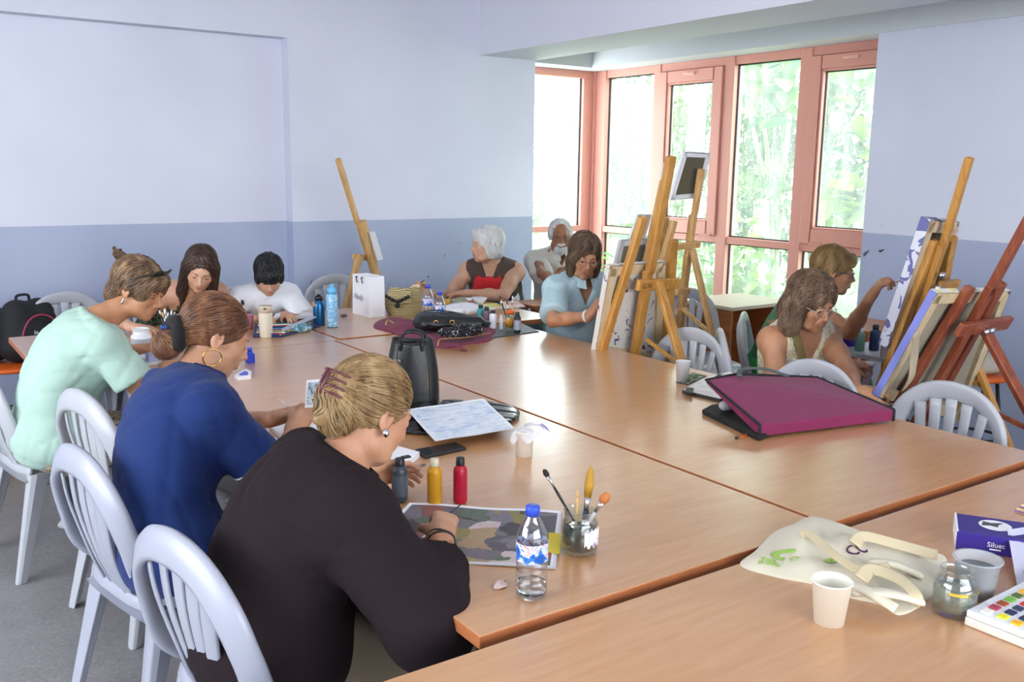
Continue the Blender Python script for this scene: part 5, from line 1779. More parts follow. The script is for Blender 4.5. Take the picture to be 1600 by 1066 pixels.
# ------------------------------------------------------------------ easels and canvases
M_PINE = wood_mat('varnished_pine', ['#9c6a2c', '#b9853f', '#cb9a52'], .45, (12, 12, 1.5), 3)
M_PINE2 = wood_mat('pale_pine', ['#a87f4a', '#bf9660', '#cfab78'], .5, (12, 12, 1.5), 3)
M_MAHO = wood_mat('red_brown_wood', ['#6b2f1c', '#86432a', '#9a5536'], .4, (12, 12, 1.5), 3)
M_STRETCH = wood_mat('stretcher_wood', ['#b9a27c', '#c9b48f', '#d6c4a2'], .7, (10, 10, 2), 3)
M_CBACK = mat('canvas_back_linen', '#9b9280', .9, var=.12, vscale=6)
M_CBACKD = mat('canvas_back_dark', '#4a4136', .9, var=.15, vscale=6)
M_CWHITE = mat('primed_canvas', '#d9d9de', .8, var=.03, vscale=6)
def fleck(name, base, spot, sc=22, th=.62):
    return pattern_mat(name, [(0, base), (th, base), (th + .01, spot), (th + .09, spot)], sc, dist=1.5)
M_PURFLECK = fleck('white_with_purple_flecks', '#d4d0cb', '#5e4378')
M_BLUEEDGE = mat('periwinkle_paint', '#7d86cf', .6, var=.12, vscale=9)
M_WPUR = fleck('white_violet_sky_paint', '#d5d6e2', '#6e6fa0', 9, .55)

class Plane:
    def __init__(s, P0, h, tilt):
        h = unit((h[0], h[1], 0)); s.P0 = V3(P0); s.h = h
        s.n = h * math.cos(tilt) + V3((0, 0, 1)) * math.sin(tilt)
        s.r = unit(np.cross(s.n, (0, 0, 1))); s.u = np.cross(s.r, s.n)
        if s.u[2] < 0: s.u = -s.u
    def at(s, px, py, off=0.0):
        d = ray(px, py); P0 = s.P0 + s.n * off
        return EYE + d * (((P0 - EYE) @ s.n) / (d @ s.n))
    def floor(s, a, b):
        """extend the line a->b down to the floor"""
        a, b = V3(a), V3(b); d = b - a
        return a + d * ((a[2] - .0) / -d[2])
def easel(name, label, pl, mast, legs, bars, rear, m, w=.045, th=.03, extra=None):
    """mast, legs: ((px,py),(px,py),to_floor,width); bars: ((px,py),(px,py),height); rear: top px, ground point offset behind"""
    base = pl.P0.copy(); base[2] = 0
    t = thing(name, label, 'easel', base)
    def bm(a, b, w_, t_, nm, off=0.0, bev=.004):
        a = V3(a) + pl.n * off - base; b = V3(b) + pl.n * off - base
        g = G(); g.beam(a, b, w_, t_, up=tuple(pl.n)); return part(nm, g, m, t, bevel=bev)
    for (a, b, fl, w_) in mast:
        A, B_ = pl.at(*a), pl.at(*b)
        if fl: B_ = pl.floor(A, B_)
        bm(A, B_, w_, th, 'mast', -.03)
    for (a, b, fl, w_) in legs:
        A, B_ = pl.at(*a), pl.at(*b)
        if fl: B_ = pl.floor(A, B_)
        if B_[2] < .02: B_ = B_ + (A - B_) * ((.02 - B_[2]) / max(.1, A[2] - B_[2]))
        bm(A, B_, w_, th, 'leg')
    for (a, b, w_) in bars:
        bm(pl.at(*a), pl.at(*b), w_, .024, 'crossbar', -.055)
    for (a, back, side, w_) in rear:
        A = pl.at(*a) - pl.n * .05; B_ = A - pl.h * back + pl.r * side; B_[2] = .01
        g = G(); g.beam(A - base, B_ - base, w_, th * .8, up=tuple(pl.n)); part('rear_leg', g, m, t, bevel=.004)
        c = A * .62 + B_ * .38; d = pl.floor(A, A - pl.u)
        g = G(); g.beam(c - base, A * .72 + V3((A[0], A[1], 0)) * .28 - pl.n * 0 + (V3((pl.h[0], pl.h[1], 0)) * .06) - base, .02, .012, up=tuple(pl.r)); part('brace', g, m, t, bevel=.002)
    for k, (px_, py_) in enumerate(extra or []):
        g = G(); p = pl.at(px_, py_) - pl.n * .075 - base; g.lathe([(0, -.012), (.014, -.010), (.016, 0), (.014, .01), (0, .012)], 10, tuple(p), ax=zto(pl.n)); part('wing_nut', g, M_SILVER, t)
    return t
def canvas(label, pl, q, mfront, mback, off=.012, th=.02, side=None, bar=.04, bars=True, mstr=None, topm=None):
    """q: pixel corners tl,tr,br,bl"""
    C = [pl.at(px, py, off) for px, py in q]
    c0 = sum(C) / 4; base = c0
    t = thing('canvas', label, 'canvas', base)
    F_ = [c - base + pl.n * th for c in C]; B_ = [c - base for c in C]
    g = G()
    g.add([tuple(p) for p in F_ + B_], [(0, 1, 2, 3)])
    g.cur = 1; g.add([tuple(p + pl.n * (th * .6)) for p in B_], [(3, 2, 1, 0)])
    g.cur = 2
    for i in range(4):
        j = (i + 1) % 4
        g.cur = 3 if i == 0 and topm else 2
        g.add([tuple(F_[i]), tuple(F_[j]), tuple(B_[j]), tuple(B_[i])], [(0, 1, 2, 3)])
    part('cloth', g, [mfront, mback, side or mfront, topm or mfront], t)
    if bars:
        cen = sum(B_) / 4
        for i in range(4):
            j = (i + 1) % 4
            a, b = B_[i], B_[j]; inn = unit(cen - (a + b) / 2 - unit(b - a) * ((cen - (a + b) / 2) @ unit(b - a)))
            a_ = a + inn * (bar / 2 + .004) + unit(b - a) * bar * .35 + pl.n * th * .3; b_ = b + inn * (bar / 2 + .004) - unit(b - a) * bar * .35 + pl.n * th * .3
            g = G(); g.beam(a_, b_, bar, th * .6, up=tuple(pl.n)); part('stretcher_bar', g, mstr or M_STRETCH, t)
    return t
# right: tall white canvas of the short-haired woman
pl5 = Plane(atd(1430, 480, 4.15), (-.10, 1), .30)
easel('easel', 'yellow pine easel with tall mast against the right wall, holding the tall white canvas', pl5,
      [((1504, 243), (1462, 385), False, .032), ((1462, 380), (1392, 600), True, .04)],
      [((1462, 375), (1373, 612), True, .058), ((1488, 372), (1452, 560), True, .05)],
      [((1448, 441), (1478, 437), .05)], [((1462, 440), .55, .05, .04)], M_PINE, extra=[(1447, 420), (1440, 440)])
canvas('tall canvas painted white and violet, seen edge-on from behind, on the pine easel', pl5, [(1454, 344), (1500, 347), (1450, 557), (1386, 544)], M_WPUR, M_CBACKD, .012, .045, side=M_WPUR, bar=.05)
pl6 = Plane(atd(1480, 560, 3.78), (.0, 1), .45)
easel('easel', 'red-brown wooden easel at the right edge, holding the canvas with the blue side', pl6,
      [((1602, 325), (1532, 455), False, .036), ((1540, 440), (1440, 620), True, .042)],
      [((1516, 448), (1398, 640), True, .045), ((1565, 442), (1478, 600), True, .045)],
      [((1479, 503), (1558, 492), .055)], [((1520, 500), .62, .16, .045)], M_MAHO, extra=[(1516, 502), (1524, 500)])
canvas('canvas with periwinkle-blue edge and yellow corner, seen from behind, on the red-brown easel', pl6, [(1464, 458), (1580, 455), (1500, 660), (1372, 622)], M_BLUEEDGE, M_CBACK, .012, .03, side=M_BLUEEDGE, bar=.045, topm=pattern_mat('cream_yellow_edge', [(0, '#d8d6cf'), (.52, '#d8d6cf'), (.56, '#d9d27a')], 5))
t6 = thing('cloth_strip', 'torn beige cloth strip hanging from the blue-edged canvas', 'cloth', pl6.at(1424, 560, -.02))
g = G(); A = pl6.at(1432, 520, -.04); B6 = pl6.at(1412, 610, -.05)
pp = catmull([tuple(V3(p) - V3(t6.location)) for p in (A, A * .6 + B6 * .4 + pl6.r * .02, A * .3 + B6 * .7 - pl6.n * .02, B6)], 6)
g.sweep(pp, tuple(pl6.n), [.045 - .03 * abs(i / 18 - .4) for i in range(19)], .003); part('strip', g, mat('beige_rag', '#a89c84', .9), t6)
# front easel of the light-blue polo woman
pl2 = Plane(atd(1000, 450, 4.62), (-.12, .99), .24)
easel('easel', 'thick pine easel nearest the table on the window side, with a lettered crossbar', pl2,
      [((1041, 242), (1008, 425), False, .05), ((1006, 420), (985, 552), True, .055)],
      [((1005, 340), (943, 540), True, .045), ((1052, 376), (1041, 530), True, .05)],
      [((983, 440), (1048, 437), .055)], [((1016, 432), .45, .03, .05)], M_PINE)
e2 = [o for o in COL.objects if o.get('label', '').startswith('thick pine easel')][0]
R2 = Matrix((tuple(pl2.r * (1 if pl2.r @ CR > 0 else -1)), tuple(pl2.u), (0, 0, 0)))
R2[2] = Vector(R2[0]).cross(Vector(R2[1])); R2 = R2.transposed()
text_part(e2, 'G.Yıl', .034, Matrix.Translation(Vector(pl2.at(987, 444) - pl2.n * .0685 - V3(e2.location))) @ R2.to_4x4(), mat('pencil_mark', '#5b3a17', .8), .0005)
canvas('large cream canvas with purple flecks, seen from behind, in front of the light-blue polo woman', pl2, [(953, 416), (1041, 409), (1034, 572), (929, 556)], M_PURFLECK, M_PURFLECK, .012, .03, side=M_PURFLECK, bar=.05)
pl3 = Plane(atd(1075, 420, 5.25), (.0, 1), .24)
easel('easel', 'slender pine easel raised high, holding the small dark-backed picture by the window', pl3,
      [((1090, 262), (1068, 400), False, .03), ((1068, 395), (1056, 530), True, .035)],
      [((1053, 345), (1022, 455), True, .035), ((1083, 336), (1060, 520), True, .04)],
      [((1046, 381), (1082, 377), .035), ((1046, 451), (1066, 449), .035), ((1046, 482), (1064, 480), .03)], [((1072, 385), .42, .05, .035)], M_PINE2)
canvas('small picture with white edges and dark back clamped high on the slender easel', pl3, [(1070, 238), (1111, 240), (1095, 309), (1048, 313)], mat('framed_picture_front', '#6f7b8c', .6), mat('dark_card_back', '#5b5442', .9), .012, .02, side=M_CWHITE, bar=.02, mstr=M_CWHITE)
pl4 = Plane(atd(1000, 420, 5.35), (-.1, 1), .24)
easel('easel', 'pine easel half hidden behind the front easel, holding a small white-edged canvas', pl4,
      [((1030, 280), (1000, 420), False, .03), ((1001, 415), (985, 540), True, .03)], [((1008, 338), (962, 470), True, .035), ((1040, 340), (1030, 500), True, .035)],
      [((985, 470), (1030, 467), .035)], [((1012, 400), .45, .05, .035)], M_PINE2)
canvas('small white-edged canvas with grey back on the half-hidden easel', pl4, [(970, 376), (1036, 372), (1028, 440), (957, 440)], M_CWHITE, mat('grey_green_back', '#7d7d6d', .9), .012, .02, side=M_CWHITE, bar=.03, mstr=M_CWHITE)
canvas('narrow white canvas standing above the half-hidden easel clamp', pl4, [(997, 336), (1019, 336), (1007, 375), (984, 376)], M_CWHITE, M_CWHITE, .04, .015, bars=False)
t = thing('paint_rag', 'white crumpled rag hung behind the tall front mast', 'cloth', pl4.at(1041, 275))
g = G()
def rag(u, v):
    a = u * 2 * PI; r = (.045 + .012 * math.sin(a * 3 + 1) * v) * math.sin(v * PI) ** .5
    return (r * math.cos(a) * .9, r * math.sin(a) * .35, .09 - .18 * v)
g.grid(rag, 18, 10); part('cloth_body', g, M_CWHITE, t)
# back-left easel behind the gift bag
pl1 = Plane(atd(575, 400, 6.42), (.5, -.87), .0)
easel('easel', 'pine easel with tall leaning mast standing against the back wall behind the gift bag', pl1,
      [((534, 248), (565, 350), False, .035), ((565, 345), (600, 460), False, .04)],
      [((566, 346), (606, 500), True, .065), ((562, 400), (536, 500), True, .045)],
      [((563, 402), (590, 404), .04)], [((568, 400), .20, .10, .035)], M_PINE2)
canvas('thin board on the back-wall easel, seen edge-on', pl1, [(576, 362), (583, 362), (596, 405), (588, 407)], M_CWHITE, M_CWHITE, .02, .015, bars=False)

# ------------------------------------------------------------------ side furniture
M_BROWN = wood_mat('orange_brown_board', ['#8a4a22', '#9c5a2c', '#a86536'], .5, (2, 2, 9), 3)
M_BEIGE = mat('beige_top', '#c9bfa6', .4, var=.05)
def small_table(name, label, x0, x1, y0, y1, z, mt, ml, cat='table', panel=True):
    t = thing(name, label, cat, ((x0 + x1) / 2, (y0 + y1) / 2, 0)); w, d = x1 - x0, y1 - y0
    g = G(); g.box((0, 0, z - .012), (w, d, .024)); part('tabletop', g, mt, t, bevel=.003)
    if panel:
        for sx in (-1, 1):
            g = G(); g.box((sx * (w / 2 - .03), 0, (z - .024) / 2), (.02, d - .05, z - .026)); part('side_panel', g, ml, t, bevel=.002)
        g = G(); g.box((0, d / 2 - .05, z / 2 + .05), (w - .09, .015, z - .2)); part('back_panel', g, ml, t)
    else:
        for sx in (-1, 1):
            for sy in (-1, 1):
                g = G(); g.beam((sx * (w / 2 - .03), sy * (d / 2 - .03), 0), (sx * (w / 2 - .03), sy * (d / 2 - .03), z - .024), .035, .035, up=(0, 1, 0)); part('leg', g, ml, t, bevel=.003)
    return t
small_table('side_cabinet', 'orange-brown cabinet with pale top standing before the window behind the curly-haired woman', 4.62, 5.25, 4.12, 4.62, .75, M_BEIGE, M_BROWN, 'cabinet')
small_table('side_table', 'small brown table beside the old man by the bay', 3.58, 4.02, 4.87, 5.14, .74, M_BROWN, M_BROWN, panel=False)
small_table('paint_table', 'small table with smeared palette and paint bottles beside the short-haired painter', 4.12, 4.62, 2.55, 3.0, .72, mat('white_smeared_top', '#cdd0d8', .4, var=.2, vscale=14), M_BROWN, panel=False)
small_table('side_table', 'small brown table under the purple box by the right wall', 4.75, 5.2, 3.2, 3.6, .72, M_BROWN, M_BROWN, panel=False)
M_ORANGE = mat('orange_plastic', '#d9601f', .35)
def stool(label, loc, r=.17, z=.46):
    t = thing('stool', label, 'stool', loc, group=None)
    g = G(); g.lathe([(0, z - .03), (r * .9, z - .03), (r, z - .02), (r, z - .005), (r * .93, z), (0, z + .002)], 28); part('seat', g, M_ORANGE, t)
    for k in range(4):
        a = PI / 4 + k * PI / 2
        g = G(); g.tube([(math.cos(a) * r * .6, math.sin(a) * r * .6, z - .03), (math.cos(a) * r * 1.05, math.sin(a) * r * 1.05, 0)], .011, 8); part('leg', g, mat('black_tube', '#1c1c1f', .4), t)
    g = G(); g.tube([(math.cos(a) * r * .85, math.sin(a) * r * .85, .16) for a in [2 * PI * k / 20 for k in range(20)]], .008, 6, closed=True); part('foot_ring', g, MATS['black_tube'], t)
    return t
pL = atz(12, 553, .47) - Vector((0, .28, 0)); stool('orange round stool under the backpacks in the left corner', (pL.x, pL.y, 0), .24, .47)
pR = atz(1530, 583, .52); stool('orange round stool behind the red-brown easel by the right wall', (pR.x, pR.y, 0), .16, .52)
# cloth bundle on right stool
def blob(name, label, cat, loc, rad, m, seed=0, amp=.02, h=.01, partname='body_cloth', fold=1.0, flat0=True):
    t = thing(name, label, cat, loc)
    pr = [Ell((0, 0, rad[2] * .9), rad, None, .02)]
    def fn(P, D):
        D = D + wrinkle(P, amp, seed, fold)
        return np.maximum(D, -P[..., 2]) if flat0 else D
    sdf_obj(partname, pr, h, m, t, (0, 0, 0), 0, fn, .02)
    return t
blob('cloth_bundle', 'grey-beige cloth bundle lying on the orange stool at right', 'cloth', (pR.x, pR.y, .523), (.14, .11, .06), mat('grey_beige_cloth', '#b3aa9c', .9), 3, .012)
# backpacks on left stool
def backpack(label, loc, rz, m, sc=1.0, trim=None, text=None):
    t = thing('backpack', label, 'backpack', loc, rz)
    pr = [Cone((-.07 * sc, 0, .10 * sc), (-.06 * sc, 0, .26 * sc), .10 * sc, .085 * sc, .04), Cone((.07 * sc, 0, .10 * sc), (.06 * sc, 0, .26 * sc), .10 * sc, .085 * sc, .04), Ell((0, -.08 * sc, .13 * sc), (.11 * sc, .06 * sc, .12 * sc), None, .02)]
    def fn(P, D): return np.maximum(D + wrinkle(P, .004, 5), -P[..., 2])
    sdf_obj('bag_body', pr, .008, m, t, (0, 0, 0), 0, fn, .02)
    g = G(); g.tube(catmull([(-.04, .05, .33 * sc), (-.03, .05,   .362 * sc), (.03, .05,   .362 * sc), (.04, .05, .33 * sc)], 5), .008, 6); part('top_handle', g, m, t)
    g = G(); g.tube(catmull([(-.10 * sc, -.115 * sc, .03), (-.105 * sc, -.12 * sc, .15 * sc), (-.07 * sc, -.125 * sc, .24 * sc), (0, -.12 * sc, .27 * sc), (.07 * sc, -.125 * sc, .24 * sc), (.105 * sc, -.12 * sc, .15 * sc), (.10 * sc, -.115 * sc, .03)], 5), .004, 6); part('piping', g, trim or m, t)
    if text:
        text_part(t, text, .035, Matrix.Translation((.0, -.147 * sc, .17 * sc)) @ Matrix.Rotation(PI / 2, 4, 'X'), M_CWHITE, .001, 'CENTER')
    return t
M_BLKN = mat('black_nylon', '#17181c', .75, bump=.2, bscale=300)
backpack('black backpack with pink-red piping on the orange stool at the left edge', (pL.x + .09, pL.y - .02, .473), ang(-.35, .94), M_BLKN, 1.05, mat('pink_red_piping', '#b8355a', .5), 'le sport')
backpack('dark olive backpack beside the black one at the left edge', (pL.x - .16, pL.y + .05, .473), ang(-.1, .99), mat('olive_nylon', '#31352a', .8, bump=.2, bscale=300), .98)
# floral bag on the floor at left edge
pf_ = atz(8, 735, 0)
t = thing('low_box', 'low pale wooden box on the floor at the left edge', 'box', (pf_.x, pf_.y, 0)); g = G(); g.box((0, 0, .09), (.42, .3, .18)); part('box_body', g, M_PINE2, t, bevel=.004); g = G(); g.box((0, 0, .185), (.44, .32, .012)); part('lid', g, M_STRETCH, t, bevel=.002)
blob('floral_bag', 'pink and green flowered bag on the low box behind the left-edge chair', 'bag', (pf_.x, pf_.y, .192), (.15, .10, .08), pattern_mat('flower_print_bag', [(0, '#2f5a34'), (.42, '#3f7a40'), (.5, '#b84f8a'), (.58, '#e9e2e6'), (.66, '#3a6b3c')], 14), 8, .012)
# ------------------------------------------------------------------ things on the tables
ZT = .7502
M_PET = glass_mat('clear_plastic', .10, (.93, .95, .98, 1), .10, .8, 2.0)
M_JAR = glass_mat('jar_glass', .08, (.93, .97, .95, 1), .08, .7, 2.0)
M_WATER = mat('water', '#eef4f8', .03, spec=.5, trans=1.0, ior=1.12)
M_CAPB = mat('blue_cap', '#3350c8', .35)
M_CREAM = mat('cream_card', '#e3dccb', .6)
M_PAPER = mat('white_paper', '#e6e7ee', .7)
M_BLK = mat('black_plastic_matt', '#1b1c20', .45)
def T(px, py): p = atz(px, py, .75); return (p.x, p.y, ZT)
def stripes(name, cols, scale=30, axis=0, seed=1):
    k = NT(name); v = k.coord('Object'); sp = k.n('ShaderNodeSeparateXYZ'); k.l(v, sp.inputs[0])
    m = k.n('ShaderNodeMath', operation='MULTIPLY'); k.l(sp.outputs[axis], m.inputs[0]); m.inputs[1].default_value = scale
    f = k.n('ShaderNodeMath', operation='FRACT'); k.l(m.outputs[0], f.inputs[0])
    c = k.ramp(f.outputs[0], [(i / len(cols), cc) for i, cc in enumerate(cols)], 'CONSTANT'); k.l(c, k.b.inputs['Base Color']); k.b.inputs['Roughness'].default_value = .6
    return k.m
def water_bottle(label, loc, h=.2, r=.032, lab=True, group=None):
    t = thing('water_bottle', label, 'bottle', loc, group=group)
    prof = [(0, .004), (r * .5, .002), (r * .82, 0), (r * .97, .006), (r, .016)]
    z = .016
    while z < h * .40:
        prof += [(r, z + .006), (r * .955, z + .009), (r, z + .012)]; z += .014
    prof += [(r, h * .43), (r, h * .58), (r * .96, h * .60), (r, h * .62), (r * .95, h * .70), (r * .72, h * .80), (r * .42, h * .88), (r * .40, h * .93)]
    g = G(); g.lathe(prof, 28); part('bottle_body', g, M_PET, t)
    g = G(); g.lathe([(0, h * .90), (r * .45, h * .90), (r * .46, h * .985), (r * .42, h), (0, h)], 24); part('cap', g, M_CAPB, t)
    if lab:
        g = G(); n = 28; z0, z1 = h * .42, h * .62
        vs = [((r + .0008) * math.cos(2 * PI * k / n), (r + .0008) * math.sin(2 * PI * k / n), z) for z in (z0, z1) for k in range(n)]
        g.add(vs, [(k, (k + 1) % n, n + (k + 1) % n, n + k) for k in range(n)], True)
        part('label', g, pattern_mat('water_label', [(0, '#2b57a8'), (.42, '#3f74c4'), (.48, '#b9cdec'), (.53, '#d99aa2'), (.57, '#dfe8f5'), (.64, '#3f74c4')], 28, dist=.6), t)
    g = G(); g.lathe([(0, .006), (r * .9, .01), (r * .93, h * .16), (0, h * .16)], 24); part('water', g, M_WATER, t)
    return t
water_bottle('small clear water bottle with blue cap and label near the front table corner', T(830, 931), .196, .0325)
water_bottle('clear water bottle with blue cap behind the straw bag, the taller of that pair', T(669, 500), .205, .033)
water_bottle('clear water bottle with blue cap in front of its pair, right of the straw bag', T(687, 510), .195, .033)
water_bottle('clear water bottle with blue cap behind the head of the blue-shirt woman', T(303, 524), .19, .032)

def brush(label, loc, d, L, m_handle, m_tip, tipw=.006, tipl=.03, flat=False, ferr=True, r=.0035, name='paintbrush', cat='paintbrush', group=None):
    """loc: world start of handle end, d: direction towards the bristles"""
    t = thing(name, label, cat, loc, group=group); d = Vector(d).normalized(); R = zto(d)
    g = G(); h1 = L - tipl - (.03 if ferr else 0)
    g.lathe([(0, 0), (r * .6, .002), (r * .8, h1 * .4), (r * 1.25, h1 * .85), (r, h1)], 10, ax=R); part('handle', g, m_handle, t)
    if ferr:
        g = G(); g.lathe([(r, h1), (r * 1.05, h1 + .015), (tipw * .85, h1 + .03)], 10, ax=R); part('ferrule', g, M_SILVER, t)
    g = G(); g.lathe([(tipw * .85, L - tipl), (tipw * 1.15, L - tipl * .6), (tipw * .8, L - tipl * .2), (0, L)], 10, ax=R)
    if flat: pass
    part('bristles', g, m_tip, t)
    return t
M_HB = mat('black_lacquer', '#17181b', .3)
M_HW = mat('pale_wood_handle', '#c9a46c', .5)
M_BRI = mat('dark_bristle', '#2a2422', .9)
def between(label, tip, base, **kw):
    """brush from base point to tip point"""
    tip, base = Vector(tip), Vector(base)
    return brush(label, base, tip - base, (tip - base).length, **kw)
# jar of brushes
J = Vector(T(905, 862)); Jd = 2.14
t = thing('brush_jar', 'squat glass jar of murky dark water with a torn label, holding brushes', 'jar', J)
g = G(); g.lathe([(0, .002), (.036, .001), (.041, .008), (.0425, .03), (.0425, .07), (.040, .078), (.0365, .083), (.0365, .100), (.0385, .102), (.0365, .104), (.0345, .100), (.0345, .084), (.039, .072), (.040, .012), (0, .008)], 32); part('jar_body', g, M_JAR, t)
g = G(); g.lathe([(0, .009), (.038, .012), (.039, .058), (0, .058)], 28); part('murky_water', g, mat('murky_paint_water', '#2f3733', .2, var=.4, vscale=25), t)
g = G(); n = 12
vs = [(.0433 * math.cos(a), .0433 * math.sin(a), z) for z in (.026, .066) for a in [-2.0 + 1.25 * k / n for k in range(n + 1)]]
vs = [(x, y, z + (.006 * math.sin(i * 1.9) if z < .03 else .004 * math.sin(i * 2.3))) for i, (x, y, z) in enumerate(vs)]
g.add(vs, [(k, k + 1, n + 2 + k, n + 1 + k) for k in range(n)], True)
part('label', g, pattern_mat('torn_label', [(0, '#dfe0e6'), (.55, '#d9dbe3'), (.6, '#7a4f9a'), (.64, '#dfe0e6'), (.7, '#4a8a5a'), (.74, '#dfe0e6')], 60), t)
b0 = J + Vector((0, 0, .02))
between('thin dark-handled brush with black round tip leaning left out of the jar', atd(849, 733, 2.16), b0 + Vector((.02, .0, .0)), m_handle=M_HB, m_tip=M_BRI, tipw=.006, tipl=.02, r=.0028)
between('thin pale wooden stick standing in the brush jar', atd(903, 765, 2.13), b0 + Vector((-.005, .01, 0)), m_handle=M_HW, m_tip=M_HW, tipw=.003, tipl=.02, ferr=False, r=.003)
between('broad brush with long ochre pointed bristles, tallest in the jar', atd(924, 727, 2.14), b0 + Vector((.0, -.01, 0)), m_handle=mat('paint_smeared_handle', '#2f3d57', .5, var=.5, vscale=60), m_tip=mat('ochre_bristle', '#b08628', .7, var=.2, vscale=40), tipw=.0095, tipl=.075, r=.006)
between('brush with orange flat bristles leaning right out of the jar', atd(951, 770, 2.10), b0 + Vector((-.02, .0, 0)), m_handle=mat('grey_metal_handle', '#aeb0b4', .4), m_tip=mat('orange_bristle', '#b86f3c', .7), tipw=.0105, tipl=.028, r=.004)
# paint bottles
def squeeze_bottle(label, loc, h, r, m, mcap, flip=False, group=None, lab=None, rz=0.0):
    t = thing('paint_bottle', label, 'bottle', loc, rz, group=group)
    g = G(); g.lathe([(0, .001), (r * .85, 0), (r, .005), (r, h * .70), (r * .95, h * .76), (r * .62, h * .82), (r * .58, h * .84)], 24); part('bottle_body', g, m, t)
    g = G(); g.lathe([(0, h * .83), (r * .62, h * .83), (r * .64, h * .86), (r * .60, h * .985), (r * .5, h), (0, h)], 20); part('cap', g, mcap, t)
    if flip:
        g = G(); g.box((r * .9, 0, h * 1.0), (r * 1.1, r * .7, .005)); part('flip_lid', g, mcap, t, bevel=.001)
    if lab:
        g = G(); n = 24; z0, z1 = h * .15, h * .62
        vs = [((r + .0006) * math.cos(2 * PI * k / n), (r + .0006) * math.sin(2 * PI * k / n), z) for z in (z0, z1) for k in range(n)]
        g.add(vs, [(k, (k + 1) % n, n + (k + 1) % n, n + k) for k in range(n)], True); part('label', g, lab, t)
    return t
squeeze_bottle('dark grey paint bottle with open flip cap at the fingers of the blonde woman', T(625, 783), .118, .021, mat('slate_paint_bottle', '#39414c', .35, var=.3, vscale=30), M_BLK, True, lab=mat('grey_bottle_label', '#4c545f', .4, var=.15, vscale=30))
squeeze_bottle('ochre yellow paint bottle with clear cap, middle of the three', T(679, 787), .124, .0195, mat('ochre_bottle', '#c48b1c', .35, var=.08, vscale=20), mat('clear_dirty_cap', '#c9c0a4', .25))
squeeze_bottle('crimson red paint bottle with black cap', T(719, 785), .124, .0185, mat('crimson_bottle', '#b01734', .35, var=.08, vscale=20), M_BLK)
# cup with napkin
def paper_cup(label, loc, h=.085, rt=.038, rb=.027, m=M_CREAM):
    t = thing('paper_cup', label, 'cup', loc)
    g = G(); g.lathe([(0, .004), (rb, .004), (rb, 0), (rb + .001, 0), (rt - .001, h - .004), (rt + .0015, h - .003), (rt + .002, h), (rt, h + .001), (rt - .002, h - .002), (rb - .0005, .006), (0, .006)], 32); part('cup_body', g, m, t)
    return t
M_CUP = mat('white_cup_card', '#e6e2d6', .55)
paper_cup('empty cream paper cup standing on the nearest table before the tote bag', T(1295, 972), .088, .0385, .0275, M_CUP)
c2 = T(819, 712); paper_cup('white paper cup with tissue on top in the middle of the table', c2, .078, .029, .023, mat('white_cup', '#e9e6df', .5))
t = thing('tissue', 'crumpled white tissue with a violet stain draped over the paper cup', 'tissue', (c2[0], c2[1], ZT + .079))
def tis(u, v):
    a = u * 2 * PI; r = v * (.036 + .008 * math.sin(a * 3 + .5) + .05 * max(0, math.cos(a + .35)) ** 2)
    return (r * math.cos(a), r * math.sin(a), .012 * math.sin(a * 4 + v * 6) * v + .010 * (1 - v) - (.03 * max(0, v - .6)) + .016 * math.cos(a) * v)
g = G(); g.grid(tis, 32, 8, True); g.mi = [1 if (sum(g.v[i][0] for i in f) / 4 > .068) else 0 for f in g.f]
part('tissue_sheet', g, [mat('tissue_white', '#d9d8de', .8, alpha=.7), mat('violet_stain', '#8f7cc4', .8)], t)
# phone
def slab_obj(name, label, cat, quad, th, m, z0=ZT, partname='panel', bevel=.002, extra=None, mtop=None, inset=0.0):
    """flat thing whose outline is given by pixel corners on the table plane"""
    P = [atz(px, py, z0 + th) for px, py in quad]
    c = sum(P, Vector()) / len(P)
    t = thing(name, label, cat, (c.x, c.y, z0))
    g = G(); g.prism([(p.x - c.x, p.y - c.y) for p in P][::-1] if ((P[1] - P[0]).cross(P[2] - P[1])).z < 0 else [(p.x - c.x, p.y - c.y) for p in P], 0, th)
    part(partname, g, m, t, bevel=bevel)
    if mtop:
        g = G(); g.prism([((p.x - c.x) * (1 - inset), (p.y - c.y) * (1 - inset)) for p in P] if ((P[1] - P[0]).cross(P[2] - P[1])).z > 0 else [((p.x - c.x) * (1 - inset), (p.y - c.y) * (1 - inset)) for p in P][::-1], th, th + .0006)
        part(extra or 'face', g, mtop, t)
    return t
slab_obj('phone', 'black smartphone in a black case lying above the paint bottles', 'phone', [(648, 702), (712, 691), (729, 699), (664, 713)], .010, M_BLK, bevel=.003, mtop=mat('phone_screen', '#2a2c33', .08, spec=.8), extra='screen', inset=.08)
slab_obj('white_canvas_board', 'blank white canvas panel under the chin of the blonde woman', 'canvas', [(606, 692), (656, 706), (612, 742), (560, 722)], .018, M_PAPER)
slab_obj('ruler', 'clear plastic ruler beside the dark paint bottle', 'ruler', [(636, 731), (664, 724), (666, 727), (640, 736)], .002, M_PET)
between('short grey pencil lying beside the black plastic folder', Vector(T(632, 690)) + Vector((0, 0, .004)), Vector(T(612, 670)) + Vector((0, 0, .004)), m_handle=mat('grey_pencil', '#4d4640', .4), m_tip=M_HW, tipw=.0035, tipl=.012, ferr=False, r=.0038, name='pencil', cat='pencil')
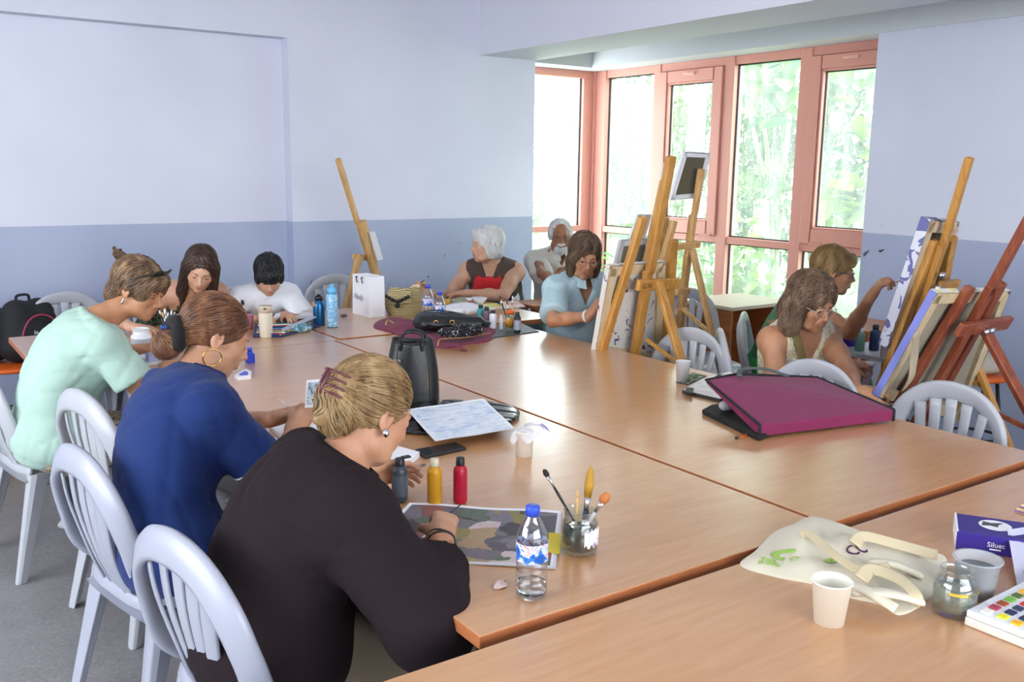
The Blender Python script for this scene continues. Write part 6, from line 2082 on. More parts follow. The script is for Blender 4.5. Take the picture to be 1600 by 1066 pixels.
# painted sheet
def collage_mat():
    k = NT('painted_sheet_shapes'); v = k.coord('Object')
    nn = k.noise(v, 9, 3); mx = k.n('ShaderNodeMix', data_type='VECTOR'); mx.inputs['Factor'].default_value = .12
    k.l(v, mx.inputs['A']); k.l(nn.outputs['Color'], mx.inputs['B'])
    vo = k.n('ShaderNodeTexVoronoi'); vo.inputs['Scale'].default_value = 17; k.l(mx.outputs['Result'], vo.inputs['Vector'])
    sp = k.n('ShaderNodeSeparateColor'); k.l(vo.outputs['Color'], sp.inputs[0])
    c = k.ramp(sp.outputs[0], [(0, '#5a5560'), (.14, '#6f6a74'), (.27, '#5b6a5c'), (.38, '#8a8050'), (.47, '#46424c'), (.58, '#a58d6e'), (.66, '#c9b8b8'), (.74, '#4f5a55'), (.84, '#8c5a58'), (.92, '#7a7480')], 'CONSTANT')
    n2 = k.noise(v, 60, 3); m2 = k.n('ShaderNodeMix', data_type='RGBA'); m2.blend_type = 'OVERLAY'; m2.inputs['Factor'].default_value = .35
    k.l(c, m2.inputs['A']); k.l(n2.outputs['Color'], m2.inputs['B']); k.l(m2.outputs['Result'], k.b.inputs['Base Color'])
    k.b.inputs['Roughness'].default_value = .6
    return k.m
def sheet(name, label, cat, quad, m, margin=.05, mb=M_PAPER, wav=.003, z0=ZT, lift=.001, nu=20, nv=14, pname='sheet', seed=0, curl=0.0):
    P = [Vector(atz(px, py, z0)) for px, py in quad]; c = sum(P, Vector()) / 4
    t = thing(name, label, cat, (c.x, c.y, z0))
    def fn(u, v):
        p = (P[0] * (1 - u) + P[1] * u) * (1 - v) + (P[3] * (1 - u) + P[2] * u) * v - c
        z = lift + wav * (.5 + .5 * math.sin(u * 9 + seed)) * (.5 + .5 * math.sin(v * 7 + u * 3 + seed)) + curl * max(0, u - .8) ** 2 * 25
        return (p.x, p.y, z)
    g = G(); g.grid(fn, nu, nv, True, .0004)
    mi = []
    for f in g.f:
        fi = len(mi)
        k = fi % (nu * nv); i, j = k // nv, k % nv
        u, v = (i + .5) / nu, (j + .5) / nv
        mi.append(0 if (fi < nu * nv * 2 and margin < u < 1 - margin and margin * 1.3 < v < 1 - margin * 1.3) else 1)
    g.mi = mi
    part(pname, g, [m, mb], t)
    return t
sheet('painted_sheet', 'painted paper of dark figures and ochre shapes with white border under the painting hand', 'painting', [(640, 787), (879, 801), (868, 891), (560, 872)], collage_mat(), .03, wav=.004, nu=34, nv=24)
yl = slab_obj('yellow_paint_patch', 'small yellow painted card on the right end of the painted paper', 'card', [(857, 832), (877, 834), (874, 866), (857, 863)], .0006, mat('yellow_gouache', '#d9c530', .6), z0=ZT + .006, bevel=0)
# seascape
def sea_mat():
    k = NT('seascape_wash'); v = k.coord('Object', scale=(3, 9, 1)); nz = k.noise(v, 2.2, 6, .65, 1.2)
    c = k.ramp(nz.outputs[0], [(.25, '#8ba6d2'), (.42, '#b9cbe6'), (.5, '#e6ecf4'), (.58, '#c3d2ea'), (.66, '#dfe7dc'), (.8, '#97abc9')]); k.l(c, k.b.inputs['Base Color']); k.b.inputs['Roughness'].default_value = .45
    return k.m
# black plastic folder below
blob('plastic_bag', 'crumpled black shiny plastic bag lying under the seascape painting', 'bag', (atz(705, 655, .75).x, atz(705, 655, .75).y, ZT), (.26, .20, .010), mat('black_shiny_plastic', '#15161b', .22), 12, .008, .007)
blob('plastic_pouch', 'small black zip pouch at the lower left corner of the seascape', 'pouch', (atz(650, 672, .75).x, atz(650, 672, .75).y, ZT), (.075, .045, .012), mat('black_pouch', '#1a1b21', .35), 13, .006, .006)
sheet('seascape_painting', 'pale blue seascape painting with white border beside the black handbag', 'painting', [(635, 641), (756, 624), (805, 671), (680, 691)], sea_mat(), .035, z0=ZT + .03, wav=.002, nu=30, nv=24)
# pencil shavings
t = thing('pencil_shaving', 'curled pencil shaving with pink edge beside the water bottle', 'shaving', T(782, 918))
g = G()
for s_ in range(3):
    pts = catmull([(-.012 + .008 * s_, -.008, .002), (-.006 + .006 * s_, .004, .012), (.006 + .004 * s_, .008, .008), (.012, -.002 + .004 * s_, .002)], 5)
    g.sweep(pts, (0, .3, 1), [.012 + .006 * math.sin(i) for i in range(len(pts))], .0012)
part('curl', g, mat('shaving_pale', '#d9bfb8', .8, var=.3, vscale=80), t)

# ---- handbags and heap in the middle
M_LEA = mat('black_leather', '#16181c', .42, bump=.25, bscale=220, coat=.1)
Bp = Vector(T(645, 628))
t = thing('bucket_bag', 'tall black leather bucket bag with silver plate standing open on the table', 'bag', Bp, ang(.56, .8))
def bag(u, v):
    a = u * 2 * PI; z = v * .235
    w = .100 - .026 * v + .008 * math.sin(v * PI); d = .066 - .010 * v - .014 * v ** 3 * abs(math.cos(a)) + .006 * math.sin(a * 3) * v
    ca, sa = math.cos(a), math.sin(a)
    p = 2.6
    k = (abs(ca) ** p + abs(sa) ** p) ** (-1 / p)
    return (w * ca * k, d * sa * k, z + (.012 * ca * ca) * v)
g = G(); g.grid(bag, 40, 14, True, .004); part('bag_body', g, M_LEA, t, weld=True)
g = G(); g.grid(lambda u, v: tuple(Vector(bag(u, 0)) * v), 40, 1, True); part('bag_base', g, M_LEA, t)
g = G(); g.grid(lambda u, v: tuple(Vector((bag(u, .9)[0] * v * .96, bag(u, .9)[1] * v * .96, .19))), 40, 1, True); part('lining', g, M_BLK, t)
for sy in (-1, 1):
    yy = sy * .052
    g = G(); g.tube(catmull([(-.040, yy, .205), (-.042, yy * 1.05, .235), (-.034, yy * .6 + .02, .258), (0, yy * .5 + .03, .266), (.034, yy * .6 + .02, .258), (.042, yy * 1.05, .235), (.040, yy, .205)], 6), .0048, 8); part('strap', g, M_LEA, t)
for u0 in (.60, .655, .86):
    g = G(); g.tube([tuple(Vector(bag(u0, k_ / 12)) * 1.004 + Vector((0, 0, .001))) for k_ in range(13)], .0022, 6); part('seam', g, M_LEA, t)
g = G(); g.box((-.05, -.064, .170), (.024, .004, .007)); part('metal_plate', g, M_SILVER, t, bevel=.001)
g = G(); g.box((.062, -.054, .085), (.002, .003, .09)); part('zip', g, M_GOLD, t)
g = G(); g.box((-.03, -.066, .03), (.012, .003, .014)); part('zip', g, M_SILVER, t)
def drape(name, label, cat, outline, zf, m, th=.004, pname='cloth', rings=9, z0=ZT, mi=None, seed=0):
    """soft heap: pixel outline on table, height profile zf(u angle fraction, v radius fraction)"""
    P = [Vector(atz(px, py, .75)) for px, py in outline]; c = sum(P, Vector()) / len(P); c.z = 0
    Q_ = catmull([(p.x - c.x, p.y - c.y, 0) for p in P], 5, True); n = len(Q_)
    t = thing(name, label, cat, (c.x, c.y, z0))
    g = G()
    vs = [(0, 0, zf(0, 0, 0, 0))]
    for r in range(1, rings + 1):
        v = r / rings
        for k in range(n):
            x, y = Q_[k].x * v, Q_[k].y * v
            vs.append((x, y, zf(k / n, v, x, y)))
    fs = [(0, 1 + k, 1 + (k + 1) % n) for k in range(n)]
    for r in range(rings - 1):
        for k in range(n):
            a, b = 1 + r * n + k, 1 + r * n + (k + 1) % n
            fs.append((a, a + n, b + n, b))
    o = len(vs)
    vs += [(Q_[k].x * 1.0, Q_[k].y * 1.0, 0) for k in range(n)]
    for k in range(n):
        a = 1 + (rings - 1) * n + k; b = 1 + (rings - 1) * n + (k + 1) % n
        fs.append((a, o + k, o + (k + 1) % n, b))
    g.add(vs, fs, True)
    o_ = part(pname, g, m, t, subsurf=1)
    return t, c
def hz(h, seed, f=9, a=.3):
    def z(u, v, x, y):
        return max(.002, h * (1 - v ** 3) * (1 - a + a * math.sin(x * 40 * f / 9 + seed) * math.cos(y * 33 * f / 9 + seed * 2) + a * .6 * math.sin((x + y) * 80 + seed)) + .006 * (v > .9) * (1 + math.sin(u * 50)))
    return z
M_MAR = cloth_mat('maroon_canvas', '#7d2f4b', .85)
t, c = drape('maroon_tote', 'maroon cloth tote with tan trim lying flat under the black handbag', 'bag', [(583, 512), (600, 498), (640, 500), (700, 512), (770, 515), (768, 532), (728, 540), (700, 545), (655, 540), (610, 520)], hz(.035, 1.0), M_MAR)
mtan = mat('tan_binding', '#c79a55', .6)
def strip(parent, c, pts, w, m, name='strap', th=.003, z=.01, up=(0, 0, 1)):
    pp = []
    for q in pts:
        zz = q[2] if len(q) > 2 else z
        p = atz(q[0], q[1], ZT + zz); pp.append((p.x - parent.location.x, p.y - parent.location.y, ZT + zz - parent.location.z))
    g = G(); g.sweep(catmull(pp, 6), up, w, th); return part(name, g, m, parent)
strip(t, c, [(690, 535, .03), (715, 541, .02), (728, 548, .006), (722, 545, .004)], .022, M_MAR)
strip(t, c, [(602, 508, .045), (606, 500, .05), (615, 505, .045)], .007, mtan, 'binding')
strip(t, c, [(684, 540, .03), (687, 531, .035), (700, 529, .035), (730, 527, .035), (766, 520, .03)], .006, mtan, 'binding')
# black handbag lying
Hb = Vector(atz(705, 515, .78))
t = thing('handbag', 'black leather handbag with gold rings lying on its side on the maroon tote', 'bag', (Hb.x, Hb.y, .787), ang(.3, .9))
sdf_obj('bag_body', [Cone((-.15, .0, .035), (.14, -.02, .03), .05, .035, .03, fl=(0, 1, 0), fs=1.9), Cone((-.13, .03, .05), (.05, .0, .05), .03, .022, .03)], .006, M_LEA, t, (0, 0, 0), 0, lambda P, D: np.maximum(D + wrinkle(P, .003, 3), -P[..., 2]), .06)
g = G(); g.sweep(catmull([(-.17, -.08, .02), (-.20, -.02, .035), (-.14, .03, .09), (-.02, .02, .088), (.10, -.01, .065)], 6), (0, 0, 1), .018, .005); part('strap', g, M_LEA, t)
for x in (-.10, -.015):
    g = G(); g.tube([(x + .012 * math.cos(a), -.088, .045 + .012 * math.sin(a)) for a in [2 * PI * k / 14 for k in range(14)]], .002, 6, closed=True); part('ring', g, M_GOLD, t)
M_ZEB = fleck('black_grey_scarf', '#1d1e24', '#a9adb5', 60, .60)
blob('scarf', 'crumpled dark grey and white streaked scarf in front of the handbag', 'scarf', (atz(720, 527, .78).x, atz(720, 527, .78).y, .785), (.13, .05, .03), M_ZEB, 22, .016, .006)
blob('glasses_case', 'dark green spectacle case lying at the right end of the heap', 'case', (atz(746, 512, .79).x, atz(746, 512, .79).y, .79), (.085, .03, .02), mat('dark_green_case', '#1f3434', .4), 2, .001, .006)
# straw bag
Sb = Vector(T(632, 491))
t = thing('straw_bag', 'woven straw bag with a black bead clasp beside the white gift bag', 'bag', Sb, ang(.56, .8))
k = NT('woven_straw'); v = k.coord('Object'); wv = k.n('ShaderNodeTexWave'); wv.bands_direction = 'Z'; wv.inputs['Scale'].default_value = 32; wv.inputs['Distortion'].default_value = 1.5; k.l(v, wv.inputs['Vector'])
cst = k.ramp(wv.outputs[0], [(.1, '#8f7a4d'), (.5, '#cdb988'), (.9, '#dccb9f')]); k.l(cst, k.b.inputs['Base Color']); k.b.inputs['Roughness'].default_value = .8; k.bump(wv.outputs[0], .8, .01); M_STRAW = k.m
def straw(u, v):
    a = u * 2 * PI; z = v * .15 * (1 + .15 * math.cos(a)); w = .115 * (1 - .25 * v ** 2) * (.85 + .25 * math.sin(min(1, v * 1.6) * PI / 2)); d = .075 * (1 - .5 * v ** 2)
    return (w * math.cos(a), d * math.sin(a), z + .006 * math.sin(a * 5) * v)
g = G(); g.grid(straw, 40, 12, True, .004); part('bag_body', g, M_STRAW, t)
g = G(); g.grid(lambda u, v: (straw(u, 1)[0] * (1 - v * .9), straw(u, 1)[1] * (1 - v * .9), straw(u, 1)[2] - .05 * v + .012 * math.sin(v * 3) * (1 + math.sin(u * 19))), 40, 4, True); part('lining', g, mat('straw_inner', '#c9b993', .8), t)
g = G(); g.grid(lambda u, v: (-.09 + .14 * u, -.045 - .03 * v - .02 * math.sin(v * 3), .155 - .07 * v + .01 * math.sin(u * 6)), 10, 5, True, .004); part('flap', g, M_STRAW, t)
g = G()
for k_ in range(9):
    g.ball((-.095 + .016 * k_, -.090 - .004 * math.sin(k_), .085 + .025 * abs(k_ - 4) / 4 * 1.3), .011, 10, 7)
g.ball((-.03, -.1, .065), .016, 10, 8); part('bead_clasp', g, M_HB, t, kind='stuff')
# gift bag
A_ = Vector(T(576.6, 497)); B_ = Vector(T(601.8, 494.7)); C_ = Vector(T(561, 488.6))
hg = .238
t = thing('gift_bag', 'tall white paper gift bag with black rope handle ends standing on the table', 'bag', A_)
ex = B_ - A_; ey = Vector((-ex.y, ex.x, 0)).normalized() * .21
g = G(); q = [Vector((0, 0, 0)), ex, ex + ey, ey]
top = [p * .96 + Vector((0, 0, hg)) + (ex + ey) * .02 for p in q]
g.add([tuple(p) for p in q + top], [(0, 3, 2, 1), (0, 1, 5, 4), (1, 2, 6, 5), (2, 3, 7, 6), (3, 0, 4, 7)]); 
part('bag_body', g, M_PAPER, t)
g = G(); m1 = ex * .5; g.add([tuple(Vector((0, 0, .002)) - ey * .004), tuple(ex - ey * .004 + Vector((0, 0, .002))), tuple(m1 - ey * .012 + Vector((0, 0, .045)))], [(0, 1, 2)]); part('fold', g, M_PAPER, t)
for f_ in (.3, .62):
    g = G(); b_ = ey * f_ - ex * .01 + Vector((0, 0, hg - .012)); g.tube(catmull([tuple(b_ + ey * .05), tuple(b_ + ey * .02 - ex * .10 + Vector((0, 0, .004))), tuple(b_ - ex * .10 - ey * .01 - Vector((0, 0, .02))), tuple(b_ - ex * .06 - ey * .02 - Vector((0, 0, .03)))], 5), .0035, 6); part('handle', g, M_BLK, t)
fx = -ey.normalized(); R_ = Matrix((fx, Vector((0, 0, 1)), fx.cross(Vector((0, 0, 1))))).transposed()
text_part(t, 'Nadja', .05, Matrix.Translation(ey * .88 - ex.normalized() * .003 + Vector((0, 0, .095))) @ R_.to_4x4(), mat('silver_print', '#9a9ca6', .4), .0003, shear=.3)
# cluster of bottles beside the white-haired woman
CL = 'paint bottles clustered before the white-haired woman'
slab_obj('cutting_mat', 'dark grey mat with pale edges under the paint bottles at the table end', 'mat', [(722, 516), (812, 503), (843, 518), (752, 530)], .004, mat('dark_mat', '#43464b', .6), mtop=mat('mat_top', '#54575c', .5, var=.2, vscale=12), inset=.04)
Zm = ZT + .0048
def TM(px, py): p = atz(px, py, Zm); return (p.x, p.y, Zm)
squeeze_bottle('teal paint bottle behind the purple one', TM(751, 507), .112, .021, mat('teal_bottle', '#3d98a0', .4), M_BLK, group=CL)
squeeze_bottle('dusky purple paint bottle with dark cap', TM(760, 511), .112, .021, mat('dusky_bottle', '#6e5966', .4), M_BLK, group=CL)
squeeze_bottle('white paint bottle with black cap', TM(770, 513), .10, .021, mat('white_bottle', '#dcdde2', .4), M_BLK, group=CL)
squeeze_bottle('small slim white tube between the white bottle and brush jar', TM(783, 515), .08, .010, MATS['white_bottle'], MATS['white_bottle'], group=CL)
squeeze_bottle('dark charcoal bottle with grey label, rightmost of the cluster', TM(808, 520), .112, .019, mat('charcoal_bottle', '#22242b', .4), M_BLK, lab=mat('grey_blue_label', '#8f95a8', .5), group=CL)
Jb = Vector(TM(797, 516))
t = thing('brush_jar', 'small glass jar with orange-yellow label holding brushes, among the paint bottles', 'jar', Jb)
g = G(); g.lathe([(0, .001), (.024, 0), (.026, .005), (.026, .085), (.022, .09), (.022, .098), (.020, .098), (.024, .084), (.024, .006), (0, .004)], 24); part('jar_body', g, M_JAR, t)
g = G(); g.lathe([(.0265, .02), (.0265, .065)], 24); part('label', g, mat('amber_label', '#c08a2a', .5, var=.3, vscale=30), t)
g = G(); g.lathe([(.023, .09), (.0235, .108), (.019, .110)], 20); part('collar', g, M_ORANGE, t)
for i_, (tp, mh, mt_, lb) in enumerate([((781, 462), M_HB, M_HB, 'black brush leaning left in the amber-labelled jar'), ((792, 470), M_HB, M_HB, 'short black brush in the amber-labelled jar'), ((801, 462), M_HW, mat('pale_bristle', '#d7cdb8', .8), 'pale wooden brush upright in the amber-labelled jar')]):
    between(lb, atd(tp[0], tp[1], float((V3(Jb) - EYE) @ CF) + .0), Jb + Vector((.006 * (i_ - 1), 0, .01)), m_handle=mh, m_tip=mt_, tipw=.004, tipl=.02, r=.0035)
slab_obj('food_tub', 'low green-tinted tub with food beside the water bottles', 'tub', [(704, 467), (726, 464), (732, 470), (709, 474)], .045, mat('olive_tub', '#9b9a7c', .5, var=.2, vscale=30), bevel=.004)
t = thing('bowl', 'white bowl in front of the white-haired woman', 'bowl', T(748, 475)); g = G(); g.lathe([(0, .004), (.03, .003), (.055, .04), (.053, .041), (.028, .008), (0, .008)], 28); part('bowl_body', g, M_PAPER, t)
t = thing('paint_pot', 'small red and white pot beside the white bowl', 'pot', T(731, 477)); g = G(); g.lathe([(0, .001), (.022, 0), (.022, .03)], 22); part('pot_body', g, mat('red_pot', '#a3202f', .4), t); g = G(); g.lathe([(.0225, .03), (.0235, .045), (0, .045)], 22); part('lid', g, M_PAPER, t)
squeeze_bottle('small bottle with yellow base and black cap beside the green tub', T(699, 482), .075, .016, mat('yellow_small_bottle', '#d1a93c', .4), M_BLK)
blob('cloth_pile', 'white paper towels heaped behind the black handbag', 'cloth', (atz(722, 492, .75).x, atz(722, 492, .75).y, ZT), (.13, .09, .035), M_PAPER, 31, .012, .008)
sheet('coloured_paper', 'yellow-green printed paper on the table before the white-haired woman', 'paper', [(735, 477), (775, 474), (795, 482), (748, 487)], pattern_mat('print_paper', [(0, '#d9c850'), (.45, '#cfe0a8'), (.5, '#e7e6ea'), (.6, '#e39a8a')], 10), .0, wav=.002, nu=10, nv=8)
sheet('coloured_paper', 'pink and white paper beside the yellow-green one', 'paper', [(780, 472), (808, 470), (822, 480), (790, 484)], pattern_mat('pink_paper', [(0, '#e3b7ad'), (.5, '#ecdcd6'), (.6, '#dfe0e8')], 12), .0, wav=.002, nu=10, nv=8)

# ---- left table
t = thing('supplement_jar', 'white plastic jar without lid and with grey label beside the mint-shirt woman', 'jar', T(222, 554))
g = G(); g.lathe([(0, .001), (.043, 0), (.046, .006), (.046, .085), (.042, .093), (.036, .096), (.036, .118), (.038, .119), (.038, .122), (.034, .122), (.034, .096), (0, .09)], 30); part('jar_body', g, mat('white_gloss_plastic', '#e3e5ea', .25), t)
g = G(); g.lathe([(.0465, .012), (.0465, .078)], 30); part('label', g, mat('grey_print_label', '#a7abb5', .4, var=.15, vscale=40), t)
slab_obj('carton', 'small white and blue carton behind the white jar', 'box', [(226, 540), (238, 538), (243, 544), (231, 546)], .07, mat('white_blue_carton', '#a9b6dd', .5, var=.3, vscale=12))
t = thing('jar_lid', 'white screw lid lying beside the galaxy-print cup', 'lid', T(248, 548)); g = G(); g.lathe([(0, .001), (.036, 0), (.038, .003), (.038, .014), (.035, .017), (0, .017)], 28); part('lid_body', g, MATS['white_gloss_plastic'], t)
t = thing('brush_cup', 'blue and violet galaxy-print cup full of brushes', 'cup', T(266, 537))
g = G(); g.lathe([(0, .002), (.026, .001), (.028, .004), (.039, .090), (.041, .092), (.039, .094), (.037, .09), (.026, .008), (0, .008)], 28); part('cup_body', g, pattern_mat('galaxy_print', [(0, '#1d2f6e'), (.4, '#2f5fb8'), (.5, '#5d8fe0'), (.6, '#5a3f98'), (.7, '#2a2f70')], 14), t)
Cg = Vector(T(266, 537))
for i_, (px_, py_, mh, mt_, w_, lb) in enumerate([(246, 475, M_HB, M_BRI, .009, 'black brush leaning left in the galaxy cup'), (257, 482, mat('green_handle', '#4e9a3e', .4), M_PAPER, .008, 'green-topped brush in the galaxy cup'), (253, 487, mat('orange_handle', '#d9733a', .4), M_HW, .007, 'orange marker in the galaxy cup'),
        (262, 478, M_HW, M_BRI, .008, 'dark-tipped wooden brush in the galaxy cup'), (268, 484, M_PAPER, mat('white_bristle', '#d9d5cf', .8), .006, 'white brush in the galaxy cup'), (273, 487, M_HW, MATS['white_bristle'], .006, 'pale wooden brush in the galaxy cup'), (278, 490, mat('blue_handle', '#4b67b8', .4), MATS['white_bristle'], .006, 'short blue brush on the right of the galaxy cup')]):
    between(lb, atd(px_, py_, float((V3(Cg) - EYE) @ CF)), Cg + Vector((.008 * ((i_ % 3) - 1), .006 * (i_ % 2), .012)), m_handle=mh, m_tip=mt_, tipw=w_ * .75, tipl=.03, r=.004)
slab_obj('canvas_board', 'thin white canvas board under the arm of the mint-shirt woman', 'canvas', [(190, 558), (262, 550), (275, 563), (196, 572)], .012, M_PAPER)
slab_obj('paper_sheet', 'white paper corner on the left end of the table', 'paper', [(70, 536), (95, 535), (100, 548), (78, 549)], .001, M_PAPER, bevel=0)
t = thing('pink_cup', 'translucent pink cup with a brush in it in front of the boy', 'cup', T(388, 514)); g = G(); g.lathe([(0, .002), (.024, .001), (.03, .075), (.032, .077), (.028, .075), (.022, .005), (0, .005)], 24); part('cup_body', g, mat('pink_plastic', '#d98aa6', .3, alpha=.85), t)
Cp = Vector(T(388, 514)); between('dark-bristled brush standing in the pink cup', atd(378, 468, float((V3(Cp) - EYE) @ CF)), Cp + Vector((0, 0, .008)), m_handle=M_HW, m_tip=M_BRI, tipw=.008, tipl=.03, r=.004)
t = thing('tumbler', 'cream insulated tumbler with beige lid on the left table', 'cup', T(416, 527)); g = G(); g.lathe([(0, .001), (.030, 0), (.032, .004), (.0355, .125), (.0355, .13)], 30); part('tumbler_body', g, mat('cream_enamel', '#ddd6c6', .35), t)
g = G(); g.lathe([(.0362, .128), (.0362, .158), (.034, .163), (0, .160)], 30); part('lid', g, mat('beige_lid', '#cbbba8', .4), t)
g = G(); g.box((-.012, -.034, .152), (.022, .006, .006), RZ(.3)); part('spout', g, M_BLK, t)
PC = ['#20356e', '#b23a2e', '#e6e6ea', '#2c7a54', '#d9a93c', '#6b2f7a', '#3a8ac0', '#22242b']
P = [Vector(atz(px, py, ZT + .012)) for px, py in [(398, 521), (400, 503), (492, 500), (478, 512)]]
slab_obj('pencil_tray', 'open tray of colouring pencils under the open book', 'tray', [(395, 524), (398, 506), (482, 500), (500, 508), (440, 524)], .012, mat('navy_tray', '#27305a', .5))
PCN = ['navy', 'red', 'white', 'green', 'ochre', 'violet', 'sky-blue', 'black']; ORD = ['first', 'second', 'third', 'fourth', 'fifth', 'sixth', 'seventh', 'eighth', 'ninth', 'tenth', 'eleventh', 'twelfth']
for i_ in range(12):
    f_ = i_ / 11
    a_ = Vector(atz(400 + 2 * f_, 522 - 15 * f_, ZT + .017)); b_ = Vector(atz(440 + 46 * f_, 523 - 18 * f_, ZT + .017))
    between('%s colouring pencil, %s from the near edge of the open tray' % (PCN[i_ % 8], ORD[i_]), b_, a_, m_handle=mat('pencil_col_%d' % (i_ % 8), PC[i_ % 8], .4), m_tip=M_HW, tipw=.003, tipl=.01, ferr=False, r=.0035, name='pencil', cat='pencil', group='colouring pencils in the tray')
t = thing('tray_lid', 'clear tray lid tilted up beside the pencil pouch', 'lid', atz(468, 508, ZT)); a_ = atz(440, 519, ZT + .02); b_ = atz(503, 492, ZT + .055)
g = G(); L_ = Vector(t.location); dv = Vector((.05, .10, .0)); g.add([tuple(a_ - L_), tuple(b_ - L_), tuple(b_ - L_ + Vector((.02, .05, .01))), tuple(a_ - L_ + Vector((.02, .05, .01)))], [(0, 1, 2, 3)]); g.add([tuple(Vector(p) - Vector((0, 0, .003))) for p in g.v[:4]], [(3, 2, 1, 0)]); g.add(g.v[:8], [(0, 1, 5, 4), (1, 2, 6, 5), (2, 3, 7, 6), (3, 0, 4, 7)]); part('lid_sheet', g, mat('milky_lid', '#c9cbdd', .3, alpha=.6), t)
blob('pencil_pouch', 'small teal patterned pencil pouch in front of the tray lid', 'pouch', (atz(470, 519, .75).x, atz(470, 519, .75).y, ZT), (.065, .035, .022), pattern_mat('teal_print', [(0, '#4c7f94'), (.5, '#7fb0bd'), (.56, '#c7d8d8'), (.6, '#4c7f94')], 40), 14, .003, .006)
t = thing('open_book', 'open white colouring book in front of the boy', 'book', atz(455, 499, ZT))
for sx, (q0, q1, q2, q3) in ((0, ((425, 503), (455, 496), (462, 491), (430, 492))), (1, ((455, 503), (490, 499), (492, 488), (462, 491)))):
    Pq = [Vector(atz(a, b, ZT + .012)) - Vector(t.location) for a, b in (q0, q1, q2, q3)]
    def pg(u, v, Pq=Pq, sx=sx):
        p = (Pq[0] * (1 - u) + Pq[1] * u) * (1 - v) + (Pq[3] * (1 - u) + Pq[2] * u) * v; e = (u if sx == 0 else 1 - u)
        return (p.x, p.y, .018 + .012 * math.sin(e * PI * .9))
    g = G(); g.grid(pg, 12, 4, True, .006); part('page_block', g, M_PAPER, t)
t = thing('steel_bottle', 'blue metal bottle with black cap on the table end beside the light-blue bottle', 'bottle', T(499, 508))
g = G(); g.lathe([(0, .001), (.030, 0), (.033, .004), (.033, .115), (.030, .128), (.021, .137), (.021, .141)], 30); part('bottle_body', g, mat('blue_metal', '#1f5f8f', .3, metal=.6), t)
g = G(); g.lathe([(.0225, .139), (.0225, .160), (.012, .163), (.012, .172), (0, .172)], 24); part('cap', g, M_HB, t); g = G(); g.box((-.036, -.01, .12), (.012, .012, .024)); part('tag', g, mat('orange_tag', '#d98a4a', .5), t)
t = thing('sport_bottle', 'tall light-blue translucent bottle with flower print', 'bottle', T(519.5, 511))
g = G(); g.lathe([(0, .001), (.029, 0), (.031, .004), (.031, .165), (.029, .178), (.022, .185)], 30); g.mi = [1 if sum(g.v[i][2] for i in f) / len(f) < .03 else 0 for f in g.f]
part('bottle_body', g, [pattern_mat('blue_flower_print', [(0, '#7fb7de'), (.55, '#8cc3e6'), (.6, '#e3eef6'), (.68, '#7fb7de')], 60, rough=.3), M_PET], t)
g = G(); g.lathe([(.024, .183), (.025, .212), (.013, .216), (.012, .235), (0, .236)], 24); part('cap', g, mat('light_blue_cap', '#62aee0', .3), t)
blob('eraser', 'small dark lump beside the light-blue bottle', 'eraser', (atz(537, 495, .75).x, atz(537, 495, .75).y, ZT), (.022, .014, .008), mat('dark_eraser', '#4b4f66', .6), 1, .001, .004)
t = thing('ink_bottle', 'small square royal-blue ink bottle beyond the blue-shirt woman', 'bottle', T(391, 567)); g = G(); g.box((0, 0, .021), (.034, .034, .042)); g.lathe([(.017, .042), (.009, .052), (.009, .055)], 14); part('bottle_body', g, mat('royal_blue_gloss', '#2b43c0', .25), t, bevel=.003); g = G(); g.lathe([(.011, .054), (.011, .068), (0, .069)], 14); part('cap', g, M_CAPB, t)
slab_obj('correction_box', 'small white box with a blue stripe beyond the blue-shirt woman', 'box', [(366, 586), (384, 576), (393, 580), (392, 588), (372, 590)], .014, M_PAPER, mtop=mat('blue_stripe', '#5b6bd0', .5), inset=.45)
# photo card held by the blue-shirt woman
cc = atd(490, 615, 2.95)
t = thing('photo_card', 'small photo print with white border held by the blue-shirt woman', 'card', cc); g = G()
g.add([tuple(Vector(CR * x + CU * z + CF * .002 * k_)) for k_ in (0, 1) for x, z in ((-.028, -.045), (.026, -.042), (.030, .046), (-.022, .042))], [(0, 1, 2, 3), (7, 6, 5, 4), (0, 4, 5, 1), (1, 5, 6, 2), (2, 6, 7, 3), (3, 7, 4, 0)]); part('card_sheet', g, M_PAPER, t)
g = G(); g.add([tuple(Vector(CR * x + CU * z - CF * .001)) for x, z in ((-.022, -.036), (.020, -.034), (.023, .037), (-.016, .034))], [(0, 1, 2, 3)]); part('picture', g, pattern_mat('tiny_landscape', [(0, '#6f8291'), (.45, '#a7b3c0'), (.55, '#cfd6dc'), (.62, '#6d7a5f')], 40), t)
slab_obj('canvas_board', 'white canvas panel on the table under the hands of the blue-shirt woman', 'canvas', [(420, 664), (475, 652), (500, 668), (440, 682)], .014, M_PAPER)

# ---- held brushes
def held(I, nm, label, toward, L=.17, back=.06, mh=M_HB, mt_=M_BRI, w=.003, tipl=.014, r=.0028):
    tips, tt = I['hands'][nm]; p = V3((tips[0] + tt) / 2); d = unit(toward); brush(label, p - d * back, d, L, mh, mt_, w, tipl, r=r)
held(I5, 'R', 'thin dark brush in the right hand of the blonde woman', -CR * .6 - CU * .5 - CF * .15, .15, .10)
held(I10, 'R', 'fine brush touching the tall white canvas', CR * .9 + CU * .25 + CF * .1, .14, .06, M_HW)
held(I6, 'R', 'dark brush in the raised hand of the white-haired woman', CR * .7 + CU * .6, .14, .06)
held(I8, 'R', 'dark brush held by the light-blue polo woman', -CR * .9 + CU * .12, .12, .07)
held(I7, 'R', 'brush held up by the old man', CR * .5 - CU * .5, .14, .05, M_HW)
held(I3, 'R', 'red-ended pencil in the hand of the boy', V3((.15, -.1, -.6)), .15, .11, mat('red_pencil', '#b8352f', .4), M_HW)
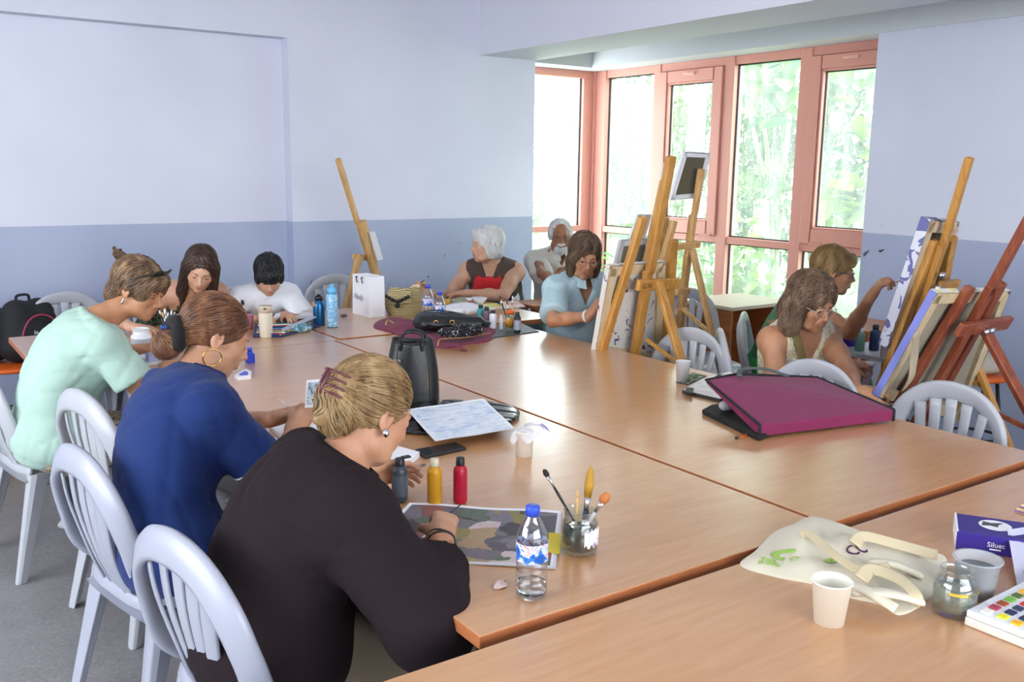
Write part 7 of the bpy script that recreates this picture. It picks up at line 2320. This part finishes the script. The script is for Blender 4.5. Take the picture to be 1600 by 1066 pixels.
held(I4, 'R', 'fine white brush in the hand of the blue-shirt woman', CR * .6 - CU * .5, .13, .07, M_PAPER)
held(I9, 'L', 'dark brush handle in the hand of the curly-haired woman', CR * .5 + CU * .1, .10, .05)
# paint tube held by the short-haired woman
tips, tt = I10['hands']['L']; p = V3((tips[1] + tt) / 2)
t = thing('paint_tube', 'long white and maroon paint tube in the lower hand of the short-haired woman', 'tube', p); g = G(); R_ = zto(-CU + CR * -.2); g.lathe([(0, -.05), (.017, -.05), (.019, .02), (.018, .10), (.008, .115)], 16, ax=R_); part('tube_body', g, mat('maroon_white_tube', '#9a8592', .4, var=.4, vscale=20), t); g = G(); g.lathe([(0, -.075), (.02, -.075), (.02, -.052), (0, -.052)], 16, ax=R_); part('cap', g, M_PAPER, t)

# ---- right side of the far table
t = thing('frosted_cup', 'frosted plastic cup with milky water at the table edge', 'cup', T(1066, 597)); g = G(); g.lathe([(0, .002), (.023, .001), (.031, .088), (.033, .09), (.029, .088), (.021, .006), (0, .006)], 26); part('cup_body', g, mat('frosted_plastic', '#d5d8dc', .35, alpha=.75), t)
g = G(); g.lathe([(0, .007), (.0215, .008), (.026, .05), (0, .05)], 24); part('milky_water', g, mat('milky_paint_water', '#c9c4b4', .2), t)
slab_obj('photo_print', 'dark glossy print lying beside the frosted cup', 'card', [(1056, 597), (1082, 582), (1104, 587), (1075, 601)], .003, M_BLK, bevel=0, mtop=pattern_mat('garden_print', [(0, '#5d6a55'), (.5, '#8a9a7a'), (.6, '#b7bdb5')], 30), inset=.05)
slab_obj('palette_tray', 'white paint-smeared tray with dark underside left of the magenta portfolio', 'palette', [(1066, 610), (1095, 592), (1140, 580), (1190, 600), (1125, 624)], .012, M_BLK, mtop=mat('white_smeared_tray', '#d8d6d6', .4, var=.25, vscale=18), inset=.03)
slab_obj('paint_pan', 'small black pan on the corner of the white tray', 'pan', [(1069, 612), (1073, 605), (1084, 606), (1082, 614)], .006, M_BLK, z0=ZT + .0135)
between('navy blue pen lying on the white tray against the portfolio', Vector(atz(1130, 583, ZT + .02)), Vector(atz(1110, 594, ZT + .02)), m_handle=mat('navy_pen', '#2a2f63', .35), m_tip=M_SILVER, tipw=.004, tipl=.015, r=.005, name='pen', cat='pen')
# magenta portfolio
A_, B_, C_, D_ = [Vector(atz(*q)) for q in ((1187.5, 665, .797), (1397, 640.6, .797), (1277, 590, .835), (1103, 594, .875))]
E_ = Vector(atz(1150, 585, .878))
cp = (A_ + B_ + C_ + D_) / 4; cp.z = ZT
t = thing('portfolio_case', 'large magenta zip portfolio case with black piping lying partly open', 'case', cp)
M_MAG = cloth_mat('magenta_nylon', '#7d2a53', .7, .05, .15)
th_ = Vector((0, 0, -.040))
top = [A_, B_, C_, E_, D_]; low = [A_ + th_, B_ + th_, C_ + th_, E_ + Vector((0, 0, -.012)), D_ + Vector((0, 0, -.012))]
g = G(); g.add([tuple(p - cp) for p in top + low], [(0, 1, 2, 3, 4), (9, 8, 7, 6, 5)] + [(i, 5 + i, 5 + (i + 1) % 5, (i + 1) % 5) for i in range(5)])
part('lid', g, M_MAG, t, bevel=.005, weld=True)
g = G(); g.tube([tuple(p - cp + Vector((0, 0, .001))) for p in (top[0], top[4], top[3], top[2], top[1])] , .005, 8); part('piping', g, M_BLKN, t)
g = G(); g.tube([tuple(p - cp) for p in (top[0] + Vector((0, 0, .001)), top[0] + th_)], .006, 8); g.tube([tuple(p - cp) for p in (top[1], top[1] + th_)], .006, 8); part('corner_binding', g, M_BLKN, t, kind='stuff')
F1, F2, F3, F4 = [Vector(atz(*q, ZT + .018)) for q in ((1186, 682), (1097, 640), (1112, 632), (1260, 640))]
g = G(); g.prism([(p.x - cp.x, p.y - cp.y) for p in (F1, F4 + Vector((.2, .0, 0)), C_, F3, F2)], 0.001, .018); part('inner_tray', g, M_BLKN, t, bevel=.003)
g = G(); g.sweep(catmull([tuple(p - cp) for p in (Vector(atz(1155, 588, .885)), Vector(atz(1160, 577, .90)), Vector(atz(1195, 577, .90)), Vector(atz(1232, 588, .882)))], 5), (0, 0, 1), .02, .008); part('handle', g, mat('dark_grey_web', '#4b5053', .6), t)
g = G(); g.tube(catmull([tuple(Vector(atz(*q)) - cp) for q in ((1170, 671, .765), (1163, 674, .757), (1166, 680, .754), (1156, 684, .754))], 5), .0025, 6); part('zip_cord', g, M_ORANGE, t); g = G(); g.ball(tuple(Vector(atz(1151, 684.5, .756)) - cp), (.008, .006, .005)); part('zip_bead', g, M_BLK, t)
blob('tissue_lump', 'pale grey tissue poking out of the open portfolio', 'tissue', (atz(1136, 640, .77).x, atz(1136, 640, .77).y, ZT + .019), (.035, .022, .018), mat('grey_tissue', '#b9bcc6', .7), 3, .005, .005)

# ---- nearest table
def tote_h(u, v, x, y):
    b = .030 * (1 - v ** 4)
    return max(.003, b + .010 * math.sin(x * 26 + 2 * math.sin(y * 18)) * (1 - v ** 2) + .007 * math.sin((x - y) * 42 + 1) * (1 - v ** 3))
M_TOTE = cloth_mat('cream_calico', '#ddd6c2', .9, .04, .3)
t, c = drape('tote_bag', 'cream cotton tote bag with green logo lying folded on the nearest table', 'bag',
             [(1156, 884), (1180, 862), (1208, 833), (1240, 820), (1270, 808), (1320, 822), (1380, 845), (1440, 862), (1478, 872), (1474, 905), (1455, 935), (1408, 962), (1372, 945), (1330, 935), (1275, 915), (1210, 902)], tote_h, M_TOTE, rings=14)
M_TOTE2 = cloth_mat('cream_tape', '#cdbf9f', .9, .04, .2)
strip(t, c, [(1345, 905, .045), (1362, 890, .05), (1405, 905, .05), (1430, 930, .04), (1425, 945, .02)], .030, M_TOTE2, 'strap', up=(-.3, -.5, .8))
strip(t, c, [(1335, 850, .048), (1350, 838, .055), (1400, 850, .05), (1465, 868, .035)], .028, M_TOTE2, 'strap', up=(-.3, -.5, .8))
strip(t, c, [(1252, 838, .040), (1262, 834, .05), (1285, 850, .048), (1310, 872, .046), (1350, 892, .045), (1390, 885, .045)], .020, M_TOTE2, 'strap', up=(-.5, -.5, .7))
for (px0, py0, px1, py1, w_) in ((1330, 925, 1440, 940, .03), (1360, 878, 1440, 900, .024), (1300, 905, 1400, 952, .03)):
    strip(t, c, [(px0, py0, .036), ((px0 + px1) / 2, (py0 + py1) / 2 - 6, .045), (px1, py1, .026)], w_, M_TOTE, 'fold', th=.012)
# logo: ring with two word lines, following the cloth
from mathutils.bvhtree import BVHTree
tb = [ch for ch in t.children if ch.name.startswith('cloth')][0]
TV = [v.co.copy() for v in tb.data.vertices]; bvh = BVHTree.FromPolygons(TV, [tuple(q.vertices) for q in tb.data.polygons])
def onto(o, lift=.0022):
    me = o.data; bm = bmesh.new(); bm.from_mesh(me)
    bmesh.ops.subdivide_edges(bm, edges=[e for e in bm.edges if e.calc_length() > .006], cuts=2, use_grid_fill=False); bmesh.ops.triangulate(bm, faces=bm.faces)
    for v in bm.verts:
        z0_ = v.co.z; h_ = bvh.ray_cast(Vector((v.co.x, v.co.y, .5)), Vector((0, 0, -1)))
        if h_[0] is not None: v.co.z = h_[0].z + lift + z0_
    bm.to_mesh(me); bm.free()
def tote_text(body, px, py, size, rz, m):
    p = atz(px, py, ZT + .03)
    o = text_part(t, body, size, Matrix.Translation((p.x - t.location.x, p.y - t.location.y, 0)) @ Matrix.Rotation(rz, 4, 'Z'), m, .0006, line=.85); onto(o)
M_LG = mat('lime_print', '#9cc45a', .7); M_PU = mat('plum_print', '#5a2a55', .7)
d_ = Vector(atz(1238, 848, .78)) - Vector(atz(1205, 865, .78)); aa = math.atan2(d_.y, d_.x)
g = G(); pc = Vector(atz(1226, 860, ZT + .03)) - Vector(t.location)
g.sweep([(pc.x + .021 * math.cos(a), pc.y + .021 * math.sin(a), 0) for a in [aa - .6 + 4.2 * k_ / 24 for k_ in range(25)]], (0, 0, 1), .016, .001); onto(part('logo', g, M_LG, t))
g = G(); p2 = Vector(atz(1241, 868, ZT + .03)) - Vector(t.location); g.sweep([(p2.x + .009 * math.cos(a), p2.y + .009 * math.sin(a), 0) for a in [2 * PI * k_ / 18 for k_ in range(19)]], (0, 0, 1), .003, .001); onto(part('logo', g, M_LG, t))
tote_text('YEŞİL\nKADIN', 1186, 866, .016, aa - 1.2, M_LG)
tote_text('CC', 1333, 868, .040, aa - .2, M_PU)
g = G(); p3 = Vector(atz(1300, 868, ZT + .03)) - Vector(t.location); g.grid(lambda u, v: (p3.x + .020 * v * math.cos(u * 2 * PI), p3.y + .012 * v * math.sin(u * 2 * PI), 0), 16, 3, True); onto(part('logo', g, M_LG, t))
# glass jar
t = thing('glass_jar', 'clear glass jar of cloudy water with a yellow-striped label by the tote bag', 'jar', T(1489, 958))
g = G(); g.lathe([(0, .003), (.034, .001), (.040, .008), (.0415, .04), (.041, .062), (.036, .076), (.030, .083), (.0295, .090), (.033, .094), (.031, .097), (.028, .096), (.0285, .083), (.034, .074), (.039, .060), (.039, .012), (0, .009)], 34); part('jar_body', g, M_JAR, t)
g = G(); g.lathe([(0, .010), (.037, .013), (.038, .055), (0, .055)], 30); part('cloudy_water', g, mat('cloudy_water', '#d5d6cb', .12, trans=.7, var=.1, vscale=20), t)
for a0 in (-2.9, -1.35):
    g = G(); vs = [(.0420 * math.cos(a), .0420 * math.sin(a), z) for z in (.052, .058) for a in [a0 + .85 * k_ / 8 for k_ in range(9)]]; g.add(vs, [(k_, k_ + 1, 10 + k_, 9 + k_) for k_ in range(8)], True); part('label', g, mat('yellow_stripe', '#d9b23e', .5), t)
t = thing('plastic_tub', 'clear plastic tub of grey paint water behind the glass jar', 'tub', T(1522, 930))
g = G(); g.lathe([(0, .002), (.036, .001), (.037, .004), (.044, .078), (.049, .080), (.049, .084), (.043, .082), (.035, .008), (0, .008)], 34); part('tub_body', g, mat('cloudy_plastic', '#c9cdd3', .25, alpha=.45), t)
g = G(); g.lathe([(0, .009), (.0345, .01), (.041, .062), (0, .063)], 30); part('grey_water', g, mat('grey_water', '#6f7478', .15, var=.15, vscale=60), t)
# purple box
A_, B_, C_ = [Vector(atz(*q, .795)) for q in ((1495.6, 830), (1578, 842), (1528, 793))]
ex = (B_ - A_).normalized(); ey = (C_ - A_).normalized(); ey = (ey - ex * ey.dot(ex)).normalized()
t = thing('card_box', 'indigo cardboard box with a white oval picture at the right edge', 'box', (A_.x, A_.y, ZT))
M_IND = mat('indigo_card', '#33257f', .4)
Rb = Matrix((ex, ey, Vector((0, 0, 1)))).transposed()
g = G(); g.box(tuple(Rb @ Vector((.11, .065, .0225))), (.22, .13, .045), Rb); part('box_body', g, M_IND, t, bevel=.0015)
g = G(); g.box(tuple(Rb @ Vector((-.0008, .065, .0225))), (.001, .128, .043), Rb); g.box(tuple(Rb @ Vector((.001, .065, .0455))), (.004, .13, .001), Rb); part('side_flap', g, M_PAPER, t, kind='stuff')
g = G(); n = 28; el = [tuple(Rb @ Vector((.085 + .036 * math.cos(2 * PI * k_ / n), .075 + .036 * math.sin(2 * PI * k_ / n), .0458))) for k_ in range(n)]; g.add(el, [tuple(range(n))]); part('oval_print', g, M_PAPER, t)
g = G(); el = [tuple(Rb @ Vector((x, y, .0462))) for x, y in ((.055, .062), (.06, .095), (.075, .088), (.105, .098), (.092, .078), (.09, .062), (.075, .068))]; g.add(el, [tuple(range(7))]); part('picture_print', g, mat('dark_grey_print', '#4b4d52', .5), t)
def flat_text(parent, body, loc, R, size, m, ext=.0003, al='LEFT'):
    return text_part(parent, body, size, Matrix.Translation(loc) @ R.to_4x4(), m, ext, al)
Rf = Matrix((ex, Vector((0, 0, 1)), ex.cross(Vector((0, 0, 1))))).transposed()
flat_text(t, 'Siluet', Rb @ Vector((.065, -.0008, .018)), Rf, .017, M_PAPER); g = G(); g.box(tuple(Rb @ Vector((.083, -.001, .0125))), (.024, .001, .003), Rb); part('print_bar', g, M_PAPER, t)
# white card over the box
q = [Vector(atz(*a)) for a in ((1574, 828, .80), (1640, 818, .80), (1650, 905, .77), (1589, 914, .757))]; c = sum(q, Vector()) / 4; c.z = ZT
t = thing('instruction_card', 'pale lilac card leaning on the indigo box at the right edge', 'card', c); g = G(); g.add([tuple(p - c) for p in q] + [tuple(p - c - Vector((0, 0, .001))) for p in q], [(3, 2, 1, 0), (4, 5, 6, 7), (0, 1, 5, 4), (1, 2, 6, 5), (2, 3, 7, 6), (3, 0, 4, 7)]); part('card_sheet', g, mat('lilac_card', '#c9c9e0', .5), t)
def oncard(u, v): p = (q[0] * (1 - u) + q[1] * u) * (1 - v) + (q[3] * (1 - u) + q[2] * u) * v; return p - c + Vector((0, 0, .0012))
g = G(); g.add([tuple(oncard(u, v)) for u, v in ((.2, .22), (.8, .22), (.8, .5), (.2, .5))], [(0, 1, 2, 3)]); part('text_panel', g, mat('pale_panel', '#dcdcec', .5), t)
g = G(); g.add([tuple(oncard(.33 + .12 * math.cos(a), .82 + .055 * math.sin(a))) for a in [2 * PI * k_ / 16 for k_ in range(16)]], [tuple(range(16))]); part('paint_dab', g, mat('maroon_dab', '#3f1f2a', .5), t)
g = G(); g.add([tuple(oncard(u, v)) for u, v in ((.42, .12), (.7, .12), (.7, .15), (.42, .15))], [(0, 1, 2, 3)]); part('print_line', g, M_BLK, t)
# watercolour box
A_, B_, C_ = [Vector(atz(*q_)) for q_ in ((1508, 953, .782), (1600, 907, .782), (1600, 992, .782))]
ex = (B_ - A_).normalized(); ey = (C_ - A_); ey = (ey - ex * ey.dot(ex)).normalized()
t = thing('watercolour_box', 'white watercolour box with rows of bright pans at the lower right corner', 'paintbox', (A_.x, A_.y, ZT))
Rb = Matrix((ex, ey, Vector((0, 0, 1)))).transposed(); Wd, Dd = .40, .15
g = G()
nx_, ny_ = 10, 4; px_ = .030; py_ = .029
for (x0, x1, y0, y1, z0, z1) in ((0, Wd, 0, Dd, 0, .018),):
    g.box(tuple(Rb @ Vector(((x0 + x1) / 2, (y0 + y1) / 2, (z0 + z1) / 2))), (x1 - x0, y1 - y0, z1 - z0), Rb)
part('box_base', g, mat('ivory_plastic', '#dcd8d0', .35), t, bevel=.004)
g = G(); g.box(tuple(Rb @ Vector((Wd / 2, Dd / 2, .0255))), (Wd - .004, Dd - .004, .013), Rb); part('pan_tray', g, M_PAPER, t, bevel=.002)
WC_ = ['#e3de2f', '#efb21e', '#e0931c', '#c26a2a', '#e8632a', '#a5384e', '#8f4b98', '#6b3a86', '#3b55b0', '#2a6fb0', '#9a4a22', '#b55030', '#1f2c4e', '#1f4e3e', '#2f7f4a', '#6fae3a', '#4a1f30', '#2c3a58', '#1c2a3c', '#243048', '#5b6b2f', '#3a6f9c', '#c22f3a', '#d85a8a']
for i_ in range(nx_):
    for j_ in range(ny_):
        col_ = WC_[(i_ * 5 + j_ * 7) % 24] if not (i_ == 0) else ['#e9e6d8', '#e3de2f', '#efb21e', '#e0931c'][j_]
        g = G(); g.box(tuple(Rb @ Vector((.026 + px_ * i_ + .004 * (j_ % 2), .030 + py_ * j_, .0335))), (.020, .017, .004), Rb); part('paint_pan', g, mat('pan_' + col_[1:], col_, .55), t, bevel=.001)
# colour chart
q = [(1583, 800), (1602, 785), (1640, 795), (1618, 812)]
sheet('colour_chart', 'printed colour chart of small squares behind the indigo box', 'card', q, stripes('chart_print', ['#8f6bb0', '#e3a03a', '#e8e6ee', '#d9d43a', '#d97a4a', '#7a4a98'], 26), .05, wav=0, nu=8, nv=6)
# ---- right small tables
z7 = .7203
def TS(px, py): p = atz(px, py, z7); return (p.x, p.y, z7)
squeeze_bottle('green bottle with white cap on the small painting table', (4.18, 2.86, z7), .12, .024, mat('pale_green_bottle', '#7fa89a', .4), M_PAPER)
squeeze_bottle('navy bottle with black cap on the small painting table', (4.26, 2.83, z7), .135, .026, mat('navy_bottle', '#28365c', .4), M_BLK)
squeeze_bottle('bright yellow bottle on the small painting table', (4.20, 2.72, z7), .135, .026, mat('bright_yellow_bottle', '#d9cf2a', .4), M_BLK)
slab_obj('tin', 'pale pink tin behind the bottles on the small painting table', 'tin', [(1378, 516), (1398, 516), (1402, 521), (1380, 521)], .13, mat('pink_grey_tin', '#a58f9c', .4), z0=z7)
slab_obj('purple_box', 'glossy dark purple packet on the small table by the right wall', 'packet', [(1305, 505), (1343, 503), (1350, 512), (1308, 514)], .10, mat('purple_gloss', '#3b2a8a', .2), z0=z7)
